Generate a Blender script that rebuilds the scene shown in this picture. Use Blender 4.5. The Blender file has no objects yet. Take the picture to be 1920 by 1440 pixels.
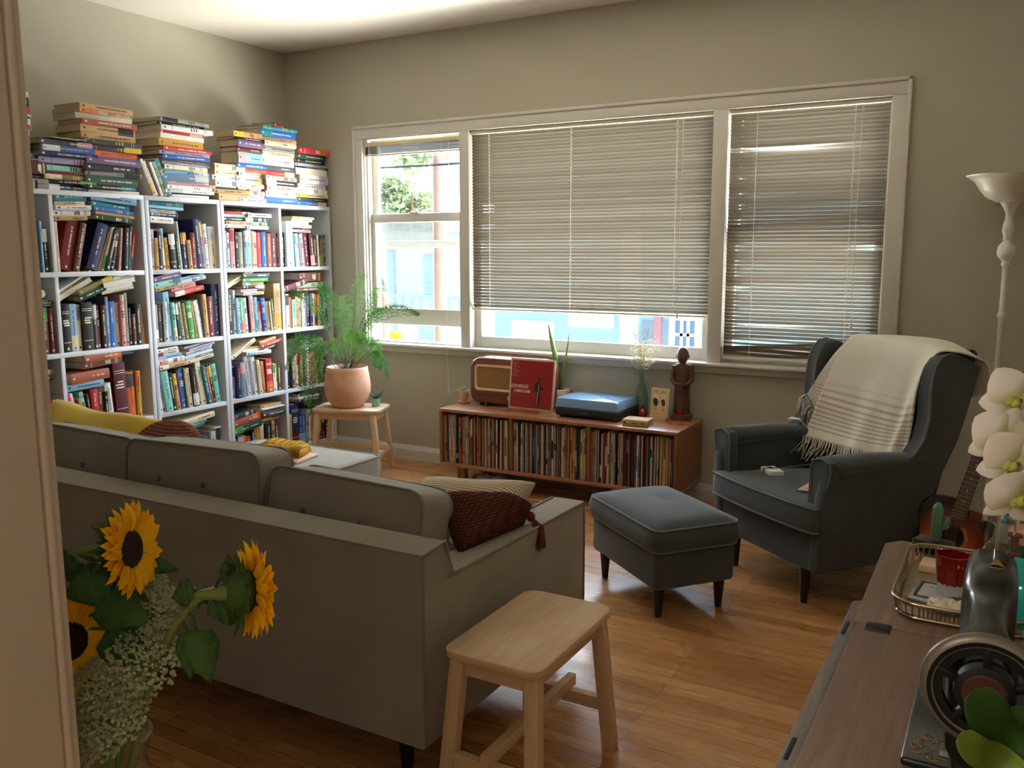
import bpy, bmesh, math, random
from mathutils import Vector, Matrix, Euler
R = math.radians
PI = math.pi
rnd = random.Random(7)
scene = bpy.context.scene
COL = scene.collection

# ------------------------------------------------------------------ camera
FPX, YAW, PITCH, ROLL, EYE = 1647.02, 0.518365, 0.149572, 0.00203243, 1.48
_F = Vector((-math.sin(YAW) * math.cos(PITCH), math.cos(YAW) * math.cos(PITCH), -math.sin(PITCH)))
_R0 = Vector((math.cos(YAW), math.sin(YAW), 0))
_D0 = _F.cross(_R0)
_Rt = _R0 * math.cos(ROLL) + _D0 * math.sin(ROLL)
_Dn = -_R0 * math.sin(ROLL) + _D0 * math.cos(ROLL)
CAMP = Vector((0, 0, EYE))


def ray(px, py):
    return _Rt * ((px - 960) / FPX) + _Dn * ((py - 720) / FPX) + _F


def P(px, py, X=None, Y=None, Z=None, D=None):
    """measured point of the place: where the sight line through a photo pixel meets a plane of the room"""
    d = ray(px, py)
    if X is not None: t = X / d.x
    elif Y is not None: t = Y / d.y
    elif Z is not None: t = (Z - EYE) / d.z
    else: t = D
    return CAMP + d * t


cam_d = bpy.data.cameras.new('camera')
cam = bpy.data.objects.new('camera', cam_d)
COL.objects.link(cam)
cam_d.sensor_width = 36
cam_d.lens = FPX / 1920 * 36
cam_d.clip_start = 0.05
cam_d.clip_end = 300
m = Matrix((( _Rt.x, -_Dn.x, -_F.x, 0), (_Rt.y, -_Dn.y, -_F.y, 0), (_Rt.z, -_Dn.z, -_F.z, EYE), (0, 0, 0, 1)))
cam.matrix_world = m
scene.camera = cam


# ------------------------------------------------------------------ object helpers
def link(o):
    COL.objects.link(o)
    return o


def tag(o, label=None, cat=None, group=None, kind=None):
    if label: o['label'] = label
    if cat: o['category'] = cat
    if group: o['group'] = group
    if kind: o['kind'] = kind
    return o


def thing(name, label, cat, loc=(0, 0, 0), rz=0.0, group=None, rot=None):
    o = link(bpy.data.objects.new(name, None))
    o.empty_display_size = 0.05
    o.location = loc
    o.rotation_euler = rot if rot else (0, 0, rz)
    return tag(o, label, cat, group)


ALLMATS = {}


class B:
    """mesh collector"""

    def __init__(self):
        self.bm = bmesh.new()
        self.cl = None
        self.col = None
        self.mi = 0

    def face(self, vs):
        try:
            f = self.bm.faces.new(vs)
        except ValueError:
            return None
        f.material_index = self.mi
        if self.col is not None:
            if self.cl is None:
                self.cl = self.bm.loops.layers.float_color.new('Col')
            c = (*self.col, 1.0)
            for l in f.loops: l[self.cl] = c
        return f

    def v(self, p):
        return self.bm.verts.new(p)

    def poly(self, pts):
        return self.face([self.v(p) for p in pts])

    def merge(self, tmp, M=None):
        vs = {}
        for v in tmp.verts:
            vs[v] = self.v(M @ v.co if M else v.co)
        flip = M is not None and M.to_3x3().determinant() < 0
        for f in tmp.faces:
            l = [vs[v] for v in f.verts]
            self.face(l[::-1] if flip else l)
        tmp.free()
        return self

    def box(self, x0, x1, y0, y1, z0, z1, bev=0.0, seg=2, M=None):
        t = bmesh.new()
        bmesh.ops.create_cube(t, size=1)
        for v in t.verts:
            v.co = Vector(((x0 + x1) / 2 + v.co.x * (x1 - x0), (y0 + y1) / 2 + v.co.y * (y1 - y0), (z0 + z1) / 2 + v.co.z * (z1 - z0)))
        if bev > 0:
            bev = min(bev, 0.49 * min(abs(x1 - x0), abs(y1 - y0), abs(z1 - z0)))
            bmesh.ops.bevel(t, geom=t.edges[:], offset=bev, segments=seg, affect='EDGES', profile=0.5)
        return self.merge(t, M)

    def beam(self, p0, p1, w, h, up=(0, 0, 1), bev=0.0, w1=None, h1=None):
        """square-section bar from p0 to p1"""
        p0, p1 = Vector(p0), Vector(p1)
        d = (p1 - p0)
        L = d.length
        d.normalize()
        u = Vector(up)
        sx = d.cross(u)
        if sx.length < 1e-5: sx = d.cross(Vector((0, 1, 0)))
        sx.normalize()
        sz = sx.cross(d)
        t = bmesh.new()
        bmesh.ops.create_cube(t, size=1)
        w1 = w if w1 is None else w1
        h1 = h if h1 is None else h1
        for v in t.verts:
            k = v.co.y + .5
            v.co = Vector((v.co.x * (w + (w1 - w) * k), k * L, v.co.z * (h + (h1 - h) * k)))
        if bev > 0:
            bmesh.ops.bevel(t, geom=t.edges[:], offset=bev, segments=2, affect='EDGES', profile=0.5)
        M = Matrix(((sx.x, d.x, sz.x, p0.x), (sx.y, d.y, sz.y, p0.y), (sx.z, d.z, sz.z, p0.z), (0, 0, 0, 1)))
        return self.merge(t, M)

    def tube(self, pts, r, seg=8, cap=True, closed=False):
        pts = [Vector(p) for p in pts]
        n = len(pts)
        rs = r if isinstance(r, (list, tuple)) else [r] * n
        rings = []
        prev = None
        for i, p in enumerate(pts):
            a = pts[i - 1] if (i > 0 or closed) else p
            b = pts[(i + 1) % n] if (i < n - 1 or closed) else p
            t = (b - a)
            if t.length < 1e-9: t = Vector((0, 0, 1))
            t.normalize()
            if prev is None:
                u = t.cross(Vector((0, 0, 1)))
                if u.length < 1e-3: u = t.cross(Vector((1, 0, 0)))
            else:
                u = prev - t * prev.dot(t)
                if u.length < 1e-5: u = t.cross(Vector((1, 0, 0)))
            u.normalize()
            prev = u
            w = t.cross(u)
            rings.append([self.v(p + (u * math.cos(k * 2 * PI / seg) + w * math.sin(k * 2 * PI / seg)) * rs[i]) for k in range(seg)])
        for i in range(n if closed else n - 1):
            A, C = rings[i], rings[(i + 1) % n]
            for k in range(seg):
                self.face((A[k], A[(k + 1) % seg], C[(k + 1) % seg], C[k]))
        if cap and not closed:
            self.face(rings[0][::-1])
            self.face(rings[-1])
        return self

    def lathe(self, prof, seg=32, c=(0, 0, 0), M=None):
        c = Vector(c)
        rings = []
        for (r, z) in prof:
            if r < 1e-6:
                p = Vector((0, 0, z)) + c
                rings.append([self.v(M @ p if M else p)])
            else:
                ring = []
                for k in range(seg):
                    p = Vector((r * math.cos(2 * PI * k / seg), r * math.sin(2 * PI * k / seg), z)) + c
                    ring.append(self.v(M @ p if M else p))
                rings.append(ring)
        for a, b in zip(rings, rings[1:]):
            if len(a) == 1 and len(b) == 1: continue
            for k in range(seg):
                k2 = (k + 1) % seg
                if len(a) == 1: self.face((a[0], b[k2], b[k]))
                elif len(b) == 1: self.face((a[k], a[k2], b[0]))
                else: self.face((a[k], a[k2], b[k2], b[k]))
        return self

    def loft(self, rings, closed=True, cap=True):
        vr = [[self.v(p) for p in r] for r in rings]
        n = len(vr[0])
        for a, b in zip(vr, vr[1:]):
            for k in range(n if closed else n - 1):
                self.face((a[k], a[(k + 1) % n], b[(k + 1) % n], b[k]))
        if cap and closed:
            self.face(vr[0][::-1])
            self.face(vr[-1])
        return self

    def prism(self, pts, a, b, axis='y', bev=0.0, seg=2, M=None):
        """extrude a 2D outline between a and b along an axis. outline coords: y -> (x,z), x -> (y,z), z -> (x,y)"""
        t = bmesh.new()

        def mk(p, k):
            if axis == 'y': return (p[0], k, p[1])
            if axis == 'x': return (k, p[0], p[1])
            return (p[0], p[1], k)
        A = [t.verts.new(mk(p, a)) for p in pts]
        C = [t.verts.new(mk(p, b)) for p in pts]
        n = len(pts)
        t.faces.new(A)
        t.faces.new(C[::-1])
        for k in range(n):
            t.faces.new((A[(k + 1) % n], A[k], C[k], C[(k + 1) % n]))
        bmesh.ops.recalc_face_normals(t, faces=t.faces[:])
        if bev > 0:
            es = [e for e in t.edges if (e.verts[0] in A) == (e.verts[1] in A)]
            bmesh.ops.bevel(t, geom=es, offset=bev, segments=seg, affect='EDGES', profile=0.5)
        return self.merge(t, M)

    def sphere(self, c, r, seg=16, rings=10, M=None):
        rr = r if isinstance(r, (tuple, list)) else (r, r, r)
        t = bmesh.new()
        bmesh.ops.create_uvsphere(t, u_segments=seg, v_segments=rings, radius=1)
        T = Matrix.Translation(c) @ Matrix.Diagonal((*rr, 1))
        return self.merge(t, M @ T if M else T)

    def grid(self, f, nu, nv, thick=0.0, closeu=False):
        """f(u,v) -> point; optional thickness along -normal"""
        pts = [[Vector(f(i / nu, j / nv)) for j in range(nv + 1)] for i in range(nu + 1)]
        V = [[self.v(p) for p in row] for row in pts]
        for i in range(nu):
            for j in range(nv):
                self.face((V[i][j], V[i + 1][j], V[i + 1][j + 1], V[i][j + 1]))
        if thick:
            W = []
            for i in range(nu + 1):
                row = []
                for j in range(nv + 1):
                    du = pts[min(i + 1, nu)][j] - pts[max(i - 1, 0)][j]
                    dv = pts[i][min(j + 1, nv)] - pts[i][max(j - 1, 0)]
                    n = du.cross(dv)
                    if n.length > 1e-12: n.normalize()
                    row.append(self.v(pts[i][j] - n * thick))
                W.append(row)
            for i in range(nu):
                for j in range(nv):
                    self.face((W[i][j + 1], W[i + 1][j + 1], W[i + 1][j], W[i][j]))
            for i in range(nu):
                self.face((V[i + 1][0], V[i][0], W[i][0], W[i + 1][0]))
                self.face((V[i][nv], V[i + 1][nv], W[i + 1][nv], W[i][nv]))
            for j in range(nv):
                self.face((V[0][j], V[0][j + 1], W[0][j + 1], W[0][j]))
                self.face((V[nu][j + 1], V[nu][j], W[nu][j], W[nu][j + 1]))
        return self

    def cushion(self, sx, sy, sz, c=(0, 0, 0), n=10, puff=0.35, M=None, edge=0.5, dent=None):
        """soft box: thickness falls off to the edges. sx, sy wide; sz thick (full sizes)"""
        t = bmesh.new()
        top, bot = {}, {}

        def prof(u, v):
            a = 1 - abs(2 * u - 1) ** (2 / puff)
            b = 1 - abs(2 * v - 1) ** (2 / puff)
            k = max(0, a * b) ** edge
            if dent: k += dent(u, v)
            return k
        for i in range(n + 1):
            for j in range(n + 1):
                u, v = i / n, j / n
                # denser toward edges
                uu = .5 - .5 * math.cos(PI * u)
                vv = .5 - .5 * math.cos(PI * v)
                x, y = (uu - .5) * sx, (vv - .5) * sy
                z = prof(uu, vv) * sz / 2
                top[i, j] = t.verts.new((x, y, z))
                bot[i, j] = top[i, j] if (i in (0, n) or j in (0, n)) else t.verts.new((x, y, -z))
        for i in range(n):
            for j in range(n):
                t.faces.new((top[i, j], top[i + 1, j], top[i + 1, j + 1], top[i, j + 1]))
                q = (bot[i, j + 1], bot[i + 1, j + 1], bot[i + 1, j], bot[i, j])
                try: t.faces.new(q)
                except ValueError: pass
        T = Matrix.Translation(c)
        return self.merge(t, M @ T if M else T)


def obj(name, b, mat, parent=None, smooth=40, sub=0, loc=None):
    """link the collected mesh as ONE object"""
    me = bpy.data.meshes.new(name)
    b.bm.normal_update()
    b.bm.to_mesh(me)
    b.bm.free()
    o = link(bpy.data.objects.new(name, me))
    for mm in (mat if isinstance(mat, (list, tuple)) else [mat]):
        me.materials.append(mm)
    if smooth:
        me.shade_smooth()
        if smooth < 180: me.set_sharp_from_angle(angle=R(smooth))
    if sub:
        s = o.modifiers.new('sub', 'SUBSURF')
        s.levels = s.render_levels = sub
    if parent: o.parent = parent
    if loc: o.location = loc
    return o


def struct(name, b, mat, parent=None, smooth=30):
    o = obj(name, b, mat, parent, smooth)
    if not parent: o['kind'] = 'structure'
    return o


def copy_tree(o, parent=None):
    c = o.copy()
    COL.objects.link(c)
    if parent: c.parent = parent
    for ch in o.children: copy_tree(ch, c)
    return c


ORD = ['first', 'second', 'third', 'fourth', 'fifth', 'sixth', 'seventh', 'eighth', 'ninth', 'tenth', 'eleventh', 'twelfth', 'thirteenth', 'fourteenth', 'fifteenth', 'sixteenth', 'seventeenth', 'eighteenth', 'nineteenth']
_T = ['twenty', 'thirty', 'forty', 'fifty', 'sixty', 'seventy', 'eighty', 'ninety']
_TH = ['twentieth', 'thirtieth', 'fortieth', 'fiftieth', 'sixtieth', 'seventieth', 'eightieth', 'ninetieth']


def ordw(n):
    if n < 20: return ORD[n - 1]
    t, u = divmod(n, 10)
    return _TH[t - 2] if u == 0 else _T[t - 2] + '-' + ORD[u - 1]


# ------------------------------------------------------------------ materials
def srgb(r, g, b):
    f = lambda c: (c / 255 / 12.92) if c / 255 <= 0.04045 else ((c / 255 + 0.055) / 1.055) ** 2.4
    return (f(r), f(g), f(b))


def newmat(name):
    mt = bpy.data.materials.new(name)
    mt.use_nodes = True
    nt = mt.node_tree
    nt.nodes.clear()
    out = nt.nodes.new('ShaderNodeOutputMaterial')
    return mt, nt, out


def N(nt, t, **kw):
    n = nt.nodes.new(t)
    for k, v in kw.items():
        if k in n.inputs: n.inputs[k].default_value = v
        else: setattr(n, k, v)
    return n


def mix_rgb(nt, fac, a, b, blend='MIX'):
    n = nt.nodes.new('ShaderNodeMix')
    n.data_type = 'RGBA'
    n.blend_type = blend
    for sock, val in ((n.inputs[0], fac), (n.inputs[6], a), (n.inputs[7], b)):
        if hasattr(val, 'is_output') or hasattr(val, 'links'): nt.links.new(val, sock)
        else: sock.default_value = val if not isinstance(val, tuple) else (*val[:3], 1)
    return n.outputs[2]


def coord(nt, scale=(1, 1, 1), kind='Object', rot=(0, 0, 0)):
    tc = N(nt, 'ShaderNodeTexCoord')
    mp = N(nt, 'ShaderNodeMapping')
    mp.inputs['Scale'].default_value = scale
    mp.inputs['Rotation'].default_value = rot
    nt.links.new(tc.outputs[kind], mp.inputs[0])
    return mp.outputs[0]


def pbr(name, color, rough=0.5, metal=0.0, spec=0.5, var=0.0, vscale=8, bump=0.0, bscale=60, coat=0.0, sss=0.0, sheen=0.0, stretch=(1, 1, 1), color2=None, alpha=None, trans=0.0):
    mt, nt, out = newmat(name)
    p = N(nt, 'ShaderNodeBsdfPrincipled')
    nt.links.new(p.outputs[0], out.inputs[0])
    p.inputs['Base Color'].default_value = (*color, 1)
    p.inputs['Roughness'].default_value = rough
    p.inputs['Metallic'].default_value = metal
    p.inputs['Specular IOR Level'].default_value = spec
    p.inputs['Coat Weight'].default_value = coat
    p.inputs['Sheen Weight'].default_value = sheen
    p.inputs['Transmission Weight'].default_value = trans
    if var or color2:
        nz = N(nt, 'ShaderNodeTexNoise')
        nz.inputs['Scale'].default_value = vscale
        nz.inputs['Detail'].default_value = 5
        nt.links.new(coord(nt, stretch), nz.inputs[0])
        c2 = color2 or tuple(c * (1 - var) for c in color)
        cr = N(nt, 'ShaderNodeMapRange')
        cr.inputs[1].default_value = 0.35
        cr.inputs[2].default_value = 0.65
        nt.links.new(nz.outputs[0], cr.inputs[0])
        nt.links.new(mix_rgb(nt, cr.outputs[0], color, c2), p.inputs['Base Color'])
    if bump:
        nb = N(nt, 'ShaderNodeTexNoise')
        nb.inputs['Scale'].default_value = bscale
        nb.inputs['Detail'].default_value = 3
        nt.links.new(coord(nt, stretch), nb.inputs[0])
        bp = N(nt, 'ShaderNodeBump')
        bp.inputs['Strength'].default_value = bump
        bp.inputs['Distance'].default_value = 0.004
        nt.links.new(nb.outputs[0], bp.inputs['Height'])
        nt.links.new(bp.outputs[0], p.inputs['Normal'])
    return mt


def fabric(name, c1, c2, scale=700, rough=0.95, bump=0.35, var=0.15):
    """woven cloth: two thread colours in a fine crosshatch plus soft mottling"""
    mt, nt, out = newmat(name)
    p = N(nt, 'ShaderNodeBsdfPrincipled')
    nt.links.new(p.outputs[0], out.inputs[0])
    p.inputs['Roughness'].default_value = rough
    p.inputs['Specular IOR Level'].default_value = 0.25
    p.inputs['Sheen Weight'].default_value = 0.25
    p.inputs['Sheen Roughness'].default_value = 0.5
    n1 = N(nt, 'ShaderNodeTexNoise')
    n1.inputs['Scale'].default_value = scale
    n1.inputs['Detail'].default_value = 2
    nt.links.new(coord(nt, (1, .35, 1)), n1.inputs[0])
    n2 = N(nt, 'ShaderNodeTexNoise')
    n2.inputs['Scale'].default_value = 6
    n2.inputs['Detail'].default_value = 4
    nt.links.new(coord(nt), n2.inputs[0])
    c = mix_rgb(nt, n1.outputs[0], c1, c2)
    mr = N(nt, 'ShaderNodeMapRange')
    mr.inputs[1].default_value = 0.3
    mr.inputs[2].default_value = 0.7
    mr.inputs[3].default_value = 1 - var
    mr.inputs[4].default_value = 1
    nt.links.new(n2.outputs[0], mr.inputs[0])
    nt.links.new(mix_rgb(nt, 1.0, c, mr.outputs[0], 'MULTIPLY'), p.inputs['Base Color'])
    bp = N(nt, 'ShaderNodeBump')
    bp.inputs['Strength'].default_value = bump
    bp.inputs['Distance'].default_value = 0.002
    nt.links.new(n1.outputs[0], bp.inputs['Height'])
    nt.links.new(bp.outputs[0], p.inputs['Normal'])
    return mt


def wood(name, c1, c2, scale=5, stretch=(1, 1, 8), rough=0.4, coat=0.0, bump=0.05, spec=0.4):
    """grain runs along the axis with the SMALL stretch value"""
    mt, nt, out = newmat(name)
    p = N(nt, 'ShaderNodeBsdfPrincipled')
    nt.links.new(p.outputs[0], out.inputs[0])
    p.inputs['Roughness'].default_value = rough
    p.inputs['Coat Weight'].default_value = coat
    p.inputs['Specular IOR Level'].default_value = spec
    n1 = N(nt, 'ShaderNodeTexNoise')
    n1.inputs['Scale'].default_value = scale
    n1.inputs['Detail'].default_value = 8
    n1.inputs['Roughness'].default_value = 0.65
    n1.inputs['Distortion'].default_value = 0.6
    nt.links.new(coord(nt, stretch), n1.inputs[0])
    mr = N(nt, 'ShaderNodeMapRange')
    mr.inputs[1].default_value = 0.3
    mr.inputs[2].default_value = 0.7
    nt.links.new(n1.outputs[0], mr.inputs[0])
    nt.links.new(mix_rgb(nt, mr.outputs[0], c1, c2), p.inputs['Base Color'])
    bp = N(nt, 'ShaderNodeBump')
    bp.inputs['Strength'].default_value = bump
    bp.inputs['Distance'].default_value = 0.002
    nt.links.new(n1.outputs[0], bp.inputs['Height'])
    nt.links.new(bp.outputs[0], p.inputs['Normal'])
    return mt


def vcol(name, rough=0.5, spec=0.4, var=0.12, vscale=60, sheen=0.0):
    """base colour from each face's own colour, with light wear"""
    mt, nt, out = newmat(name)
    p = N(nt, 'ShaderNodeBsdfPrincipled')
    nt.links.new(p.outputs[0], out.inputs[0])
    p.inputs['Roughness'].default_value = rough
    p.inputs['Specular IOR Level'].default_value = spec
    p.inputs['Sheen Weight'].default_value = sheen
    a = N(nt, 'ShaderNodeAttribute', attribute_name='Col')
    nz = N(nt, 'ShaderNodeTexNoise')
    nz.inputs['Scale'].default_value = vscale
    nz.inputs['Detail'].default_value = 4
    nt.links.new(coord(nt), nz.inputs[0])
    mr = N(nt, 'ShaderNodeMapRange')
    mr.inputs[1].default_value = 0.3
    mr.inputs[2].default_value = 0.7
    mr.inputs[3].default_value = 1 - var
    mr.inputs[4].default_value = 1
    nt.links.new(nz.outputs[0], mr.inputs[0])
    nt.links.new(mix_rgb(nt, 1.0, a.outputs[0], mr.outputs[0], 'MULTIPLY'), p.inputs['Base Color'])
    return mt


def thin_glass(name, tint=(1, 1, 1), rough=0.0, refl=1.0, ior=1.45):
    """a thin sheet of clear or tinted glass: see-through with mirror reflections at grazing angles"""
    mt, nt, out = newmat(name)
    tr = N(nt, 'ShaderNodeBsdfTransparent')
    tr.inputs[0].default_value = (*tint, 1)
    gl = N(nt, 'ShaderNodeBsdfGlossy')
    gl.inputs['Roughness'].default_value = rough
    fr = N(nt, 'ShaderNodeFresnel')
    # same mirror share on entering and on leaving the sheet
    ge = N(nt, 'ShaderNodeNewGeometry')
    mi = N(nt, 'ShaderNodeMapRange')
    mi.inputs[3].default_value = ior
    mi.inputs[4].default_value = 1 / ior
    nt.links.new(ge.outputs['Backfacing'], mi.inputs[0])
    nt.links.new(mi.outputs[0], fr.inputs[0])
    mx = N(nt, 'ShaderNodeMixShader')
    if refl != 1.0:
        mu = N(nt, 'ShaderNodeMath', operation='MULTIPLY')
        mu.inputs[1].default_value = refl
        nt.links.new(fr.outputs[0], mu.inputs[0])
        nt.links.new(mu.outputs[0], mx.inputs[0])
    else:
        nt.links.new(fr.outputs[0], mx.inputs[0])
    nt.links.new(tr.outputs[0], mx.inputs[1])
    nt.links.new(gl.outputs[0], mx.inputs[2])
    nt.links.new(mx.outputs[0], out.inputs[0])
    return mt


def leafmat(name, c1, c2, rough=0.5, trans=0.3, scale=12):
    mt, nt, out = newmat(name)
    p = N(nt, 'ShaderNodeBsdfPrincipled')
    p.inputs['Roughness'].default_value = rough
    p.inputs['Specular IOR Level'].default_value = 0.3
    nz = N(nt, 'ShaderNodeTexNoise')
    nz.inputs['Scale'].default_value = scale
    nt.links.new(coord(nt), nz.inputs[0])
    c = mix_rgb(nt, nz.outputs[0], c1, c2)
    nt.links.new(c, p.inputs['Base Color'])
    tl = N(nt, 'ShaderNodeBsdfTranslucent')
    nt.links.new(c, tl.inputs[0])
    mx = N(nt, 'ShaderNodeMixShader')
    mx.inputs[0].default_value = trans
    nt.links.new(p.outputs[0], mx.inputs[1])
    nt.links.new(tl.outputs[0], mx.inputs[2])
    nt.links.new(mx.outputs[0], out.inputs[0])
    return mt


def emit(name, color, strength):
    mt, nt, out = newmat(name)
    e = N(nt, 'ShaderNodeEmission')
    e.inputs[0].default_value = (*color, 1)
    e.inputs[1].default_value = strength
    nt.links.new(e.outputs[0], out.inputs[0])
    return mt


def text_bm(b, s, size, M, depth=0.0004, align='LEFT', bold=0.0, sx=1.0):
    """lettering as mesh, added to collector b"""
    cu = bpy.data.curves.new('lettering', 'FONT')
    cu.body = s
    cu.size = size
    cu.align_x = align
    cu.extrude = depth
    cu.offset = bold
    cu.resolution_u = 2
    o = bpy.data.objects.new('lettering', cu)
    COL.objects.link(o)
    dg = bpy.context.evaluated_depsgraph_get()
    me = bpy.data.meshes.new_from_object(o.evaluated_get(dg))
    t = bmesh.new()
    t.from_mesh(me)
    b.merge(t, M @ Matrix.Diagonal((sx, 1, 1, 1)))
    bpy.data.objects.remove(o)
    bpy.data.curves.remove(cu)
    bpy.data.meshes.remove(me)
# ================================================================== MATERIALS
M_wall = pbr('wall_paint', srgb(180, 174, 157), rough=0.75, spec=0.3, var=0.03, vscale=3, bump=0.05, bscale=180)
M_ceil = pbr('ceiling_paint', srgb(226, 218, 206), rough=0.85, spec=0.2, bump=0.04, bscale=150)
M_trim = pbr('white_trim_paint', srgb(208, 202, 192), rough=0.38, spec=0.45, var=0.03, vscale=6)
M_jamb = pbr('cream_gloss_paint', srgb(203, 190, 174), rough=0.42, spec=0.45, var=0.04, vscale=5, bump=0.03, bscale=40)
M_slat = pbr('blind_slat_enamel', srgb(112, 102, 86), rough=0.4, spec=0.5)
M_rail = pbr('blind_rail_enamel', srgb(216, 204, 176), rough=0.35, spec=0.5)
M_cord = pbr('white_cord', srgb(230, 226, 215), rough=0.8)
M_pane = thin_glass('window_pane_glass', (0.96, 0.98, 0.97))
M_clear = thin_glass('clear_plastic', (0.93, 0.96, 0.97), ior=1.4)
M_white = pbr('white_lacquer', srgb(236, 236, 236), rough=0.35, spec=0.5)


def floor_mat():
    mt, nt, out = newmat('oak_strip_floor')
    p = N(nt, 'ShaderNodeBsdfPrincipled')
    nt.links.new(p.outputs[0], out.inputs[0])
    br = N(nt, 'ShaderNodeTexBrick')
    br.offset = 0.37
    br.offset_frequency = 3
    br.inputs['Scale'].default_value = 1
    br.inputs['Mortar Size'].default_value = 0.0009
    br.inputs['Mortar Smooth'].default_value = 0.3
    br.inputs['Bias'].default_value = 0.0
    br.inputs['Brick Width'].default_value = 0.95
    br.inputs['Row Height'].default_value = 0.057
    br.inputs['Color1'].default_value = (*srgb(208, 154, 98), 1)
    br.inputs['Color2'].default_value = (*srgb(178, 122, 70), 1)
    br.inputs['Mortar'].default_value = (*srgb(70, 40, 20), 1)
    v = coord(nt)
    nt.links.new(v, br.inputs[0])
    g = N(nt, 'ShaderNodeTexNoise')
    g.inputs['Scale'].default_value = 6
    g.inputs['Detail'].default_value = 8
    g.inputs['Distortion'].default_value = 0.4
    nt.links.new(coord(nt, (1, 22, 1)), g.inputs[0])
    mr = N(nt, 'ShaderNodeMapRange')
    mr.inputs[1].default_value = 0.3
    mr.inputs[2].default_value = 0.7
    mr.inputs[3].default_value = 0.72
    mr.inputs[4].default_value = 1.05
    nt.links.new(g.outputs[0], mr.inputs[0])
    nt.links.new(mix_rgb(nt, 1.0, br.outputs[0], mr.outputs[0], 'MULTIPLY'), p.inputs['Base Color'])
    # worn varnish: gloss changes from board to board
    w = N(nt, 'ShaderNodeTexNoise')
    w.inputs['Scale'].default_value = 3.0
    w.inputs['Detail'].default_value = 6
    nt.links.new(coord(nt, (1, 4, 1)), w.inputs[0])
    r2 = N(nt, 'ShaderNodeMapRange')
    r2.inputs[1].default_value = 0.3
    r2.inputs[2].default_value = 0.7
    r2.inputs[3].default_value = 0.2
    r2.inputs[4].default_value = 0.36
    nt.links.new(w.outputs[0], r2.inputs[0])
    nt.links.new(r2.outputs[0], p.inputs['Roughness'])
    p.inputs['Specular IOR Level'].default_value = 0.5
    w2 = N(nt, 'ShaderNodeTexNoise')
    w2.inputs['Scale'].default_value = 30
    nt.links.new(coord(nt, (1, 2, 1)), w2.inputs[0])
    ad = N(nt, 'ShaderNodeMath', operation='ADD')
    nt.links.new(br.outputs['Fac'], ad.inputs[0])
    ml = N(nt, 'ShaderNodeMath', operation='MULTIPLY')
    ml.inputs[1].default_value = -0.35
    nt.links.new(w2.outputs[0], ml.inputs[0])
    nt.links.new(ml.outputs[0], ad.inputs[1])
    bp = N(nt, 'ShaderNodeBump', invert=True)
    bp.inputs['Strength'].default_value = 0.25
    bp.inputs['Distance'].default_value = 0.0015
    nt.links.new(ad.outputs[0], bp.inputs['Height'])
    nt.links.new(bp.outputs[0], p.inputs['Normal'])
    return mt


M_floor = floor_mat()

# ================================================================== ROOM SHELL
YW, XL, XR, YB, ZC = 5.01, -4.77, 0.66, -2.6, 2.917
WT = 0.16
OX0, OX1, OZ0, OZ1 = -4.062, -0.607, 0.838, 2.266      # window opening
b = B(); b.box(XL - WT, XR + WT, YB - WT, YW + WT, -0.2, 0); struct('floor', b, M_floor)
b = B(); b.box(XL - WT, XR + WT, YB - WT, YW + WT, ZC, ZC + 0.2); struct('ceiling', b, M_ceil)
b = B(); b.box(XL - WT, XL, YB, YW, 0, ZC); struct('wall_left', b, M_wall)
b = B()
b.box(XL - WT, OX0, YW, YW + WT, 0, ZC); b.box(OX1, XR + WT, YW, YW + WT, 0, ZC)
b.box(OX0, OX1, YW, YW + WT, 0, OZ0 - 0.02); b.box(OX0, OX1, YW, YW + WT, OZ1, ZC)
struct('wall_window', b, M_wall)
# unseen window added in the right-hand wall to let in fill light
RW = (-1.5, -0.75, 1.2, 2.1)
b = B()
b.box(XR, XR + WT, YB, RW[0], 0, ZC); b.box(XR, XR + WT, RW[1], YW, 0, ZC)
b.box(XR, XR + WT, RW[0], RW[1], 0, RW[2]); b.box(XR, XR + WT, RW[0], RW[1], RW[3], ZC)
struct('wall_right', b, M_wall)
b = B(); b.box(XL, XR, YB - WT, YB, 0, ZC); struct('wall_back', b, M_wall)
# partition whose end is the jamb of the wide doorway
JX, JY = -0.985, 0.614
b = B(); b.box(XL, JX - 0.02, JY - 0.13, JY - 0.004, 0, ZC); struct('wall_partition', b, M_wall)
b = B()
b.box(JX - 0.02, JX, JY - 0.5, JY - 0.012, 0, ZC, 0.003)
b.box(JX - 0.03, JX + 0.0025, JY - 0.009, JY, 0, ZC, 0.004)
b.box(JX - 0.03, JX - 0.005, JY - 0.013, JY - 0.006, 0, ZC)
b.box(JX - 0.1, JX - 0.004, JY, JY + 0.012, 0, ZC, 0.004)
struct('door_1', b, M_jamb)
# baseboards
def baseboard(name, M4, L):
    b = B()
    b.prism([(0, 0), (0.016, 0), (0.016, 0.075), (0.011, 0.082), (0.009, 0.098), (0.004, 0.106), (0, 0.106)], 0, L, axis='x', M=M4)
    return struct(name, b, M_trim)
baseboard('baseboard_window', Matrix.Translation((XL, YW, 0)) @ Matrix.Diagonal((1, -1, 1, 1)), XR - XL)
baseboard('baseboard_left', Matrix.Translation((XL, JY, 0)) @ Matrix.Rotation(PI / 2, 4, 'Z') @ Matrix.Diagonal((1, -1, 1, 1)), YW - JY)
baseboard('baseboard_right', Matrix.Translation((XR, RW[1], 0)) @ Matrix.Rotation(PI / 2, 4, 'Z'), YW - RW[1])

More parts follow.
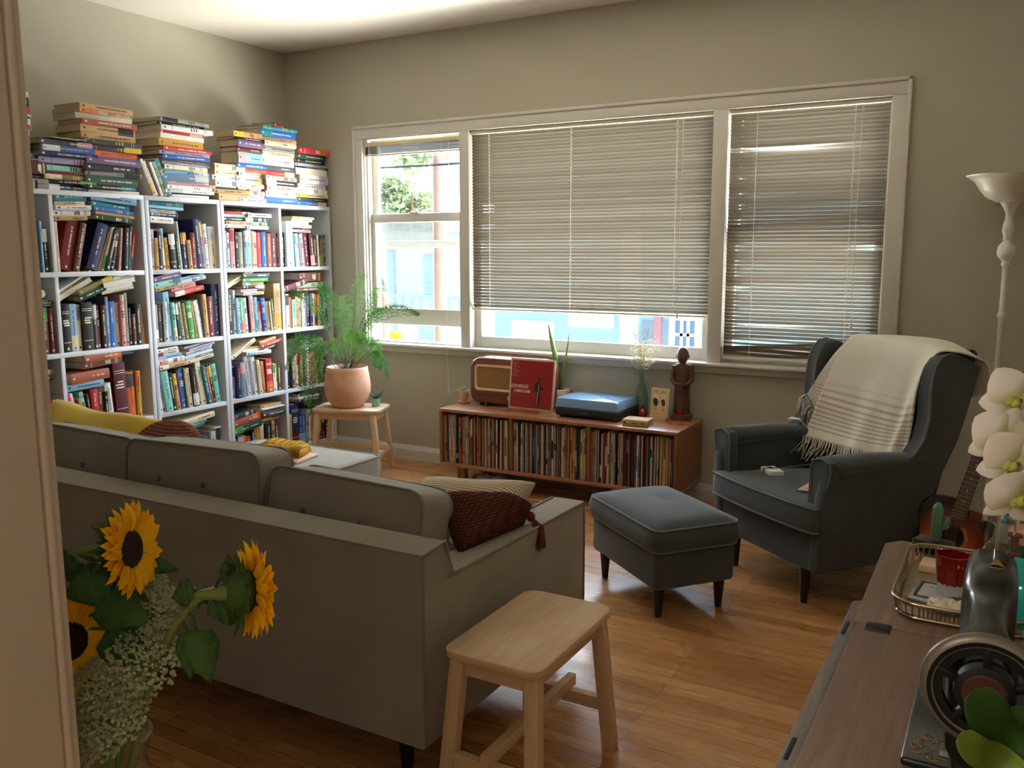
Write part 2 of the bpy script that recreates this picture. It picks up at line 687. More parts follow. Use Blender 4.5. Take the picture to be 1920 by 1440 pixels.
# casing round the three windows
b = B()
b.box(-4.128, OX0 + .004, YW - 0.02, YW, OZ0, 2.262, 0.004); b.box(OX1 - .004, -0.530, YW - 0.02, YW, OZ0, 2.262, 0.004)
b.box(-4.128, -0.530, YW - 0.02, YW, 2.262, 2.342, 0.004)
b.box(-4.136, -4.116, YW - 0.032, YW, OZ0, 2.35, 0.005); b.box(-0.542, -0.522, YW - 0.032, YW, OZ0, 2.35, 0.005)
b.box(-4.136, -0.522, YW - 0.032, YW, 2.33, 2.35, 0.005)
struct('trim_1', b, M_trim)
for i, (x0, x1) in enumerate(((-3.247, -3.172), (-1.541, -1.457))):
    b = B(); b.box(x0, x1, YW - 0.018, YW + WT - 0.02, OZ0, OZ1, 0.004)
    struct('trim_%d' % (i + 2), b, M_trim)
b = B()
b.box(-4.20, -0.46, YW - 0.055, YW + WT, OZ0 - 0.022, OZ0, 0.008, 3)
b.box(-4.15, -0.51, YW - 0.026, YW, 0.795, OZ0 - 0.022, 0.004)
b.box(-4.15, -0.51, YW - 0.034, YW, 0.806, 0.812, 0.003)
b.box(-4.15, -0.51, YW - 0.02, YW, 0.778, 0.797, 0.006)
struct('trim_4', b, M_trim)
b = B()     # deep reveal behind the casing
b.box(OX0, OX0 + 0.012, YW, YW + WT, OZ0, OZ1); b.box(OX1 - 0.012, OX1, YW, YW + WT, OZ0, OZ1); b.box(OX0, OX1, YW, YW + WT, OZ1 - 0.008, OZ1)
struct('trim_5', b, M_trim)

# wooden pole brackets remains: three small curtain clips along the head casing
# ------------------------------------------------------------------ window sashes
def sash(root, x0, x1, z0, z1, y, st, rt, rb, name='sash', th=0.032):
    b = B()
    b.box(x0, x0 + st, y, y + th, z0, z1, 0.003); b.box(x1 - st, x1, y, y + th, z0, z1, 0.003)
    b.box(x0 + st - .002, x1 - st + .002, y, y + th, z0, z0 + rb, 0.003); b.box(x0 + st - .002, x1 - st + .002, y, y + th, z1 - rt, z1, 0.003)
    s = obj(name, b, M_trim, root)
    b = B(); b.box(x0 + st, x1 - st, y + .013, y + .017, z0 + rb, z1 - rt)
    obj('pane', b, M_pane, s, smooth=0)
    return s


def window_root(name):
    o = link(bpy.data.objects.new(name, None)); o['kind'] = 'structure'; o['label'] = name.replace('_', ' ')
    return o


w1 = window_root('window_1')
s = sash(w1, OX0 + .012, -3.247, 0.968, 1.745, YW + 0.045, 0.045, 0.06, 0.115)
b = B(); b.box(-3.70, -3.62, YW + .03, YW + .06, 1.745, 1.752, .002); b.tube([(-3.69, YW + .045, 1.755), (-3.66, YW + .04, 1.77), (-3.63, YW + .045, 1.757)], .007, 6)
obj('sash_lock', b, M_rail, s)
sash(w1, OX0 + .012, -3.247, 1.508, 2.262, YW + 0.085, 0.045, 0.045, 0.05)
b = B(); b.box(OX0 + .012, OX0 + .024, YW + .02, YW + .045, OZ0, OZ1, .002); b.box(OX0 + .012, -3.247, YW + .03, YW + .12, OZ0, OZ0 + .012, .003)
obj('window_stop', b, M_trim, w1)
w2 = window_root('window_2')
sash(w2, -3.172, -1.541, OZ0, OZ1, YW + 0.05, 0.05, 0.05, 0.075)
w3 = window_root('window_3')
s = sash(w3, -1.457, OX1 - .012, OZ0, 1.6, YW + 0.045, 0.05, 0.06, 0.09)
b = B(); b.box(-1.43, -1.30, YW + .035, YW + .06, 1.6, 1.618, .003)
obj('sash_lock', b, M_rail, s)
sash(w3, -1.457, OX1 - .012, 1.55, 2.262, YW + 0.085, 0.05, 0.045, 0.05)
w4 = window_root('fill_window')
b = B()
y0, y1, z0, z1 = RW
for a in ((y0, y0 + .05, z0, z1), (y1 - .05, y1, z0, z1), (y0, y1, z0, z0 + .06), (y0, y1, z1 - .05, z1), ((y0 + y1) / 2 - .03, (y0 + y1) / 2 + .03, z0, z1)):
    b.box(XR + .05, XR + .09, a[0], a[1], a[2], a[3], .003)
s4 = obj('sash', b, M_trim, w4)
b = B(); b.box(XR + .066, XR + .07, y0, y1, z0, z1); obj('pane', b, M_pane, s4, smooth=0)


# ------------------------------------------------------------------ venetian blinds
def blind(label, x0, x1, ztop, zbot, y, pitch, tilt, cords, wand_x, wand_len, pull_x, pull_z, bends=None, collapsed=False):
    r = thing('venetian_blind', label, 'blind', ((x0 + x1) / 2, y, ztop), group='venetian blinds')
    ox, oy, oz = (x0 + x1) / 2, y, ztop
    hw = (x1 - x0) / 2 - 0.004
    b = B(); b.box(-hw, hw, -.014, .014, -.028, 0, .002); obj('headrail', b, M_rail, r)
    W = 0.025
    b = B()
    zs = []
    z = ztop - 0.028 - pitch * .6
    if collapsed:
        n = 16
        zs = [ztop - 0.03 - k * 0.0034 for k in range(n)]
    else:
        while z > zbot + 0.018:
            zs.append(z); z -= pitch
    for k, zc in enumerate(zs):
        t = 0.08 if collapsed else tilt + rnd.uniform(-.03, .03)
        def f(u, v, t=t, k=k, zc=zc):
            x = (u * 2 - 1) * hw
            s = (v - .5) * W
            tt = t
            dz = 0
            if bends:
                dt, dz = bends(k, len(zs), u)
                tt += dt
            crown = 0.0016 * (1 - (2 * v - 1) ** 2)
            yy = s * math.cos(tt) + crown * math.sin(tt)
            zz = -s * math.sin(tt) + crown * math.cos(tt)
            return (x, yy, zc - oz + zz + dz + math.sin(u * 5 + k) * 0.0006)
        b.grid(f, 24 if bends else 2, 4, thick=0.0003)
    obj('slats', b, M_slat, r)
    zr = zbot if not collapsed else zs[-1] - 0.016
    b = B(); b.box(-hw, hw, -.0125, .0125, zr - oz, zr - oz + .012, .003); obj('bottom_rail', b, M_rail, r)
    for cx in cords:
        b = B()
        for dy in (-.0115, .0115):
            b.tube([(cx - ox, dy, -.02), (cx - ox, dy, zr - oz + .01)], .0011, 5)
        if not collapsed:
            for zc in zs: b.tube([(cx - ox, -.0115, zc - oz - .004), (cx - ox, .0115, zc - oz - .004)], .0007, 4)
        obj('ladder_cord', b, M_cord, r)
    if wand_x:
        b = B(); b.tube([(wand_x - ox, -.022, -.02), (wand_x - ox - .004, -.024, -.05), (wand_x - ox + .006, -.03, -wand_len)], .004, 6); obj('tilt_wand', b, M_clear, r)
    if pull_x:
        b = B(); b.tube([(pull_x - ox, -.02, -.02), (pull_x - ox - .002, -.022, (pull_z - oz) * .5), (pull_x - ox + .004, -.07, (pull_z - oz) * .72), (pull_x - ox + .006, -.065, pull_z - oz)], .0015, 5)
        pc = obj('pull_cord', b, M_cord, r)
        b = B(); b.lathe([(0, 0), (.005, -.004), (.007, -.025), (.004, -.03), (0, -.03)], 10, c=(pull_x - ox + .006, -.065, pull_z - oz)); obj('cord_tassel', b, M_rail, pc)
    return r


blind('narrow venetian blind pulled up to the top of the small open window beside the bookcases', OX0 + .0, -3.249, 2.238, 2.14, YW + .018, .021, .1, (-3.93, -3.40), None, 0, -3.34, 0.55, collapsed=True)
TILT = R(53)
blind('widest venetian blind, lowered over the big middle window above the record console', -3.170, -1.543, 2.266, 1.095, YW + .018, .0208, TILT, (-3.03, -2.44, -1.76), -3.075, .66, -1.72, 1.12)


def bend3(k, n, u):
    # a few slats of the right-hand blind are bent or twisted
    zf = k / n
    dt = dz = 0.0
    if k == 9: dt = -0.45 * math.exp(-((u - .35) / .35) ** 2)
    if k == 10: dt = -0.2 * math.exp(-((u - .5) / .3) ** 2)
    if k in (35,): dz = .006 * max(0, (u - .75) * 4); dt = -.3 * max(0, (u - .75) * 4)
    if k in (36,): dz = -.006 * max(0, (u - .75) * 4)
    if k == 46: dt = -.35 * max(0, 1 - u * 6)
    if k == n - 9: dt = -.3 * math.exp(-((u - .3) / .3) ** 2)
    if k >= n - 5: dt = .25 * math.sin(u * 4 + k); dz = .004 * math.sin(u * 7 + k * 2)
    if u > .06 and u < .1: dz += .0015 * math.sin(k * 1.7)
    return dt, dz


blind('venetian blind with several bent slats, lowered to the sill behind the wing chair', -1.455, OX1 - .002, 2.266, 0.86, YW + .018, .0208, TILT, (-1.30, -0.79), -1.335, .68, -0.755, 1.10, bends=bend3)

# ================================================================== OUTSIDE
M_gr = pbr('street_asphalt', srgb(150, 150, 148), rough=0.9, var=0.2, vscale=2)
M_blue = pbr('pale_blue_stucco', srgb(176, 214, 226), rough=0.9, var=0.05, vscale=1)
M_wst = pbr('white_stucco', srgb(214, 214, 208), rough=0.9, var=0.04, vscale=1)
M_wtrim = pbr('white_outdoor_paint', srgb(244, 244, 242), rough=0.6)
M_dpane = pbr('dark_outdoor_pane', srgb(110, 150, 190), rough=0.1, spec=0.8)
M_roof = pbr('grey_roof_shingle', srgb(190, 190, 186), rough=0.9, var=0.2, vscale=8)
M_pole = wood('weathered_pole_wood', srgb(196, 168, 156), srgb(166, 138, 128), 4, (6, 6, .4), rough=.9)
M_pink = pbr('pink_door_paint', srgb(206, 150, 160), rough=0.6)
M_cable = pbr('black_cable', srgb(60, 60, 64), rough=0.7)
M_bark = pbr('bark', srgb(120, 100, 80), rough=0.95, var=0.3, vscale=10)
M_treeleaf = leafmat('street_tree_leaf', srgb(176, 176, 112), srgb(144, 168, 150), trans=0.15, scale=1.5)
M_bush = leafmat('yellow_flower_leaf', srgb(250, 232, 60), srgb(220, 214, 70), trans=.3, scale=3)
M_redpost = wood('red_cedar_post', srgb(176, 70, 48), srgb(140, 52, 36), 4, (6, 6, .5), rough=.7)
GZ = -2.8
b = B(); b.box(-60, 40, 12, 70, GZ - .2, GZ); struct('ground', b, M_gr)


def W17(px, py): return P(px, py, Y=17.0)


hx0, hx1 = W17(928, 610).x, W17(1345, 620).x
h = thing('house', 'pale blue stucco house across the street with a white garage door', 'house', (hx0, 17, GZ))
o0 = Vector((hx0, 17, GZ))
b = B(); b.box(0, hx1 - hx0 + 4, 0, 7, 0, 6.4); obj('house_wall', b, M_blue, h, smooth=0)
b = B(); b.prism([(-.4, 6.4), (hx1 - hx0 + 4.4, 6.4), (hx1 - hx0 + 2, 8), (2, 8)], -.4, 7.4, axis='y'); obj('roof', b, M_roof, h, smooth=0)
a, c = W17(960, 599) - o0, W17(1040, 599) - o0
b = B(); b.box(a.x, c.x, -.06, .02, 0, a.z, .02)
for k in range(4): b.box(a.x + .05, c.x - .05, -.07, -.05, .15 + k * a.z / 4.2, .15 + k * a.z / 4.2 + a.z / 5, .01)
obj('garage_door', b, M_wtrim, h)


def far_window(h, o0, x0, x1, y0, y1, nm=2, mat=M_dpane, Y=17.0, dep=.1, fr=.12):
    p, q = P(x0, y0, Y=Y) - o0, P(x1, y1, Y=Y) - o0
    b = B()
    b.box(p.x - fr, q.x + fr, -dep, .02, q.z - fr, q.z, .01); b.box(p.x - fr, q.x + fr, -dep, .02, p.z, p.z + fr, .01)
    b.box(p.x - fr, p.x, -dep, .02, q.z, p.z, .01); b.box(q.x, q.x + fr, -dep, .02, q.z, p.z, .01)
    for k in range(1, nm):
        x = p.x + (q.x - p.x) * k / nm
        b.box(x - .03, x + .03, -dep * .8, .02, q.z, p.z)
    b.box(p.x, q.x, -dep * .8, .02, (p.z + q.z) / 2 - .03, (p.z + q.z) / 2 + .03)
    w = obj('window_frame', b, M_wtrim, h)
    b = B(); b.box(p.x, q.x, -.03, .02, q.z, p.z); obj('pane', b, mat, w, smooth=0)
    return w


M_palepane = pbr('pale_curtain_pane', srgb(226, 222, 206), rough=.2)  # panes in one even pale cream
far_window(h, o0, 1082, 1140, 565, 601, 3, M_palepane, fr=.16)
a, c = W17(1171, 620) - o0, W17(1200, 620) - o0
b = B(); b.box(a.x, c.x, -.3, .02, 0, 6.2, .02); obj('corner_column', b, M_wtrim, h)
a, c = W17(1206, 600) - o0, W17(1260, 655) - o0
b = B(); b.box(a.x, c.x, -.05, .02, 0, a.z, .01); obj('porch_recess', b, pbr('grey_blue_paint', srgb(150, 170, 190), rough=.7), h)
a, c = W17(1229, 592) - o0, W17(1241, 655) - o0
b = B(); b.box(a.x, c.x, -.09, .02, 0, a.z, .01); obj('front_door', b, M_pink, h)
far_window(h, o0, 1268, 1304, 600, 655, 3, M_dpane)

# white house seen through the narrow window
wx0, wx1 = P(690, 600, Y=18).x, P(900, 600, Y=18).x
o1 = Vector((wx0, 18, GZ))
h2 = thing('house', 'white stucco house with painted shadow strips and a balcony rail, seen through the narrow window', 'house', o1)
zt = P(780, 436, Y=18).z
b = B(); b.box(0, wx1 - wx0 - .9, 0, 6, 0, zt - GZ); obj('house_wall', b, M_wst, h2, smooth=0)
b = B(); b.prism([(-.5, zt - GZ), (wx1 - wx0 - .6, zt - GZ), (wx1 - wx0 - 1.4, zt - GZ + .42), (.6, zt - GZ + .42)], -.5, 6.4, axis='y'); obj('roof', b, M_roof, h2, smooth=0)
M_shadowrail = pbr('pale_blue_shadow_and_rail', srgb(180, 206, 222), rough=.7)
for x0, x1, y0, y1 in ((728, 744, 470, 640), (795, 811, 478, 560), (786, 822, 606, 660)):  # slatted blue panels in place of facade shadows; the lowest is a blue block
    p, q = P(x0, y0, Y=18) - o1, P(x1, y1, Y=18) - o1
    b = B(); b.box(p.x, q.x, -.06, .02, q.z, p.z, .01)
    for k in range(8): b.box(p.x + .04, q.x - .04, -.075, -.05, q.z + (p.z - q.z) * (k + .15) / 8, q.z + (p.z - q.z) * (k + .75) / 8)
    obj('blue_shadow_panel', b, M_shadowrail, h2)
p, q = P(722, 553, Y=17.4) - o1, P(862, 580, Y=17.4) - o1
b = B()
b.box(p.x, q.x, -.65, -.58, p.z - .06, p.z + .02); b.box(p.x, q.x, -.65, -.58, q.z - .05, q.z)
for k in range(9):
    x = p.x + (q.x - p.x) * k / 8
    b.box(x - .025, x + .025, -.64, -.59, q.z, p.z)
obj('balcony_rail', b, M_shadowrail, h2)

p = P(827, 600, Y=14.5)
t = thing('utility_pole', 'wooden utility pole standing in the street outside the narrow window', 'pole', (p.x, 14.5, GZ))
b = B(); b.tube([(0, 0, 0), (0, 0, 9.5)], [.16, .11], 12); obj('pole', b, M_pole, t)
b = B(); b.box(-1.1, 1.1, -.06, .06, 7.2, 7.35, .01); obj('crossarm', b, M_pole, t)
for k, (zz, lab) in enumerate(((6.1, 'lowest'), (6.6, 'middle'), (7.45, 'topmost'))):
    pts = [(p.x + (i / 12 - .5) * 40 * .9, 14.5 - .42 + (i / 12 - .5) * .4, GZ + zz + 0.9 * ((i / 12 - .5) ** 2) * 4 - .2) for i in range(13)]
    b = B(); b.tube([Vector(q) for q in pts], .022, 5)
    tag(obj('overhead_cable', b, M_cable), lab + ' of the black cables strung past the utility pole outside', 'cable', 'overhead cables')

# street tree
def leaf_cloud(b, c, r, n, size, rg, squash=.8):
    for _ in range(n):
        d = Vector((rg.gauss(0, 1), rg.gauss(0, 1), rg.gauss(0, 1))).normalized() * (rg.random() ** .45)
        pp = Vector(c) + Vector((d.x * r, d.y * r, d.z * r * squash))
        a = Vector((rg.gauss(0, 1), rg.gauss(0, 1), rg.gauss(0, .6))).normalized()
        u = a.cross(Vector((rg.random(), rg.random(), rg.random() + .1))).normalized()
        s = size * rg.uniform(.6, 1.4)
        b.poly([pp - a * s, pp + u * s * .45, pp + a * s, pp - u * s * .45])


rg = random.Random(3)
tp = P(768, 345, Y=27)
t = thing('tree', 'sunlit yellow-green street tree above the roofs outside the narrow window', 'tree', (tp.x, 27, GZ))
b = B(); b.tube([(0, 0, 0), (.1, 0, 3), (-.1, 0, tp.z - GZ)], [.3, .22, .08], 10)
for k in range(6):
    a = k * 1.05
    b.tube([(0, 0, 3 + k * .3), (math.cos(a) * 1.2, math.sin(a) * .8, 4.4 + k * .4)], [.1, .03], 6)
obj('trunk', b, M_bark, t)
b = B()
for k in range(16):
    leaf_cloud(b, (rg.uniform(-1.15, 1.05), rg.uniform(-.9, .9), tp.z - GZ + rg.uniform(-1.4, 1.7)), .7, 190, .16, rg)
obj('foliage', b, M_treeleaf, t, smooth=0)
tp = P(739, 632, Y=13)
t = thing('bush', 'bright yellow flowering bush outside the narrow window', 'bush', (tp.x, 13, GZ))
b = B(); b.tube([(0, 0, 0), (0, 0, tp.z - GZ - .1)], [.06, .03], 6); obj('trunk', b, M_bark, t)
b = B(); leaf_cloud(b, (0, 0, tp.z - GZ - .02), .17, 500, .04, rg); leaf_cloud(b, (.1, 0, tp.z - GZ - .5), .4, 400, .06, rg); obj('foliage', b, M_bush, t, smooth=0)
tp = P(721, 625, Y=5.5)
b = B(); b.box(-.025, .03, -.04, .04, 0, 3.97, .006)
o = obj('post', b, M_redpost, loc=(tp.x, 5.5, GZ)); tag(o, 'red-brown cedar post just outside the narrow window', 'post')

# ================================================================== LIGHT
w = bpy.data.worlds.new('sky')
scene.world = w
w.use_nodes = True
nt = w.node_tree
nt.nodes.clear()
out = N(nt, 'ShaderNodeOutputWorld')
bg = N(nt, 'ShaderNodeBackground')
tc = N(nt, 'ShaderNodeTexCoord')
sep = N(nt, 'ShaderNodeSeparateXYZ')
nt.links.new(tc.outputs['Generated'], sep.inputs[0])
# hazy sky: blinding toward the far side of the street where the sun stands behind thin cloud, dimmer behind the house
mp = N(nt, 'ShaderNodeMapRange')
mp.inputs[1].default_value = -1
mp.inputs[2].default_value = 1
nt.links.new(sep.outputs[2], mp.inputs[0])
cr = N(nt, 'ShaderNodeValToRGB')
els = cr.color_ramp.elements
els[0].position = 0.0
els[0].color = (1.1, 1.05, 0.96, 1)
els[1].position = 1.0
els[1].color = (0.42, 0.62, 0.95, 1)
for pos, colr in ((0.48, (1.2, 1.17, 1.1, 1)), (0.52, (1.0, 1.0, 1.0, 1)), (0.75, (0.68, 0.82, 1.0, 1))):
    e = els.new(pos)
    e.color = colr
nt.links.new(mp.outputs[0], cr.inputs[0])
nt.links.new(cr.outputs[0], bg.inputs[0])
SKY_DIM, SKY_BRIGHT = 0.85, 22.0
gl_ = N(nt, 'ShaderNodeMapRange', interpolation_type='SMOOTHSTEP')
gl_.inputs[1].default_value = -0.1
gl_.inputs[2].default_value = 0.45
gl_.inputs[3].default_value = SKY_DIM
gl_.inputs[4].default_value = SKY_BRIGHT
nt.links.new(sep.outputs[1], gl_.inputs[0])
nt.links.new(gl_.outputs[0], bg.inputs[1])
nt.links.new(bg.outputs[0], out.inputs[0])


def light(name, kind, loc, energy, color=(1, 1, 1), **kw):
    d = bpy.data.lights.new(name, kind)
    d.energy = energy
    d.color = color
    for k, v in kw.items():
        if k != 'rot': setattr(d, k, v)
    o = link(bpy.data.objects.new(name, d))
    o.location = loc
    if 'rot' in kw: o.rotation_euler = kw['rot']
    return o


sun = light('sun', 'SUN', (0, 0, 20), 3.5, (1.0, 0.96, 0.9), angle=R(1))
sun.rotation_euler = Vector((-0.6, -0.03, -0.75)).to_track_quat('-Z', 'Y').to_euler()


def portal(x0, x1, y, z0, z1, rot, name):
    d = bpy.data.lights.new(name, 'AREA')
    d.shape = 'RECTANGLE'
    d.size, d.size_y = x1 - x0, z1 - z0
    d.cycles.is_portal = True
    o = link(bpy.data.objects.new(name, d))
    o.location = ((x0 + x1) / 2, y, (z0 + z1) / 2) if rot != 'x' else (y, (x0 + x1) / 2, (z0 + z1) / 2)
    o.rotation_euler = (R(-90), 0, 0) if rot != 'x' else (R(90), 0, R(90))
    return o


portal(OX0, OX1, YW + WT + .01, OZ0, OZ1, 'y', 'window_portal')
portal(RW[0], RW[1], XR + WT + .01, RW[2], RW[3], 'x', 'fill_window_portal')
# unseen lamp added behind the camera to fill the room side
hl = light('fill_lamp', 'POINT', (-1.6, -1.3, 2.55), 58, (1.0, 0.95, 0.89), shadow_soft_size=0.14)
vs = scene.view_settings
vs.view_transform = 'Standard'
vs.look = 'None'
vs.gamma = 1
vs.use_curve_mapping = False
vs.exposure = 0.85
cy = scene.cycles
cy.max_bounces = 10
cy.diffuse_bounces = 5
cy.glossy_bounces = 4
cy.transmission_bounces = 8
cy.transparent_max_bounces = 24
cy.sample_clamp_indirect = 8
cy.use_denoising = True
# ================================================================== SOFA
M_sofa = fabric('grey_beige_sofa_weave', srgb(176, 169, 155), srgb(126, 119, 106), 900)
M_sofapipe = fabric('sofa_piping_weave', srgb(166, 158, 144), srgb(118, 110, 97), 900)
M_button = fabric('sofa_button_cloth', srgb(120, 112, 98), srgb(90, 84, 74), 900)
M_dleg = wood('dark_stained_leg', srgb(48, 32, 24), srgb(30, 20, 15), 6, (6, 6, .6), rough=.35)
M_slate = fabric('slate_grey_upholstery', srgb(88, 93, 99), srgb(58, 61, 66), 800, bump=.3)
M_slatepipe = fabric('slate_piping', srgb(124, 128, 133), srgb(92, 95, 100), 800)
M_pine = wood('pale_birch', srgb(226, 196, 160), srgb(208, 174, 136), 7, (.6, 8, 8), rough=.42)
M_pinez = wood('pale_birch_upright', srgb(224, 192, 156), srgb(204, 170, 132), 7, (8, 8, .6), rough=.45)
M_pinex = wood('pale_birch_cross', srgb(222, 190, 154), srgb(202, 168, 130), 7, (.6, 8, 8), rough=.45)
M_walnut = wood('walnut', srgb(182, 126, 86), srgb(140, 92, 58), 5, (.7, 9, 9), rough=.3, spec=.6)
M_walnuty = wood('walnut_crossgrain', srgb(158, 104, 64), srgb(116, 72, 42), 5, (9, 9, .7), rough=.4)
M_teak = wood('red_brown_radio_veneer', srgb(140, 78, 48), srgb(104, 54, 32), 6, (1, 8, 8), rough=.3, coat=.3)


def piping(name, pts, r, mat, parent, closed=True):
    b = B(); b.tube(pts, r, 6, closed=closed); return obj(name, b, mat, parent, smooth=180)


SX1, SY0 = -1.297, 1.80          # outer right side, rear face
so = Vector((-2.5, 2.2, 0))
sofa = thing('sofa', 'long grey-beige three-cushion sofa with a chaise, seen from behind', 'sofa', so)
def sb(x0, x1, y0, y1, z0, z1, bev, seg=3):
    b = B(); b.box(x0 - so.x, x1 - so.x, y0 - so.y, y1 - so.y, z0, z1, bev, seg); return b


SX0 = -3.72
obj('base', sb(SX0 + .02, SX1 - .012, SY0 + .02, 2.74, .145, .30, .012), M_sofa, sofa)
# back panel with a sloping front face
b = B()
b.prism([(SY0 - so.y, .142), (1.94 - so.y, .142), (1.945 - so.y, .595), (1.905 - so.y, .703), (SY0 - so.y, .692)], SX0 + .003 - so.x, SX1 - .003 - so.x, axis='x', bev=.008, seg=2)
bp = obj('back_panel', b, M_sofa, sofa)
X = SX1 - so.x
piping('piping', [(X + .001, SY0 - so.y + .004, .15), (X + .001, SY0 - so.y + .002, .5), (X + .001, SY0 - so.y + .002, .686)], .0035, M_sofapipe, bp, False)
piping('piping', [(X, SY0 - so.y + .002, .69), (X, 1.905 - so.y, .703), (X, 1.943 - so.y, .60), (X, 1.93 - so.y, .594)], .0045, M_sofapipe, bp, False)
piping('piping', [(SX0 - so.x, SY0 - so.y, .690), (X, SY0 - so.y, .690)], .003, M_sofapipe, bp, False)
for nm, x0, x1 in (('arm', SX1 - .125, SX1), ('arm', SX0, SX0 + .125)):
    yA, yB_ = SY0 + .001, 2.80
    b = B(); b.prism([(yA - so.y, .142), (yB_ - so.y, .142), (yB_ - so.y, .588), (yA - so.y, .597)], x0 - so.x, x1 - so.x, axis='x', bev=.012, seg=3)
    am = obj(nm, b, M_sofa, sofa)
    for xx in (x0, x1):
        piping('piping', [(xx - so.x, yA - so.y + .12, .596), (xx - so.x, yB_ - .012 - so.y, .588), (xx - so.x, yB_ - .002 - so.y, .578), (xx - so.x, yB_ - so.y, .15)], .0045, M_sofapipe, am, False)
for i, (x0, x1) in enumerate(((-2.06, -1.425), (-2.70, -2.065))):
    obj('seat_cushion', sb(x0, x1, 2.02, 2.80, .30, .455, .045, 4), M_sofa, sofa)


def slab_cushion(w, d, h, bulge, n=12):
    """box cushion with soft bulging faces; origin at its centre"""
    b = B()
    t = bmesh.new()
    bmesh.ops.create_cube(t, size=1)
    bmesh.ops.subdivide_edges(t, edges=t.edges[:], cuts=n, use_grid_fill=True)
    for v in t.verts:
        u, s, q = v.co.x * 2, v.co.y * 2, v.co.z * 2
        # superellipse-rounded outline of the big faces
        r = 0.13
        ax, az = abs(u), abs(q)
        fx, fz = ax - (1 - r), az - (1 - r)
        x, z = u, q
        if fx > 0 and fz > 0:
            L = math.hypot(fx, fz)
            if L > r:
                x = math.copysign(1 - r + fx / L * r, u); z = math.copysign(1 - r + fz / L * r, q)
        k = (1 - ax ** 3.2) * (1 - az ** 3.2)
        v.co = Vector((x * w / 2, s * (d / 2 + bulge * k), z * h / 2))
        v.co.z += (1 - ax ** 2) * .006 * (1 if q > .9 else 0)
    b.merge(t)
    return b


# back cushions lean on the panel
for i, (xc, w_, ztop, lean, yy) in enumerate(((-1.745, .61, .795, .20, 2.045), (-2.385, .655, .835, .10, 2.04), (-3.055, .68, .815, .22, 2.05))):
    h_ = .41
    b = slab_cushion(w_, .15, h_, .028)
    M = Matrix.Translation((xc - so.x, yy - so.y, ztop - h_ / 2 - .01)) @ Matrix.Rotation(lean * -1, 4, 'X') @ Matrix.Rotation(R((1.2, -1.5, 1)[i]), 4, 'Y')
    bmesh.ops.transform(b.bm, matrix=M, verts=b.bm.verts[:])
    c = obj('back_cushion', b, M_sofa, sofa, smooth=60, sub=1)
    rr = .055
    for sy in (-.075, .075):
        pts = []
        for (cx, cz, a0) in ((w_ / 2 - rr, h_ / 2 - rr, 0), (-w_ / 2 + rr, h_ / 2 - rr, 90), (-w_ / 2 + rr, -h_ / 2 + rr, 180), (w_ / 2 - rr, -h_ / 2 + rr, 270)):
            for k in range(5):
                a = R(a0 + 22.5 * k)
                pts.append(M @ Vector((cx + rr * math.cos(a), sy, cz + rr * math.sin(a) + .002)))
        piping('piping', pts, .0045, M_sofapipe, c)
    for bx in (-.12, .1):
        b = B(); b.sphere((0, 0, 0), (.011, .005, .011), 10, 6, M=M @ Matrix.Translation((bx, -.104, .085))); obj('button', b, M_button, c)
# chaise
CX0, CX1 = SX0 + .125, -2.76
obj('chaise_base', sb(CX0, CX1, 2.02, 3.46, .145, .30, .015), M_sofa, sofa)
b = sb(CX0 - .0, CX1, 2.02, 3.49, .30, .455, .035, 4)
c = obj('chaise_cushion', b, M_sofa, sofa)
def rrect(x0, x1, y0, y1, r, z, n=5):
    pts = []
    for (cx, cy_, a0) in ((x1 - r, y1 - r, 0), (x0 + r, y1 - r, 90), (x0 + r, y0 + r, 180), (x1 - r, y0 + r, 270)):
        for k in range(n):
            a = R(a0 + 90 * k / (n - 1))
            pts.append(Vector((cx + r * math.cos(a), cy_ + r * math.sin(a), z)))
    return pts


for zz in (.447, .308):
    piping('piping', [q - Vector((so.x, so.y, 0)) for q in rrect(CX0, CX1, 2.02, 3.49, .035, zz)], .005, M_sofapipe, c)
for (x, y) in ((SX1 - .14, SY0 + .1), (SX1 - .08, 2.70), (SX0 + .15, SY0 + .1), (CX0 + .1, 3.38), (CX1 - .1, 3.38)):
    b = B(); b.lathe([(0, 0), (.017, 0), (.03, .145), (0, .145)], 16, c=(x - so.x, y - so.y, 0)); obj('leg', b, M_dleg, sofa)

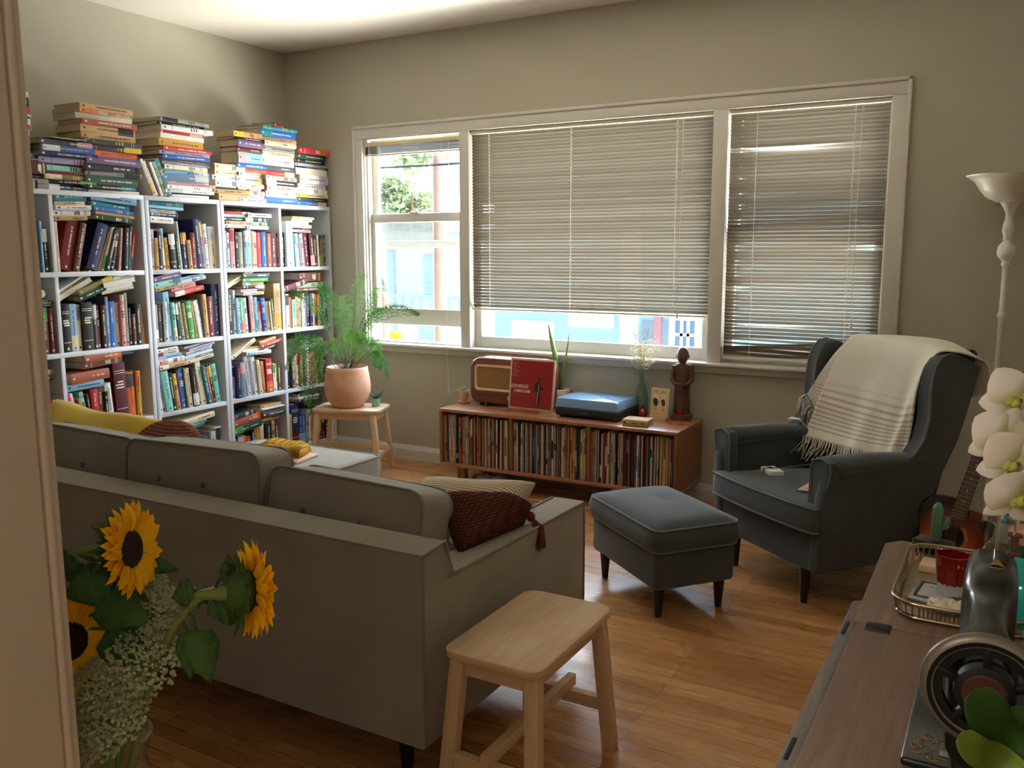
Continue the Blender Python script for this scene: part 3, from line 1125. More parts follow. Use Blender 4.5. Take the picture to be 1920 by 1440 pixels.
# ================================================================== CUSHIONS, HAT, NOTEBOOK
M_mustard = fabric('mustard_linen', srgb(236, 206, 84), srgb(206, 172, 54), 500)
def knit(name, c1, c2, sx, sz):
    mt, nt, out = newmat(name)
    p = N(nt, 'ShaderNodeBsdfPrincipled'); nt.links.new(p.outputs[0], out.inputs[0])
    p.inputs['Roughness'].default_value = .95; p.inputs['Specular IOR Level'].default_value = .2
    w1 = N(nt, 'ShaderNodeTexWave', wave_type='BANDS', bands_direction='Z'); w1.inputs['Scale'].default_value = sz; w1.inputs['Distortion'].default_value = .5
    w2 = N(nt, 'ShaderNodeTexWave', wave_type='BANDS', bands_direction='X'); w2.inputs['Scale'].default_value = sx; w2.inputs['Distortion'].default_value = .5
    v = coord(nt); nt.links.new(v, w1.inputs[0]); nt.links.new(v, w2.inputs[0])
    mu = N(nt, 'ShaderNodeMath', operation='MULTIPLY'); nt.links.new(w1.outputs['Fac'], mu.inputs[0]); nt.links.new(w2.outputs['Fac'], mu.inputs[1])
    sq = N(nt, 'ShaderNodeMath', operation='POWER'); nt.links.new(mu.outputs[0], sq.inputs[0]); sq.inputs[1].default_value = .6
    nt.links.new(mix_rgb(nt, sq.outputs[0], c2, c1), p.inputs['Base Color'])
    bp_ = N(nt, 'ShaderNodeBump'); bp_.inputs['Strength'].default_value = .9; bp_.inputs['Distance'].default_value = .006
    nt.links.new(sq.outputs[0], bp_.inputs['Height']); nt.links.new(bp_.outputs[0], p.inputs['Normal'])
    return mt


M_rust = knit('rust_chunky_knit', srgb(122, 64, 46), srgb(78, 38, 28), 30, 38)
M_rust2 = knit('terracotta_honeycomb_knit', srgb(176, 108, 84), srgb(96, 52, 40), 26, 30)
M_rustyarn = fabric('rust_yarn', srgb(128, 62, 46), srgb(92, 42, 32), 400)
M_hat = knit('mustard_ribbed_knit', srgb(220, 172, 56), srgb(160, 112, 24), 26, 3)


def wrinkled(sx, sy, sz, amp, seed, n=20):
    b = B(); b.cushion(sx, sy, sz, n=n, puff=.5, edge=.55)
    r_ = random.Random(seed)
    ph = [(r_.uniform(-1, 1), r_.uniform(-1, 1), r_.uniform(12, 26), r_.uniform(0, 6)) for _ in range(6)]
    for v in b.bm.verts:
        d = sum(math.sin((v.co.x * a + v.co.y * c_) * f + p_) for a, c_, f, p_ in ph)
        v.co.z += d * amp * (1 if v.co.z > 0 else -1) * .5
        # pinched-in sides between pointed corners
        v.co.x *= 1 - .09 * (1 - (2 * v.co.y / sy) ** 2) * abs(2 * v.co.x / sx) ** 2
        v.co.y *= 1 - .09 * (1 - (2 * v.co.x / sx) ** 2) * abs(2 * v.co.y / sy) ** 2
    return b


p = P(180, 815, Y=2.32)
c = thing('cushion', 'mustard yellow linen cushion slumped above the sofa back near the doorway', 'cushion', (-3.56, 2.36, .46))
b = wrinkled(.66, .46, .18, .011, 4, 30)
M = Matrix.Translation((0, .0, .155)) @ Matrix.Rotation(R(12), 4, 'Y') @ Matrix.Rotation(R(40), 4, 'X') @ Matrix.Rotation(R(10), 4, 'Z')
bmesh.ops.transform(b.bm, matrix=M, verts=b.bm.verts[:])
obj('cushion_cover', b, M_mustard, c, smooth=180, sub=1)
p = P(300, 825, Y=2.30)
c = thing('cushion', 'terracotta honeycomb-knit cushion peeking over the middle of the sofa back', 'cushion', (-3.00, 2.33, .46))
b = B(); b.sphere((0, 0, 0), (.2, .2, .085), 32, 18)
for v in b.bm.verts: v.co.x *= 1 + .12 * abs(v.co.y / .2) ** 2; v.co.y *= 1 + .12 * abs(v.co.x / .2) ** 2
M = Matrix.Translation((0, .0, .165)) @ Matrix.Rotation(R(52), 4, 'X')
bmesh.ops.transform(b.bm, matrix=M, verts=b.bm.verts[:])
obj('cushion_cover', b, M_rust2, c, smooth=180, sub=1)
# rust cushion whose tasselled corner hangs over the right arm
c = thing('cushion', 'dark rust knitted cushion with a tassel, tipped over the sofa arm', 'cushion', (-1.60, 2.24, .46))
A = [P(815, 927, Y=2.16), P(998, 945, X=-1.33), P(980, 990, X=-1.355), P(862, 1040, Y=2.10)]
A = [q - Vector((-1.60, 2.24, .46)) for q in A]
def rc(u, v, s):
    q = (A[0] * (1 - u) + A[1] * u) * (1 - v) + (A[3] * (1 - u) + A[2] * u) * v
    k = (max(0, 1 - abs(2 * u - 1) ** 3) * max(0, 1 - abs(2 * v - 1) ** 3)) ** .5
    nrm = (A[1] - A[0]).cross(A[3] - A[0]).normalized()
    q = q + nrm * (s * .055 * k)
    q.z += (.004 * math.sin(u * 11) + .022 * math.sin(PI * u)) * (1 - v)
    return q


b = B(); b.grid(lambda u, v: rc(u, v, -1), 20, 12); b.grid(lambda u, v: rc(1 - u, v, 1), 20, 12)
bmesh.ops.remove_doubles(b.bm, verts=b.bm.verts[:], dist=.0008)
obj('cushion_cover', b, M_rust, c, smooth=180)
T0 = (A[1] + A[2]) / 2 + Vector((.012, 0, .0))
b = B()
b.sphere(T0, (.016, .016, .018), 10, 8)
r_ = random.Random(5)
for k in range(46):
    a, q = r_.uniform(0, 2 * PI), r_.uniform(0, 1)
    e = T0 + Vector((.03 + .028 * q * math.cos(a), .035 * q * math.sin(a) - .015, -.085 - r_.uniform(0, .02)))
    mid = T0 + Vector((.026 + .018 * q * math.cos(a), .018 * q * math.sin(a), -.03))
    b.tube([T0, mid, e], .0034, 4)
obj('tassel', b, M_rustyarn, c, smooth=180)
# striped cushion behind it
M_cream = fabric('cream_cloth', srgb(226, 216, 196), srgb(204, 192, 168), 500)
def stripemat(name, c1, c2, sc, dirn='X', rough=.9):
    mt, nt, out = newmat(name)
    p = N(nt, 'ShaderNodeBsdfPrincipled'); nt.links.new(p.outputs[0], out.inputs[0])
    p.inputs['Roughness'].default_value = rough
    w1 = N(nt, 'ShaderNodeTexWave', wave_type='BANDS', bands_direction=dirn); w1.inputs['Scale'].default_value = sc
    nt.links.new(coord(nt), w1.inputs[0])
    nt.links.new(mix_rgb(nt, w1.outputs['Fac'], c1, c2), p.inputs['Base Color'])
    return mt


p = P(850, 925, Y=2.42)
c = thing('cushion', 'cream cushion with thin brown stripes behind the rust cushion', 'cushion', (p.x, 2.46, .46))
b = wrinkled(.44, .40, .15, .003, 12)
M = Matrix.Translation((-.0, .0, .105)) @ Matrix.Rotation(R(28), 4, 'X') @ Matrix.Rotation(R(8), 4, 'Z')
bmesh.ops.transform(b.bm, matrix=M, verts=b.bm.verts[:])
obj('cushion_cover', b, stripemat('brown_striped_cotton', srgb(220, 206, 178), srgb(128, 102, 76), 27, 'Y'), c, smooth=180, sub=1)
# notebook and hat on the chaise
q = [P(597, 853, Z=.462), P(560, 868, Z=.462)]
b = B(); b.box(-.13, 0, -.19, 0, 0, .014, .005, 3)
o = thing('notebook', 'closed salmon pink notebook lying on the chaise under the mustard hat', 'notebook', (q[0].x, q[0].y, .4562), R(8))
obj('cover', b, pbr('salmon_cover', srgb(226, 158, 138), rough=.5), o)
b = B(); b.box(-.127, .0006, -.187, -.003, .003, .011); obj('page_block', b, pbr('page_paper', srgb(222, 210, 186), rough=.9), o)
p = P(533, 842, Z=.49)
o = thing('knit_hat', 'mustard ribbed beanie lying folded on the pink notebook', 'hat', (p.x, p.y, .4712), R(18))
def hatf(u, v, s):
    x = (u - .5) * .27; y = (v - .5) * .17
    k = (max(0, 1 - abs(2 * u - 1) ** 4) * max(0, 1 - abs(2 * v - 1) ** 4)) ** .45
    z = .002 + k * (.030 + .008 * math.sin(u * 7 + 1)) * s + k * .03
    return (x * (1 - .1 * v), y + .02 * math.sin(u * 5), max(z, .001) + .002 * math.sin(u * 90) * k)


b = B(); b.grid(lambda u, v: hatf(u, v, 1), 90, 12); b.grid(lambda u, v: hatf(1 - u, v, -.9), 90, 12)
obj('crown', b, M_hat, o, smooth=180)
b = B(); b.grid(lambda u, v: ((u - .5) * .26, -.085 + .03 * math.sin(v * PI) * -1 + .012, .012 + v * .045 + .002 * math.sin(u * 120)), 90, 6, .006)
obj('brim', b, M_hat, o, smooth=180)

# ================================================================== OTTOMAN
TH = R(-38.2)
ot = thing('ottoman', 'slate grey upholstered ottoman with dark tapered legs in front of the wing chair', 'ottoman', (-1.268, 3.527, 0), R(-39))
b = B(); b.box(-.285, .285, -.19, .19, .125, .29, .022, 4); obj('body', b, M_slate, ot)
def otop(b_):
    t = bmesh.new(); bmesh.ops.create_cube(t, size=1)
    bmesh.ops.subdivide_edges(t, edges=t.edges[:], cuts=14, use_grid_fill=True)
    for v in t.verts:
        u, s, q = v.co.x * 2, v.co.y * 2, v.co.z * 2
        r = .14
        rx, ry = .04 / .298, .04 / .2
        x, y = u, s
        fx, fy = (abs(u) - (1 - rx)) / rx, (abs(s) - (1 - ry)) / ry
        if fx > 0 and fy > 0:
            L = math.hypot(fx, fy)
            if L > 1: x = math.copysign(1 - rx + rx * fx / L, u); y = math.copysign(1 - ry + ry * fy / L, s)
        k = max(0, (1 - u ** 4)) * max(0, (1 - s ** 4))
        z = .335 + q * .045
        if q > .9: z = .38 + .035 * k ** .6 - .012 * math.exp(-((u + .1) ** 2 + (s - .1) ** 2) / .02)
        bul = .012 * (1 - q * q)
        v.co = Vector((x * (.298 + bul), y * (.2 + bul), z))
    b_.merge(t)
b = B(); otop(b)
c = obj('cushion_top', b, M_slate, ot, smooth=60)
for zz in (.381, .291): piping('piping', rrect(-.299, .299, -.201, .201, .042, zz), .0045, M_slatepipe, c)
for x in (-.235, .235):
    for y in (-.145, .145):
        b = B(); b.lathe([(0, 0), (.014, 0), (.025, .13), (0, .13)], 16, c=(x, y, 0)); obj('leg', b, M_dleg, ot)

# ================================================================== WING CHAIR
CO = Vector((-.911, 3.817, 0))
ch = thing('wing_chair', 'slate grey wingback armchair by the windows with a cream throw over it', 'armchair', CO, TH)
CM = Matrix.Translation(CO) @ Matrix.Rotation(TH, 4, 'Z')
def CL(px, py, lx=None, ly=None):
    """point in the chair's own frame on its plane x=lx or y=ly"""
    Mi = CM.inverted()
    c0 = Mi @ CAMP
    d = Mi.to_3x3() @ ray(px, py)
    t = (lx - c0.x) / d.x if lx is not None else (ly - c0.y) / d.y
    return c0 + d * t


# lower body: slightly barrelled box
b = B()
b.loft([[(-.345 + .01 * (k > 0), .02, z), (.345 - .01 * (k > 0), .02, z), (.35, .06, z), (.345, .62 + e, z), (-.345, .62 + e, z), (-.35, .06, z)] for k, (z, e) in enumerate(((.165, -.06), (.17, -.05), (.30, -.01), (.345, .0)))])
obj('base', b, M_slate, ch)
# T-shaped seat cushion
out_ = [(-.350, -.015), (-.20, -.032), (0, -.038), (.20, -.032), (.350, -.015), (.358, .0), (.352, .03), (.285, .06), (.28, .58), (-.28, .58), (-.285, .06), (-.352, .03), (-.358, .0)]
def seat_ring(sc, z):
    return [Vector((x * sc, .27 + (y - .27) * sc, z)) for x, y in out_]


b = B(); b.loft([seat_ring(.95, .325), seat_ring(.99, .335), seat_ring(1.0, .36), seat_ring(1.003, .40), seat_ring(.99, .437), seat_ring(.965, .447), seat_ring(.8, .456), seat_ring(.4, .462), seat_ring(.05, .463)])
sc = obj('seat_cushion', b, M_slate, ch, smooth=70, sub=1)
for zz, s_ in ((.441, .986), (.342, .99)): piping('piping', seat_ring(s_, zz), .0045, M_slatepipe, sc)
# inner back
b = B()
def backf(u, v, s):
    x = (u - .5) * (.60 + .08 * v)
    z = .36 + v * .68
    y0 = .60 + .165 * v + .01 * v * v
    bul = .035 * (1 - (2 * u - 1) ** 2) * math.sin(PI * min(1, v * .95 + .1))
    if s > 0: return (x, y0 - bul, z + .012 * math.sin(PI * u) * v)
    return (x, y0 + .09 - .02 * v + .0 * bul, z)
b.grid(lambda u, v: backf(u, v, 1), 14, 14); b.grid(lambda u, v: backf(1 - u, v, -1), 14, 14)
n_ = 14
for k in range(n_):
    for vv in (0, 1):
        pass
b.grid(lambda u, v: Vector(backf(u, 1, 1)) * (1 - v) + Vector(backf(u, 1, -1)) * v + Vector((0, 0, .02 * math.sin(PI * v))), 14, 6)
bmesh.ops.remove_doubles(b.bm, verts=b.bm.verts[:], dist=.0005)
bmesh.ops.holes_fill(b.bm, edges=b.bm.edges[:])
bmesh.ops.recalc_face_normals(b.bm, faces=b.bm.faces[:])
obj('backrest', b, M_slate, ch, smooth=60)
# wings + outer sides, one upholstered panel per side
prof = [(.012, .172), (.012, .50), (.035, .585), (.07, .60), (.40, .60), (.47, .635), (.525, .70), (.548, .79), (.548, .90), (.555, .96), (.575, 1.008), (.605, 1.04), (.65, 1.052), (.70, 1.04), (.765, 1.012), (.83, .985), (.78, .84), (.725, .685), (.60, .43), (.53, .28), (.49, .172)]
for sgn in (-1, 1):
    b = B()
    def outx(y, z):   # outward flare: waist at the bottom, wide at the arm
        return .345 + .028 * min(1, max(0, (z - .17) / .4)) - .012 * max(0, (z - .75) / .3)
    th_ = .062
    secs = []
    for k, (dx, ins) in enumerate(((0, .010), (.006, .003), (.02, 0), (th_ - .02, 0), (th_ - .006, .004), (th_, .014))):
        ring = []
        cy_, cz_ = .42, .6
        for (y, z) in prof:
            vy, vz = cy_ - y, cz_ - z
            L = math.hypot(vy, vz)
            ring.append(Vector((sgn * (outx(y, z) + .012 - dx), y + vy / L * ins, z + vz / L * ins)))
        secs.append(ring)
    b.loft(secs)
    bmesh.ops.recalc_face_normals(b.bm, faces=b.bm.faces[:])
    wg = obj('wing', b, M_slate, ch, smooth=50)
    x_ = sgn * (.345 + .028 + .014)
    piping('piping', [Vector((sgn * (outx(y, z) + .0125), y, z)) for y, z in prof[4:16]], .004, M_slatepipe, wg, False)
# rolled arms
for sgn in (-1, 1):
    b = B()
    secs = []
    for (y, z, r1, r2) in ((.045, .612, .054, .034), (.05, .613, .060, .040), (.12, .614, .060, .042), (.28, .612, .056, .040), (.42, .606, .052, .036), (.52, .60, .045, .03)):
        secs.append([Vector((sgn * (.336 + .008 * math.cos(a)) + math.cos(a) * r1, y, z + math.sin(a) * r2)) for a in [2 * PI * k / 18 for k in range(18)]])
    b.loft(secs)
    a_ = obj('arm', b, M_slate, ch, smooth=60)
    b = B(); b.prism([(.272, .45), (.272, .60), (.285, .637), (.335, .655), (.388, .64), (.396, .60), (.378, .54), (.36, .46), (.356, .36), (.30, .36)] if sgn > 0 else [(-.272, .45), (-.272, .60), (-.285, .637), (-.335, .655), (-.388, .64), (-.396, .60), (-.378, .54), (-.36, .46), (-.356, .36), (-.30, .36)], .028, .075, axis='y', bev=.012, seg=3)
    obj('arm_front', b, M_slate, ch)
    piping('piping', [Vector((sgn * x, .026, z)) for x, z in ((.30, .37), (.275, .45), (.275, .60), (.287, .634), (.335, .651), (.385, .637), (.392, .60), (.375, .54), (.357, .46), (.354, .37))], .004, M_slatepipe, a_, False)
# outer back
b = B()
b.loft([[Vector((-w_, y, z)), Vector((w_, y, z)), Vector((w_, y - .05, z)), Vector((-w_, y - .05, z))] for (y, z, w_) in ((.50, .172, .345), (.56, .30, .35), (.64, .46, .352), (.737, .685, .35), (.792, .84, .345), (.838, .985, .34))])
obj('outer_back', b, M_slate, ch)
for (x, y, lx, ly) in ((-.245, .06, 0, 0), (.24, .055, 0, 0), (-.25, .46, -.02, .12), (.25, .46, .02, .12)):
    b = B(); b.tube([(x + lx, y + ly, 0), (x, y, .175)], [.014, .026], 14); obj('leg', b, M_dleg, ch)

# ------------------------------------------------------------------ throw blanket on the chair
M_throw = None
def throw_mat():
    mt, nt, out = newmat('cream_striped_wool')
    p = N(nt, 'ShaderNodeBsdfPrincipled'); nt.links.new(p.outputs[0], out.inputs[0])
    p.inputs['Roughness'].default_value = .95; p.inputs['Specular IOR Level'].default_value = .15; p.inputs['Sheen Weight'].default_value = .3
    uv = N(nt, 'ShaderNodeUVMap')
    sp = N(nt, 'ShaderNodeSeparateXYZ'); nt.links.new(uv.outputs[0], sp.inputs[0])
    # stripes only near the woven end (v from .62 to .95)
    sn = N(nt, 'ShaderNodeMath', operation='SINE')
    ml = N(nt, 'ShaderNodeMath', operation='MULTIPLY'); ml.inputs[1].default_value = 2 * PI * 36
    nt.links.new(sp.outputs[1], ml.inputs[0]); nt.links.new(ml.outputs[0], sn.inputs[0])
    gt = N(nt, 'ShaderNodeMapRange'); gt.inputs[1].default_value = .0; gt.inputs[2].default_value = .6; nt.links.new(sn.outputs[0], gt.inputs[0])
    m1 = N(nt, 'ShaderNodeMapRange'); m1.inputs[1].default_value = .66; m1.inputs[2].default_value = .72; nt.links.new(sp.outputs[1], m1.inputs[0])
    m2 = N(nt, 'ShaderNodeMapRange'); m2.inputs[1].default_value = .95; m2.inputs[2].default_value = .93; nt.links.new(sp.outputs[1], m2.inputs[0])
    a = N(nt, 'ShaderNodeMath', operation='MULTIPLY'); nt.links.new(gt.outputs[0], a.inputs[0]); nt.links.new(m1.outputs[0], a.inputs[1])
    c_ = N(nt, 'ShaderNodeMath', operation='MULTIPLY'); nt.links.new(a.outputs[0], c_.inputs[0]); nt.links.new(m2.outputs[0], c_.inputs[1])
    nt.links.new(mix_rgb(nt, c_.outputs[0], srgb(226, 220, 208), srgb(190, 177, 156)), p.inputs['Base Color'])
    nz = N(nt, 'ShaderNodeTexNoise'); nz.inputs['Scale'].default_value = 260; nt.links.new(coord(nt), nz.inputs[0])
    bp_ = N(nt, 'ShaderNodeBump'); bp_.inputs['Strength'].default_value = .6; bp_.inputs['Distance'].default_value = .003
    nt.links.new(nz.outputs[0], bp_.inputs['Height']); nt.links.new(bp_.outputs[0], p.inputs['Normal'])
    return mt


M_throw = throw_mat()
M_fringe = fabric('cream_wool_yarn', srgb(236, 230, 218), srgb(214, 206, 190), 300)


def sheet(f, nu, nv, thick):
    """cloth grid with a UV map"""
    b = B(); bm = b.bm
    uvl = bm.loops.layers.uv.new('UVMap')
    def side(off, flip):
        V = []
        for i in range(nu + 1):
            row = []
            for j in range(nv + 1):
                u, v = i / nu, j / nv
                q = Vector(f(u, v))
                if off:
                    e = 1e-3
                    du = Vector(f(min(u + e, 1), v)) - Vector(f(max(u - e, 0), v)); dv = Vector(f(u, min(v + e, 1))) - Vector(f(u, max(v - e, 0)))
                    n = du.cross(dv); n.normalize(); q = q - n * off
                row.append(b.v(q))
            V.append(row)
        for i in range(nu):
            for j in range(nv):
                idx = ((i, j), (i + 1, j), (i + 1, j + 1), (i, j + 1))
                if flip: idx = idx[::-1]
                fc = b.face([V[a][c_] for a, c_ in idx])
                for l, (a, c_) in zip(fc.loops, idx): l[uvl].uv = (a / nu, c_ / nv)
        return V
    V = side(0, False); W = side(thick, True)
    for j in range(nv):
        b.face((V[0][j], V[0][j + 1], W[0][j + 1], W[0][j])); b.face((V[nu][j + 1], V[nu][j], W[nu][j], W[nu][j + 1]))
    for i in range(nu):
        b.face((V[i + 1][0], V[i][0], W[i][0], W[i + 1][0])); b.face((V[i][nv], V[i + 1][nv], W[i + 1][nv], W[i][nv]))
    return b


def smooth(t): return t * t * (3 - 2 * t)
def lerp(a, c, t): return a + (c - a) * t
def bez(pts, t):
    n = len(pts) - 1
    t = max(0, min(1, t)) * n
    i = min(int(t), n - 1)
    f = t - i
    p0, p1, p2, p3 = (Vector(pts[max(0, min(n, i + k))]) for k in (-1, 0, 1, 2))
    return .5 * ((2 * p1) + (p2 - p0) * f + (2 * p0 - 5 * p1 + 4 * p2 - p3) * f * f + (3 * p1 - p0 - 3 * p2 + p3) * f ** 3)


th = thing('throw_blanket', 'cream wool throw with brown end stripes and fringe draped over the wing chair', 'blanket', CO, TH)
# edge curves in the chair frame, from behind the back, over its top and down the front
Lc = [(-.20, .86, .80), (-.21, .845, .98), (-.215, .80, 1.068), (-.225, .70, 1.078), (-.245, .655, 1.03), (-.262, .60, .90), (-.285, .555, .76), (-.305, .535, .66), (-.315, .50, .58)]
Mc = [(.06, .88, .82), (.06, .86, .99), (.06, .80, 1.083), (.06, .70, 1.088), (.04, .655, 1.04), (.02, .62, .90), (.0, .575, .74), (-.01, .548, .65), (-.015, .515, .575)]
Nc = [(.24, .88, .82), (.25, .86, .99), (.255, .80, 1.078), (.25, .70, 1.085), (.245, .635, 1.04), (.225, .60, .90), (.20, .565, .74), (.185, .545, .66), (.18, .52, .59)]
Rc = [(.39, .89, .88), (.395, .86, .99), (.395, .79, 1.03), (.385, .68, 1.06), (.335, .615, 1.05), (.30, .565, .93), (.288, .555, .76), (.285, .545, .68), (.28, .53, .61)]
def throwf(u, v):
    cs = [bez(q, v) for q in (Lc, Mc, Nc, Rc)]
    q = bez(cs, u)
    fold = .010 * math.sin(u * 15 + v * 2.5) * smooth(min(1, max(0, (v - .3) * 1.6))) + .006 * math.sin(u * 31 - v * 4) * smooth(min(1, max(0, (v - .45) * 2)))
    return q + Vector((0, -.004 - fold, .002 + .3 * fold))


b = sheet(throwf, 40, 44, -.007)
bl = obj('cloth', b, M_throw, th, smooth=180)
b = B()
r_ = random.Random(11)
for k in range(110):
    u = .01 + .98 * k / 109
    e = throwf(u, 1.0)
    tl = .085 + r_.uniform(-.012, .03)
    sw = r_.uniform(-.03, .035)
    z1 = max(.472, e.z - tl * .9)
    b.tube([e + Vector((0, .002, .004)), e + Vector((sw * .3, -.012, -tl * .35)), Vector((e.x + sw, e.y - .035 - r_.uniform(0, .05), z1 + r_.uniform(0, .008)))], .0021, 4)
obj('fringe', b, M_fringe, bl, smooth=180)
# second fold of the throw lying against the left wing
L2a = [(-.13, .80, 1.08), (-.17, .70, 1.085), (-.22, .64, 1.03), (-.255, .595, .90), (-.285, .55, .77), (-.30, .54, .70)]
L2b = [(-.20, .80, 1.075), (-.235, .70, 1.075), (-.275, .63, 1.0), (-.305, .56, .89), (-.335, .525, .80), (-.345, .52, .785)]
b = sheet(lambda u, v: bez(L2b, v).lerp(bez(L2a, v), u) + Vector((0, .006, 0)), 8, 30, -.005)
bl2 = obj('cloth_fold', b, M_throw, th, smooth=180)
b = B()
for k in range(14):
    e = Vector(L2b[-1]).lerp(Vector(L2a[-1]), k / 13)
    b.tube([e, e + Vector((r_.uniform(-.035, 0), -.02, -.02)), e + Vector((r_.uniform(-.045, .0), -.025, -.07 - r_.uniform(0, .03)))], .002, 4)
obj('fringe', b, M_fringe, bl2, smooth=180)
b = B()
for k in range(16):
    e = Vector((-.335 + .02 * (k / 15), .50 - .02 * k / 15, .655))
    b.tube([(-.31, .50 + k * .003, .60), e + Vector((0, -.02, .008)), e + Vector((-.035 - .02 * r_.random(), -.03 - .01 * k / 15, .004 + r_.uniform(0, .004)))], .0021, 4)
obj('fringe', b, M_fringe, bl, smooth=180)

# on the seat: a banded deck of cards and a paper folder
q = CL(1447, 903, ly=.17)
cd = thing('card_deck', 'deck of white cards with a black band on the armchair seat', 'cards', CM @ Vector((q.x, q.y, .4625)), TH + R(-14))
b = B()
b.box(-.052, .052, -.034, .034, 0, .021, .002)
obj('cards', b, pbr('white_card', srgb(232, 232, 236), rough=.5), cd)
b = B(); b.box(-.022, -.008, -.0352, .0352, -.0002, .0222, .001); b.box(-.03, .0, -.012, .012, .0215, .0235, .001)
obj('band', b, pbr('black_elastic', srgb(28, 28, 32), rough=.8), cd)
b = B()
b.grid(lambda u, v: (-.11 + u * .22, -.14 + v * .28, .004 + .03 * max(0, u - .6) ** 1.2 + .02 * (1 - v) ** 2 * (u > .5)), 10, 10, .002)
q = CM @ Vector((.17, .25, .464))
o = thing('magazine', 'white and red magazine half hidden behind the near chair arm', 'magazine', q, TH + R(30))
obj('pages', b, pbr('magazine_paper', srgb(228, 216, 204), rough=.5, color2=srgb(170, 60, 60), vscale=9), o, smooth=180)
# ================================================================== BOOKCASES
M_shelf = pbr('white_shelf_laminate', srgb(214, 218, 226), rough=0.45, spec=0.4)
M_cover = vcol('book_cloth_and_paper', rough=0.55, spec=0.35)
M_pages = pbr('book_pages', srgb(208, 190, 158), rough=0.9, var=0.25, vscale=30, stretch=(30, 1, 1))
M_pagesw = pbr('white_book_pages', srgb(232, 226, 212), rough=0.9, var=0.15, vscale=30, stretch=(30, 1, 1))
XF = -4.368
SHZ = [1.803, 1.378, 0.951, 0.529, 0.112]       # top faces of the boards
ST = 0.026
SD = 0.36


def bookcase(y0, y1, div, label):
    r = thing('bookcase', label, 'bookcase', ((XF - SD / 2), (y0 + y1) / 2, 0), group='white bookcases along the wall')
    oy = (y0 + y1) / 2
    x0, x1 = -SD / 2, SD / 2
    for a in (y0, y1 - .024):
        b = B(); b.box(x0, x1, a - oy, a + .024 - oy, 0, SHZ[0] - ST, .0015); obj('side_panel', b, M_shelf, r)
    b = B(); b.box(x0, x1, y0 - oy, y1 - oy, SHZ[0] - ST, SHZ[0], .0015); obj('top_panel', b, M_shelf, r)
    for z in SHZ[1:]:
        b = B(); b.box(x0 + .005, x1 - .002, y0 + .024 - oy, y1 - .024 - oy, z - ST, z, .0015); obj('shelf', b, M_shelf, r)
    b = B(); b.box(x1 - .03, x1 - .012, y0 + .024 - oy, y1 - .024 - oy, 0, SHZ[4] - ST, .0015); obj('plinth', b, M_shelf, r)
    if div:
        for z0, z1 in zip(SHZ[1:], SHZ[:-1]):
            b = B(); b.box(x0 + .006, x1 - .001, div - .0115 - oy, div + .0115 - oy, z0, z1 - ST, .0015); obj('divider', b, M_shelf, r)
    return r


bookcase(2.275, 3.411, 2.843, 'white two-bay bookcase closest to the doorway')
bookcase(3.418, 3.968, None, 'narrow white single-bay bookcase in the middle of the row')
bookcase(3.974, 4.993, 4.487, 'white two-bay bookcase in the corner behind the fern')

PAL = dict(
    dr=('dark red', (122, 30, 34)), re=('red', (196, 44, 48)), ma=('maroon', (92, 30, 44)), br=('brown', (112, 66, 40)), tn=('tan', (198, 160, 110)), cr=('cream', (230, 216, 184)),
    wh=('white', (232, 232, 230)), gy=('grey', (150, 150, 148)), lg=('pale grey', (200, 202, 204)), ck=('charcoal', (66, 66, 72)), bk=('black', (26, 24, 26)), nv=('navy', (30, 40, 86)), bl=('blue', (40, 104, 190)), sb=('slate blue', (104, 130, 168)),
    lb=('light blue', (140, 190, 224)), te=('teal', (36, 126, 146)), mi=('mint', (136, 210, 196)), gr=('green', (70, 160, 80)), sg=('sage', (150, 166, 140)), dg=('dark green', (32, 72, 56)), ol=('olive', (120, 116, 60)), ye=('yellow', (224, 192, 60)),
    og=('orange', (226, 110, 56)), rs=('rust', (168, 84, 58)), pu=('purple', (112, 84, 132)), li=('lilac', (180, 170, 204)), pk=('pink', (226, 160, 160)), mg=('magenta', (222, 52, 132)), gd=('ochre', (206, 152, 52)))
PALS = {k: (n, srgb(*c)) for k, (n, c) in PAL.items()}
rb = random.Random(21)


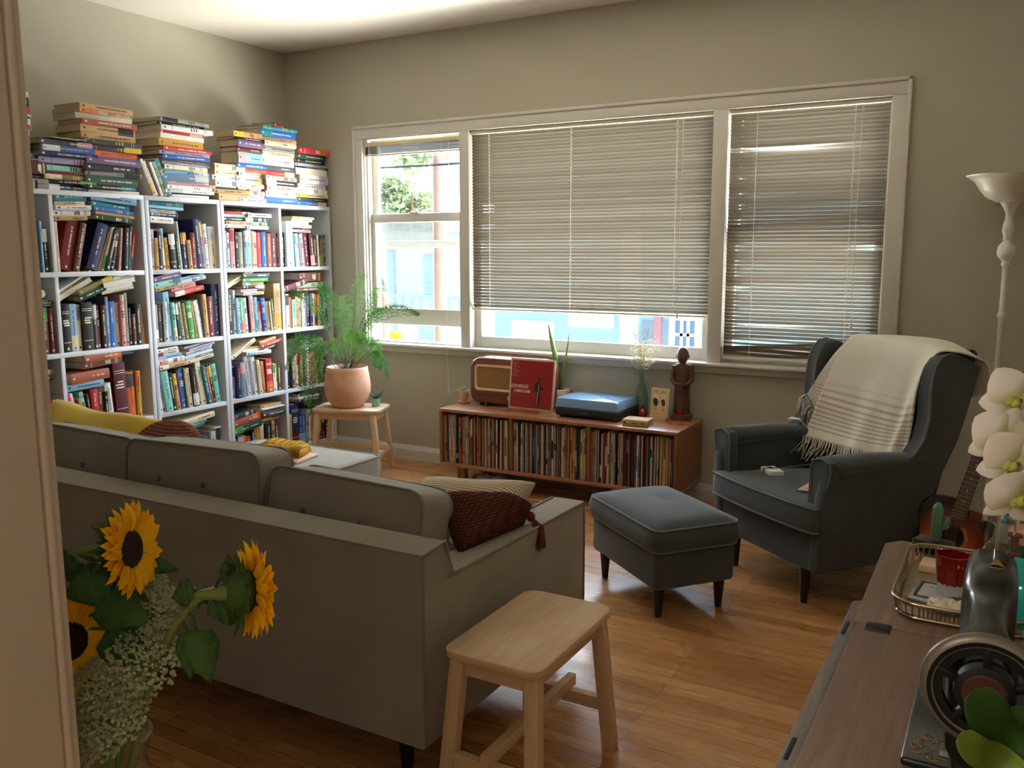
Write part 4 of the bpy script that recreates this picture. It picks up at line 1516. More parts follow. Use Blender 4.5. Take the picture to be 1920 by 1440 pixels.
def book_mesh(T, D, H, c1, c2, hard):
    """cover (spine at y=0 facing -y, thickness along x, height along z) and page block"""
    b = B()
    b.col = c1
    t = .0026 if hard else .0009
    over = .003 if hard else 0
    n = 5
    # spine, slightly rounded
    prof = []
    rd = min(.004 if hard else .0015, T * .2)
    for k in range(n + 1):
        u = k / n * 2 - 1
        prof.append((u * T / 2, -rd * (1 - u * u)))
    inner = [(x * (1 - 2 * t / T), y + t) for x, y in prof]
    outl = [(-T / 2, D)] + prof + [(T / 2, D), (T / 2 - t, D)] + inner[::-1] + [(-T / 2 + t, D)]
    A = [b.v((x, y, 0)) for x, y in outl]
    C = [b.v((x, y, H)) for x, y in outl]
    m_ = len(outl)
    for k in range(m_): b.face((A[k], A[(k + 1) % m_], C[(k + 1) % m_], C[k]))
    # caps in quads: boards and spine
    L = len(prof)
    def cap(V, flip):
        o, i = V[1:1 + L], V[3 + L:3 + 2 * L][::-1]
        fs = [(V[0], o[0], i[0], V[-1]), (o[-1], V[1 + L], V[2 + L], i[-1])] + [(o[k], o[k + 1], i[k + 1], i[k]) for k in range(L - 1)]
        for f in fs: b.face(f if flip else f[::-1])
    cap(A, False); cap(C, True)
    # spine print: bands, a label and lines of lettering
    yy = -rd - .0004
    def strip(z0, z1, x0, x1, c):
        b.col = c
        nn = 3
        for k in range(nn):
            xa, xb = x0 + (x1 - x0) * k / nn, x0 + (x1 - x0) * (k + 1) / nn
            ya, yb = [-rd * (1 - (2 * x / T) ** 2) - .0004 for x in (xa, xb)]
            b.poly([(xa, ya, z0), (xb, yb, z0), (xb, yb, z1), (xa, ya, z1)])
    lum = sum(c1)
    ink = srgb(236, 228, 206) if lum < .9 else srgb(50, 46, 50)
    if rb.random() < .25: ink = srgb(212, 176, 90) if lum < .8 else srgb(160, 40, 40)
    st = rb.random()
    e = T * .44
    if c2 is not None:
        if rb.random() < .5: strip(H * .68, H * .97, -T * .5, T * .5, c2)
        else: strip(H * .03, H * .34, -T * .5, T * .5, c2)
    if st < .75 and T > .010:
        z = H * .88
        end = H * (.30 if st < .5 else .55)
        hw = min(T * .17, .0045)
        while z > end:
            w_ = rb.uniform(.0022, .0045)
            if rb.random() > .16: strip(z - w_, z, -hw * rb.uniform(.75, 1), hw * rb.uniform(.75, 1), ink)
            z -= w_ + .0018
    elif T > .02:
        for z in (H * .86, H * .82, H * .2): strip(z, z + .003, -e, e, ink)
        for k in range(3): strip(H * (.66 - k * .05), H * (.66 - k * .05) + .008, -e * rb.uniform(.5, .9), e * rb.uniform(.5, .9), ink)
    if T > .018: strip(H * .05, H * .05 + .012, -.005, .005, ink)
    p = B()
    p.box(-T / 2 + t, T / 2 - t, t + .0005, D - over, over, H - over)
    return b, p


def add_book(T, D, H, c1, c2, hard, M4, label, group, white=False):
    b, p = book_mesh(T, D, H, c1, c2, hard)
    o = obj('hardcover_book' if hard else 'paperback_book', b, M_cover, smooth=30)
    tag(o, label, 'book', group)
    obj('page_block', p, M_pagesw if white else M_pages, o, smooth=0)
    o.matrix_world = M4
    return o


def parse(s):
    out = []
    for tok in s.split():
        lean = 0.0
        if '~' in tok: tok, l = tok.split('~'); lean = float(l)
        cc, dims = tok.split(':')
        T, H = (dims.split('/') + ['0'])[:2]
        c = cc.split('+')
        out.append((c[0], c[1] if len(c) > 1 else None, float(T) / 1000, float(H) / 1000, lean))
    return out


def size_word(T): return 'thick' if T > .038 else 'slim' if T < .018 else 'mid-size'


TOPS = []            # (y0, y1, shelf index, bay, top z)


def upright(bay, row, y, s, group, y1=None):
    """row of standing books, spines to the room"""
    items = parse(s)
    if y1:      # squeeze or stretch the row to the bay
        tot = sum(T / math.cos(R(l)) for _, _, T, _, l in items)
        k = (y1 - y) / tot
        k = min(k, 1.25)
        items = [(a, c, T * k, H, l) for a, c, T, H, l in items]
    z = SHZ[row]
    n = 0
    for a, c, T, H, l in items:
        if a == 'gap': y += T; continue
        n += 1
        name, c1 = PALS[a]
        c2 = PALS[c][1] if c else None
        hard = T > .021 and rb.random() < .85 or a in ('dr', 'ma', 'nv', 'dg') and T > .016
        D = min(.24, max(.12, H * rb.uniform(.64, .74)))
        lr = R(l)
        yc = y + (T / 2) / math.cos(lr)
        # leaning books turn about their lower edge on the side they lean to
        M4 = Matrix.Translation((XF - rb.uniform(.008, .03), yc, z + abs(math.sin(lr)) * T / 2 + .0005)) @ Matrix.Rotation(PI / 2, 4, 'Z') @ Matrix.Rotation(lr, 4, 'Y')
        kind = 'hardback' if hard else 'paperback'
        lab = f'{size_word(T)} {name} {kind}, {ordw(n)} from the left, {ROWN[row]} shelf, {bay}'
        add_book(T, D, H, c1, c2, hard, M4, lab, group)
        top = z + H * math.cos(lr)
        TOPS.append((y - .01, y + T + H * math.sin(lr) + .01, row, bay, top))
        y += T / math.cos(lr) + .0006
    return y


ROWN = {1: 'top', 2: 'second', 3: 'third', 4: 'bottom'}


def pile(bay, row, y, s, group, z=None, which='', dx=0.0, tilt=0.0, pivot=None):
    """lying books, listed from the bottom up. length runs along the wall. lower-case f after a colour = fore-edge to the room"""
    items = parse(s)
    if z is None:
        span = max(H for _, _, _, H, _ in items)
        z = max([t[4] for t in TOPS if t[2] == row and t[3] == bay and t[0] < y + span - .02 and t[1] > y + .02] + [SHZ[row]])
    z += .001
    for k, (a, c, T, H, l) in enumerate(items):
        fore = a.endswith('f') and a not in PALS
        a = a[:-1] if fore else a
        name, c1 = PALS[a]
        c2 = PALS[c][1] if c else None
        hard = T > .021 and rb.random() < .8
        D = min(.23, max(.12, H * rb.uniform(.64, .72)))
        tr = R(tilt)
        jy = rb.uniform(-.012, .012)
        jx = rb.uniform(-.02, .012) + dx
        jr = R(rb.uniform(-5, 5) + l)
        Mx = Matrix.Translation((XF - .012 + jx, y + H / 2 + jy, z + T / 2)) @ Matrix.Rotation(PI / 2 + jr + (PI if fore else 0), 4, 'Z') @ Matrix.Rotation(PI / 2, 4, 'Y') @ Matrix.Translation((0, -D if fore else 0, -H / 2))
        if tilt:
            pv = Vector((XF, y if tilt > 0 else y + H, z - sum(0 for _ in ())))
            if pivot: pv = Vector(pivot)
            Mx = Matrix.Translation(pv) @ Matrix.Rotation(tr, 4, 'X') @ Matrix.Translation(-pv) @ Mx
        kind = 'hardback' if hard else 'paperback'
        if row == 0:
            lab = f'{name} {kind}, {ordw(k + 1)} from the bottom, {bay}'
        else:
            lab = f'{name} {kind} lying {ordw(k + 1)} up in the {which + " " if which else ""}pile, {ROWN[row]} shelf, {bay}'
        add_book(T, D, H, c1, c2, hard, Mx, lab, group, white=fore or a in ('wh', 'lg'))
        z += T + .0006
    return z


G = 'books on the white bookcases'
A_, B_b, C_, D_, E_ = "left bookcase's left bay", "left bookcase's right bay", 'middle bookcase', "corner bookcase's left bay", "corner bookcase's right bay"
# --- left bookcase, left bay (only its right end shows past the doorway)
yA = 2.60
upright(A_, 1, 2.655, 'sg:14/270 wh+lg:22/262 ma:30/225 ck:8/200 te:44/262 lb:12/262 bk+wh:30/230', G)
upright(A_, 2, 2.625, 'gd:20/240 te+nv:38/250 bl+lb:36/252 cr:26/190 ma+gr:46/250 dr:22/240', G)
pile(A_, 2, 2.64, 'lb:8/170 ck:16/190 mi:6/170', G)
upright(A_, 3, 2.60, 'ck:30/180 gy:30/210 ck:38/195 cr:34/260~-12 sg:26/240~-14 og+gd:22/180', G)
pile(A_, 3, 2.63, 'br:30/150 bk:26/150 br:34/160 bk:20/150', G)
# --- left bookcase, right bay
y = upright(B_b, 1, 2.862, 'cr:14/262 dr:70/272~14 br:34/262~14', G)
upright(B_b, 1, y + .045, 'nv:66/262~20 tn:16/230~22 wh+gr:18/250~20 ck:26/235~18 bk:24/240~14 lg+ck:30/240~6 pk:12/235~8 sb:22/240~6 ck:24/240~6 dg:16/250~8 re+nv:18/232~12', G)
pile(B_b, 1, 2.87, 'tn:24/180 wh:30/215 wh:24/205 tn+cr:18/180 te:50/190 ck:14/150', G, z=1.378 + .266, which='left', tilt=2)
pile(B_b, 1, 3.09, 'dg:26/230 gd:14/250 bl:26/260 te:30/240 lb:36/270', G, z=1.378 + .262, which='right', tilt=-5)
upright(B_b, 2, 2.865, 'bk:44/250 lb+cr:36/255 cr+gy:26/250 bk:60/262 ck+lg:26/250 dr:24/240 bk:30/240 sb:18/285 bl:42/258 tn:30/250 pk:26/292 sg:18/302 nv:18/215 br:22/180 bk:40/235 gd:14/232~-5 og:12/220~-5', G, y1=3.37)
pile(B_b, 2, 2.862, 'whf:26/230 tn:16/220 wh:10/250', G, z=.951 + .272, which='left', tilt=28, pivot=(XF, 2.87, .951 + .27))
pile(B_b, 2, 2.99, 'dg:34/170 ol+ye:30/240', G, z=.951 + .262, which='middle', tilt=20, pivot=(XF, 2.98, .951 + .24))
pile(B_b, 2, 3.12, 'cr:12/200 whf:24/215 whf:26/215 wh:22/205', G, z=.951 + .298, which='right', tilt=8)
y = upright(B_b, 3, 2.865, 'wh:22/205~-10 mg:22/205~-10 wh:16/200~-10 br:20/170~-10 tn:16/165~-10 mi:24/200~-10 ck:14/180~-6 re:42/205~-3 br:34/205 bk:26/180 wh:40/225~-4', G)
upright(B_b, 3, y + .01, 'ma:78/330~-2 og+ck:50/270~-2 gd+og:30/272', G)
pile(B_b, 3, 2.868, 'lb:38/220 rs:56/245', G, z=.529 + .208, which='lower', tilt=2)
pile(B_b, 3, 2.98, 'br:34/250 rs+og:40/240', G, z=.529 + .318, which='upper', tilt=3)
pile(B_b, 3, 3.16, 'te:20/200', G, z=.529 + .365, which='back', dx=-.06)
upright(B_b, 4, 2.865, 'br:30/220 ck:30/230 gy:26/230 tn:30/220 bk:34/230 ma:30/215 cr:26/220 bl:26/220 wh:30/230 dr:24/210 bk:24/230', G)
# --- middle bookcase
upright(C_, 1, 3.446, 'li:28/235 gd:16/185 bk:30/225 wh+lb:18/240~-2 gd:26/188~-3 bk+wh:36/215~-3 dg:24/210~-3 wh:8/285~-4 nv+gd:34/222~-2 tn:24/175~-4 dr:36/220 nv:36/300~-4 pu+ye:20/290~-4 lg:30/275~-3 cr+lg:50/260~-2', G, y1=3.94)
pile(C_, 1, 3.45, 'wh:36/170 nv+sb:22/215 cr:20/200 lb:16/250 te:26/260', G, z=1.378 + .268, tilt=-2)
upright(C_, 2, 3.446, 'gy+wh:16/225 bk:36/225 lg:24/240 lb:34/295~-4 mi+cr:22/230~-4 bk+wh:24/230~-4 sg:20/232~-6 ol:26/225~-6 gr:34/235~-6 ol:26/230~-8 cr:14/230~-9 wh:14/235~-9 sb:14/240~-10 tn:26/270~-3 dr:34/255~-1 nv:52/330', G, y1=3.94)
pile(C_, 2, 3.452, 'tn:24/190 mi+te:30/200 pu:34/200', G, z=.951 + .295, which='left', tilt=9)
pile(C_, 2, 3.60, 're+wh:30/235 pk:34/180 lg:24/240 lb:14/225', G, z=.951 + .262, which='right', tilt=9)
upright(C_, 3, 3.446, 'wh:20/235~-7 li:18/230~-7 mi:44/250~-7 bk:26/235~-7 tn+ye:26/225~-7 ma:14/240~-6 bl:34/248~-4 ol:12/250~-5 cr:30/245~-5 bk+wh:38/245~-5 sg+mi:24/225~-6 cr:36/280~-9 te:24/250~-10 rs:16/235~-10 bk+ye:26/250~-9 mi:34/250~-8', G, y1=3.91)
pile(C_, 3, 3.452, 'tn+wh:26/205 wh+pk:32/195 lb:18/170 wh+re:24/180 wh:22/150', G, z=.529 + .256, which='left', tilt=4)
pile(C_, 3, 3.66, 'cr:20/210 sb+lg:14/215 wh:14/215 lb:14/215 wh:12/220 li:14/215 wh:12/205', G, z=.529 + .27, which='right', tilt=8)
upright(C_, 4, 3.446, 'br:24/190 cr:24/190 bk:26/200 wh:30/200 pk:20/185 cr:34/225 mi:30/165 tn:24/200 wh+lg:36/190 bl:34/215 lg:30/240 wh+bk:44/260', G, y1=3.94)
pile(C_, 4, 3.55, 'bk+wh:34/160 te:18/220 mi:18/250 cr:36/290', G, z=.112 + .232, tilt=6)
# --- corner bookcase, left bay
upright(D_, 1, 4.002, 'sb:18/235 lg:22/225 pk+re:34/252 bk:20/230 sg+gy:28/230 bk:14/245 gy:20/240 lb+wh:40/248 tn:18/240 pk+wh:24/235 re:36/230 bl:38/232 rs:32/225 ma:44/232 dr:20/230', G, y1=4.472)
pile(D_, 1, 4.005, 'wh:20/230 tn+pk:22/200 ck:24/210 mi+wh:16/190 re+wh:18/215', G, z=1.378 + .256, which='left')
pile(D_, 1, 4.19, 'wh:20/200 sg:28/180 ck+cr:28/220 lg:26/215', G, z=1.378 + .25, which='right')
upright(D_, 2, 4.002, 'bk:46/290 wh:18/285 lb:18/232~-2 te+bl:16/235~-2 gr+og:28/235~-3 lg:26/232~-3 ck:10/255 pk:28/245~-3 te:22/235~-3 lb+te:14/232~-3 pk+re:24/200 bl+nv:28/225~-4 sb:12/220~-5 tn:20/200~-5 cr:10/200~-5 ol:18/215~-4', G, y1=4.40)
upright(D_, 2, 4.405, 'tn+gd:62/318', G)
pile(D_, 2, 4.01, 'cr:30/260', G, z=.951 + .293, which='left', tilt=26, pivot=(XF, 4.02, .951 + .29))
pile(D_, 2, 4.13, 'lg+ye:22/190 pk+bk:18/195 bk+wh:22/200 tn+lg:20/180 gr:26/215 ck:30/250', G, z=.951 + .248, which='right')
upright(D_, 3, 4.002, 'li+bk:34/215 nv+ma:28/222 sb+pk:30/238 sg:22/190~-4 lg:28/270~-6 gy:24/270~-7 wh:26/262~-6 cr:20/235~-6 rs:18/220~-5 tn:16/218~-5 re+og:44/232~-2 cr+gr:18/195 gr+wh:22/190 br:26/180', G, y1=4.47)
pile(D_, 3, 4.01, 'cr:26/230', G, z=.529 + .262, which='left', tilt=28, pivot=(XF, 4.02, .529 + .26))
pile(D_, 3, 4.13, 'wh+lb:24/210 cr:18/160 tn:12/120', G, z=.529 + .272, which='middle')
pile(D_, 3, 4.27, 'bk:44/180 re:20/190 tn:24/150', G, z=.529 + .268, which='right', tilt=10)
upright(D_, 4, 4.002, 'sg:20/150 bk+li:34/165 ye+bk:24/165 og:12/150 rs+ol:30/150 bk:22/190 cr:12/190 gd+br:34/215 wh+gy:16/210 lg:12/215 bk:50/212 tn:24/220 ma:28/200', G, y1=4.46)
pile(D_, 4, 4.01, 'dg+gr:46/240 rs+og:48/245 ck:34/200', G, z=.112 + .175, which='left', tilt=8)
pile(D_, 4, 4.24, 'tn:30/170 ck:34/215 tn:16/215 wh:10/220 tn:20/200', G, z=.112 + .224, which='right')
# --- corner bookcase, right bay
upright(E_, 1, 4.505, 'bk:34/235 lg:46/312 li:14/300~-2 te+lb:16/232~-4 mi+te:14/228~-4 wh:20/230~-3 gy:22/225~-3 li+pk:20/232~-5 ma:36/232~-5 ma+pk:34/225~-4 bk:22/220~-2 cr:12/225~-2 bk+ol:26/222 sg:16/225 bk:20/225', G, y1=4.955)
pile(E_, 1, 4.61, 'pk:18/200 bk:12/210 whf:22/190 whf:20/185 cr:16/200 cr+ye:16/205', G, z=1.378 + .236, tilt=-1)
upright(E_, 2, 4.505, 'wh:16/220 lg+bk:24/240 og:26/215 mi+cr:28/200 tn:22/220 sg:20/205 cr:14/210 wh:18/240 sb:16/220 ma:18/250 nv+bl:26/240 cr:14/235 og+nv:20/230 gd:18/225 dg:20/230 te:26/225 nv:20/220', G, y1=4.955)
pile(E_, 2, 4.63, 'br:26/230 sg:34/270', G, z=.951 + .252, which='right')
pile(E_, 2, 4.50, 'ma:40/250', G, z=.951 + .25, which='left', tilt=14)
pile(E_, 2, 4.66, 'br:62/240', G, z=.951 + .32, which='upper')
upright(E_, 3, 4.505, 'bk:34/230 ck:22/215 tn:18/230 cr+re:24/235 br:18/230 tn:18/225 ma:20/230 wh:20/270 re:18/250 og:18/240 lb:16/240 cr:20/240 br:30/235 gy:24/240 dr:26/235', G, y1=4.955)
pile(E_, 3, 4.66, 'gy:26/230 sg:30/230', G, z=.529 + .272)
upright(E_, 4, 4.505, 'ye:22/235 nv+ma:56/300 nv+li:22/235 bl+lb:26/230 gy+sg:26/225~3 wh:16/235~3 cr:22/230~3 tn:26/225~2 cr+tn:22/220~2 br:26/220 ma:24/215 bk:26/230 tn:24/220', G, y1=4.955)
pile(E_, 4, 4.60, 'ck:24/230 wh:16/220 ck:20/230', G, z=.112 + .304)


# --- stacks on top of the bookcases
def stack(where, px0, px1, ptop, s, lean=0.0, dx=0.0):
    ya, yb = P(px0, (ptop + 360) / 2, X=XF).y, P(px1, (ptop + 370) / 2, X=XF).y
    pc = (px0 + px1) / 2
    zt = P(pc, ptop, X=XF).z
    items = s.split()
    L = (yb - ya)
    tot = sum(float(t.split(':')[1]) for t in items) / 1000
    k = (zt - SHZ[0] - .003) / (tot + .0006 * len(items))
    out = []
    for t in reversed(items):
        c, d = t.split(':')
        Ln = L * rb.uniform(.84, 1.0)
        out.append(f'{c}:{float(d) * k:.1f}/{Ln * 1000:.0f}')
    pile(where, 0, ya, ' '.join(out), 'books stacked on top of the bookcases', z=SHZ[0], dx=dx)


stack('stack nearest the doorway atop the bookcases', 20, 66, 170, 'wh:26 bk:44 re:30 bk:8 wh:10 bk:8 wh:30 wh+re:26 wh:28 gy:40 tn:20 bk:20 ck:28 ol:14 ma:52 ck:10 br:30 bk:44')
stack('maroon-ended stack atop the left bookcase', 48, 92, 292, 'ck:22 ma:50 ck:18 gy:40')
stack('stack under loose papers atop the left bookcase', 78, 192, 264, 'ck+pk:34 bl+wh:34 nv:34 li:36 ma:10 mi:32 dr:22 ol+cr:30 bk+gr:26 nv+wh:34')
stack('tallest stack atop the left bookcase', 158, 268, 200, 'tn:30 tn+og:22 whf:30 rs:30 tn+bk:42 tn:38 ck:28 ck+ye:32 og:34 pu:44 bk:40 gy+bk:26 dg:52 bk+te:26 wh:16')
stack('single tall stack atop the middle bookcase', 306, 402, 226, 'gy+bk:24 bk:22 wh:32 re+pk:22 whf:32 gd:52 re:26 liff:26 bl:28 br:18 sb:20 cr:30 lb+wh:32 sb+lg:42 wh:12 pk:18 wh:24 wh+lg:24 bk:8 wh:22'.replace('liff', 'li'))
stack('low pale stack atop the corner bookcase', 404, 470, 308, 'cr:34 cr:26 wh:24 lg:40 bk:10 tn:24 tn:36')
stack('stack with the purple spine atop the corner bookcase', 446, 502, 248, 'tn+ye:30 bk:14 pu:40 ma:28 lb+pk:62 bl:24 og:24 lg:22 lg+tn:38 cr:24 pk:14 pk:26 wh:20 li:18', dx=.006)
stack('stack under the tilted red book', 496, 562, 238, 'te:20 bl+te:38 tn:24 cr:26 gy:30 cr:26 wh+lg:56 ck:26 re+cr:28 gy:26 bk+wh:28 pk:32 wh:34 bl:36')
stack('stack against the window wall atop the corner bookcase', 560, 620, 278, 're+og:30 dg:28 bk:18 lg:16 nv:10 whf:34 wh+li:46 wh:22 wh:26 cr+ye:20 ck:20 bl+wh:22')
# tilted red hardback topping its stack, and loose sheets
p = P(528, 232, X=XF)
add_book(.022, .16, .17, PALS['dr'][1], None, True, Matrix.Translation((XF + .01, p.y - .07, P(528, 240, X=XF).z + .012)) @ Matrix.Rotation(PI / 2 + R(12), 4, 'Z') @ Matrix.Rotation(R(90), 4, 'Y') @ Matrix.Rotation(R(-7), 4, 'X') @ Matrix.Translation((0, 0, -.02)), 'red hardback lying askew on top of the stack with teal books', 'books stacked on top of the bookcases')
pz = P(130, 264, X=XF)
b = B(); b.grid(lambda u, v: (-.15 + v * .16, -.03 + u * .25, .002 + .03 * max(0, u - .6) ** 2 * 6 * v - .02 * (u - .3) * (1 - v)), 14, 8, .002)
tag(obj('paper_sheaf', b, M_pagesw, loc=(XF, pz.y - .08, pz.z + .006), smooth=180), 'curled white papers lying on a stack atop the left bookcase', 'papers')
# leaning books between two stacks
yy = P(278, 300, X=XF).y
for k, (a, c, T, H, l) in enumerate(parse('wh+ye:20/215~-22 cr:14/205~-22 ck:16/205~-21 wh:16/200~-21 sg:24/205~-22 te:30/225~-23')):
    lr = R(l)
    M4 = Matrix.Translation((XF - .012, yy + .02 + T, SHZ[0] + abs(math.sin(lr)) * T / 2 + .0005)) @ Matrix.Rotation(PI / 2, 4, 'Z') @ Matrix.Rotation(lr, 4, 'Y')
    n_, c1 = PALS[a]
    add_book(T, .155, H, c1, PALS[c][1] if c else None, False, M4, f'{n_} paperback leaning {ordw(k + 1)} from the left against the tallest stack on the bookcase top', 'books stacked on top of the bookcases')
    yy += T / math.cos(lr) + .001
# rolled poster tube on the second shelf, brass clip below the middle shelf
p = P(78, 552, X=XF)
b = B(); b.tube([(0, 0, 0), (-.25, 0, 0)], .021, 20); b.tube([(.0005, 0, 0), (.0006, 0, 0)], .017, 20)
tag(obj('poster_tube', b, M_pagesw, loc=(XF - .0, p.y, .951 + .318)), 'white cardboard poster tube lying on the books by the doorway', 'tube')
# ================================================================== RECORD CONSOLE
KX0, KX1, KY0, KY1, KZ0, KZ1 = -3.12, -1.545, 4.535, 4.975, .132, .50
co = Vector((-2.33, 4.75, 0))
cs = thing('record_console', 'walnut record console filled with records under the big window', 'console', co)
def kb(x0, x1, y0, y1, z0, z1, bev=.002):
    b = B(); b.box(x0 - co.x, x1 - co.x, y0 - co.y, y1 - co.y, z0, z1, bev); return b


M_walnutx = M_walnut
obj('top_panel', kb(KX0, KX1, KY0, KY1, KZ1 - .02, KZ1), M_walnutx, cs)
obj('bottom_panel', kb(KX0, KX1, KY0, KY1, KZ0, KZ0 + .02), M_walnutx, cs)
for x in (KX0, KX1 - .02): obj('side_panel', kb(x, x + .02, KY0, KY1, KZ0 + .02, KZ1 - .02), M_walnuty, cs)
DV = (-2.602, -2.082)
for x in DV: obj('divider', kb(x - .011, x + .011, KY0 + .006, KY1, KZ0 + .02, KZ1 - .02), M_walnuty, cs)
obj('back_panel', kb(KX0 + .02, KX1 - .02, KY1 - .012, KY1 - .003, KZ0 + .02, KZ1 - .02), pbr('dark_back_board', srgb(50, 34, 26), rough=.8), cs)
for x in (KX0 + .13, KX1 - .13):
    for y in (KY0 + .07, KY1 - .07):
        b = B()
        b.loft([[Vector((x - co.x + sx * w_, y - co.y + sy * w_ * .8, z)) for sx, sy in ((-1, -1), (1, -1), (1, 1), (-1, 1))] for z, w_ in ((0, .026), (.03, .03), (.085, .023), (.12, .03), (KZ0, .038))])
        obj('leg', b, M_walnuty, cs)
# records, each sleeve its own
M_sleeve = vcol('record_sleeve_card', rough=.6, spec=.3, vscale=40, var=.25)
RC = [('cream', (216, 200, 168)), ('white', (222, 218, 210)), ('black', (34, 30, 30)), ('brown', (112, 78, 52)), ('tan', (178, 142, 98)), ('red', (168, 52, 44)), ('dark red', (104, 34, 34)), ('blue', (72, 98, 150)), ('navy', (44, 52, 86)), ('teal', (70, 120, 120)), ('green', (70, 104, 76)),
      ('orange', (196, 116, 66)), ('grey', (140, 134, 126)), ('olive', (122, 112, 72)), ('charcoal', (66, 62, 62)), ('yellow', (206, 178, 96)), ('purple', (86, 62, 104)), ('beige', (196, 178, 148)), ('pale grey', (188, 184, 176)), ('lilac', (150, 140, 168))]
RC = [(n, srgb(*c)) for n, c in RC]
WTS = [14, 10, 14, 10, 10, 5, 5, 3, 4, 2, 2, 3, 8, 4, 10, 2, 1, 12, 6, 1]
rr_ = random.Random(33)
for bay, (x0, x1) in (('left', (KX0 + .024, DV[0] - .013)), ('middle', (DV[0] + .013, DV[1] - .013)), ('right', (DV[1] + .013, KX1 - .024))):
    x = x0 + .001
    n = 0
    while x < x1 - .008:
        T = rr_.choice((.0035, .004, .005, .006, .0075, .009)) * 1.15
        H = rr_.uniform(.298, .311) if rr_.random() > .1 else rr_.uniform(.27, .30)
        n += 1
        nm, c = rr_.choices(RC, WTS)[0]
        k = rr_.uniform(.8, 1.15)
        b = B(); b.col = tuple(min(1, q * k) for q in c)
        b.box(-T / 2, T / 2, 0, .312, 0, H, .0006, 1)
        if rr_.random() < .5:
            b.col = rr_.choice(RC)[1]
            z0 = rr_.uniform(.02, .2); z1 = z0 + rr_.uniform(.02, .12)
            b.box(-T / 2 - .0002, T / 2 + .0002, -.0003, .0005, z0, min(z1, H - .005))
        o = obj('record_sleeve', b, M_sleeve, smooth=0)
        ln = rr_.uniform(-.008, .012)
        o.location = (x + T / 2, KY0 + .014 + rr_.uniform(0, .014), KZ0 + .0202)
        o.rotation_euler = (0, ln, 0)
        tag(o, f'{nm} record sleeve, {ordw(n)} from the left in the {bay} bay of the console', 'record', f'records in the console {bay} bay')
        x += T + rr_.uniform(.0004, .0022)


def onk(px, py, z=.5005): return P(px, py, Z=z)


# ------------------------------------------------------------------ things on the console, from the left
M_terra = pbr('terracotta', srgb(226, 176, 144), rough=.7, var=.12, vscale=9, color2=srgb(212, 154, 120))
M_terral = pbr('pale_terracotta', srgb(216, 178, 148), rough=.75, var=.12, vscale=12)
M_soil = pbr('potting_soil', srgb(52, 40, 30), rough=1, bump=.8, bscale=120)
M_succ = leafmat('succulent_leaf', srgb(150, 164, 92), srgb(196, 186, 120), rough=.5, trans=.1)
M_snake = leafmat('snake_plant_leaf', srgb(84, 128, 70), srgb(150, 172, 96), rough=.4, trans=.15, scale=40)
M_aloe = leafmat('aloe_leaf', srgb(70, 110, 74), srgb(96, 140, 92), rough=.45, trans=.1)
q = onk(868, 756)
t = thing('potted_succulent', 'small trailing succulent in a pale clay pot at the left end of the console', 'plant', (q.x, q.y + .01, .5))
b = B(); b.lathe([(0, .012), (.026, .012), (.034, .075), (.038, .075), (.038, .082), (.033, .082), (.031, .07), (0, .07)], 24); obj('pot', b, M_terral, t)
b = B(); b.lathe([(0, 0), (.036, 0), (.042, .012), (.039, .013), (.03, .006), (0, .006)], 24); obj('saucer', b, M_terral, t)
b = B(); b.lathe([(.032, .071), (0, .073)], 16); obj('soil', b, M_soil, t)
rg = random.Random(2)
b = B()
for k in range(46):
    a = rg.uniform(0, 2 * PI); r = rg.uniform(.0, .05); z = .078 + .02 * (1 - r / .05) + rg.uniform(0, .012)
    if r > .036: z = .085
    c_ = Vector((r * math.cos(a), r * math.sin(a), z))
    b.sphere(c_, (.007, .005, .0045), 6, 4, M=Matrix.Translation(c_) @ Matrix.Rotation(a, 4, 'Z') @ Matrix.Translation(-c_))
for (a, L) in ((.1, .10), (3.0, .06), (-.5, .075)):
    pts = [Vector((.03 * math.cos(a), .03 * math.sin(a), .084)), Vector((.055 * math.cos(a), .055 * math.sin(a), .083)), Vector(((.03 + L * .8) * math.cos(a), (.03 + L * .8) * math.sin(a), .05 if L > .08 else .07))]
    b.tube(pts, .0016, 5)
    for k in range(12):
        c_ = bez(pts, k / 11) + Vector((rg.uniform(-.006, .006), rg.uniform(-.006, .006), rg.uniform(-.004, .006)))
        b.sphere(c_, (.006, .0055, .005), 6, 4)
obj('foliage', b, M_succ, t, smooth=180)

# vintage radio
rd = thing('table_radio', 'vintage rounded wooden table radio with a gold cloth grille', 'radio', (-2.735, 4.83, .5), R(0))
def rr2(x0, x1, z0, z1, r, n=6):
    pts = []
    rs = r if isinstance(r, (tuple, list)) else (r,) * 4
    for (cx, cz, a0), q_ in zip(((x1 - rs[0], z1 - rs[0], 0), (x0 + rs[1], z1 - rs[1], 90), (x0 + rs[2], z0 + rs[2], 180), (x1 - rs[3], z0 + rs[3], 270)), rs):
        for k in range(n + 1):
            a = R(a0 + 90 * k / n); pts.append((cx + q_ * math.cos(a), cz + q_ * math.sin(a)))
    return pts


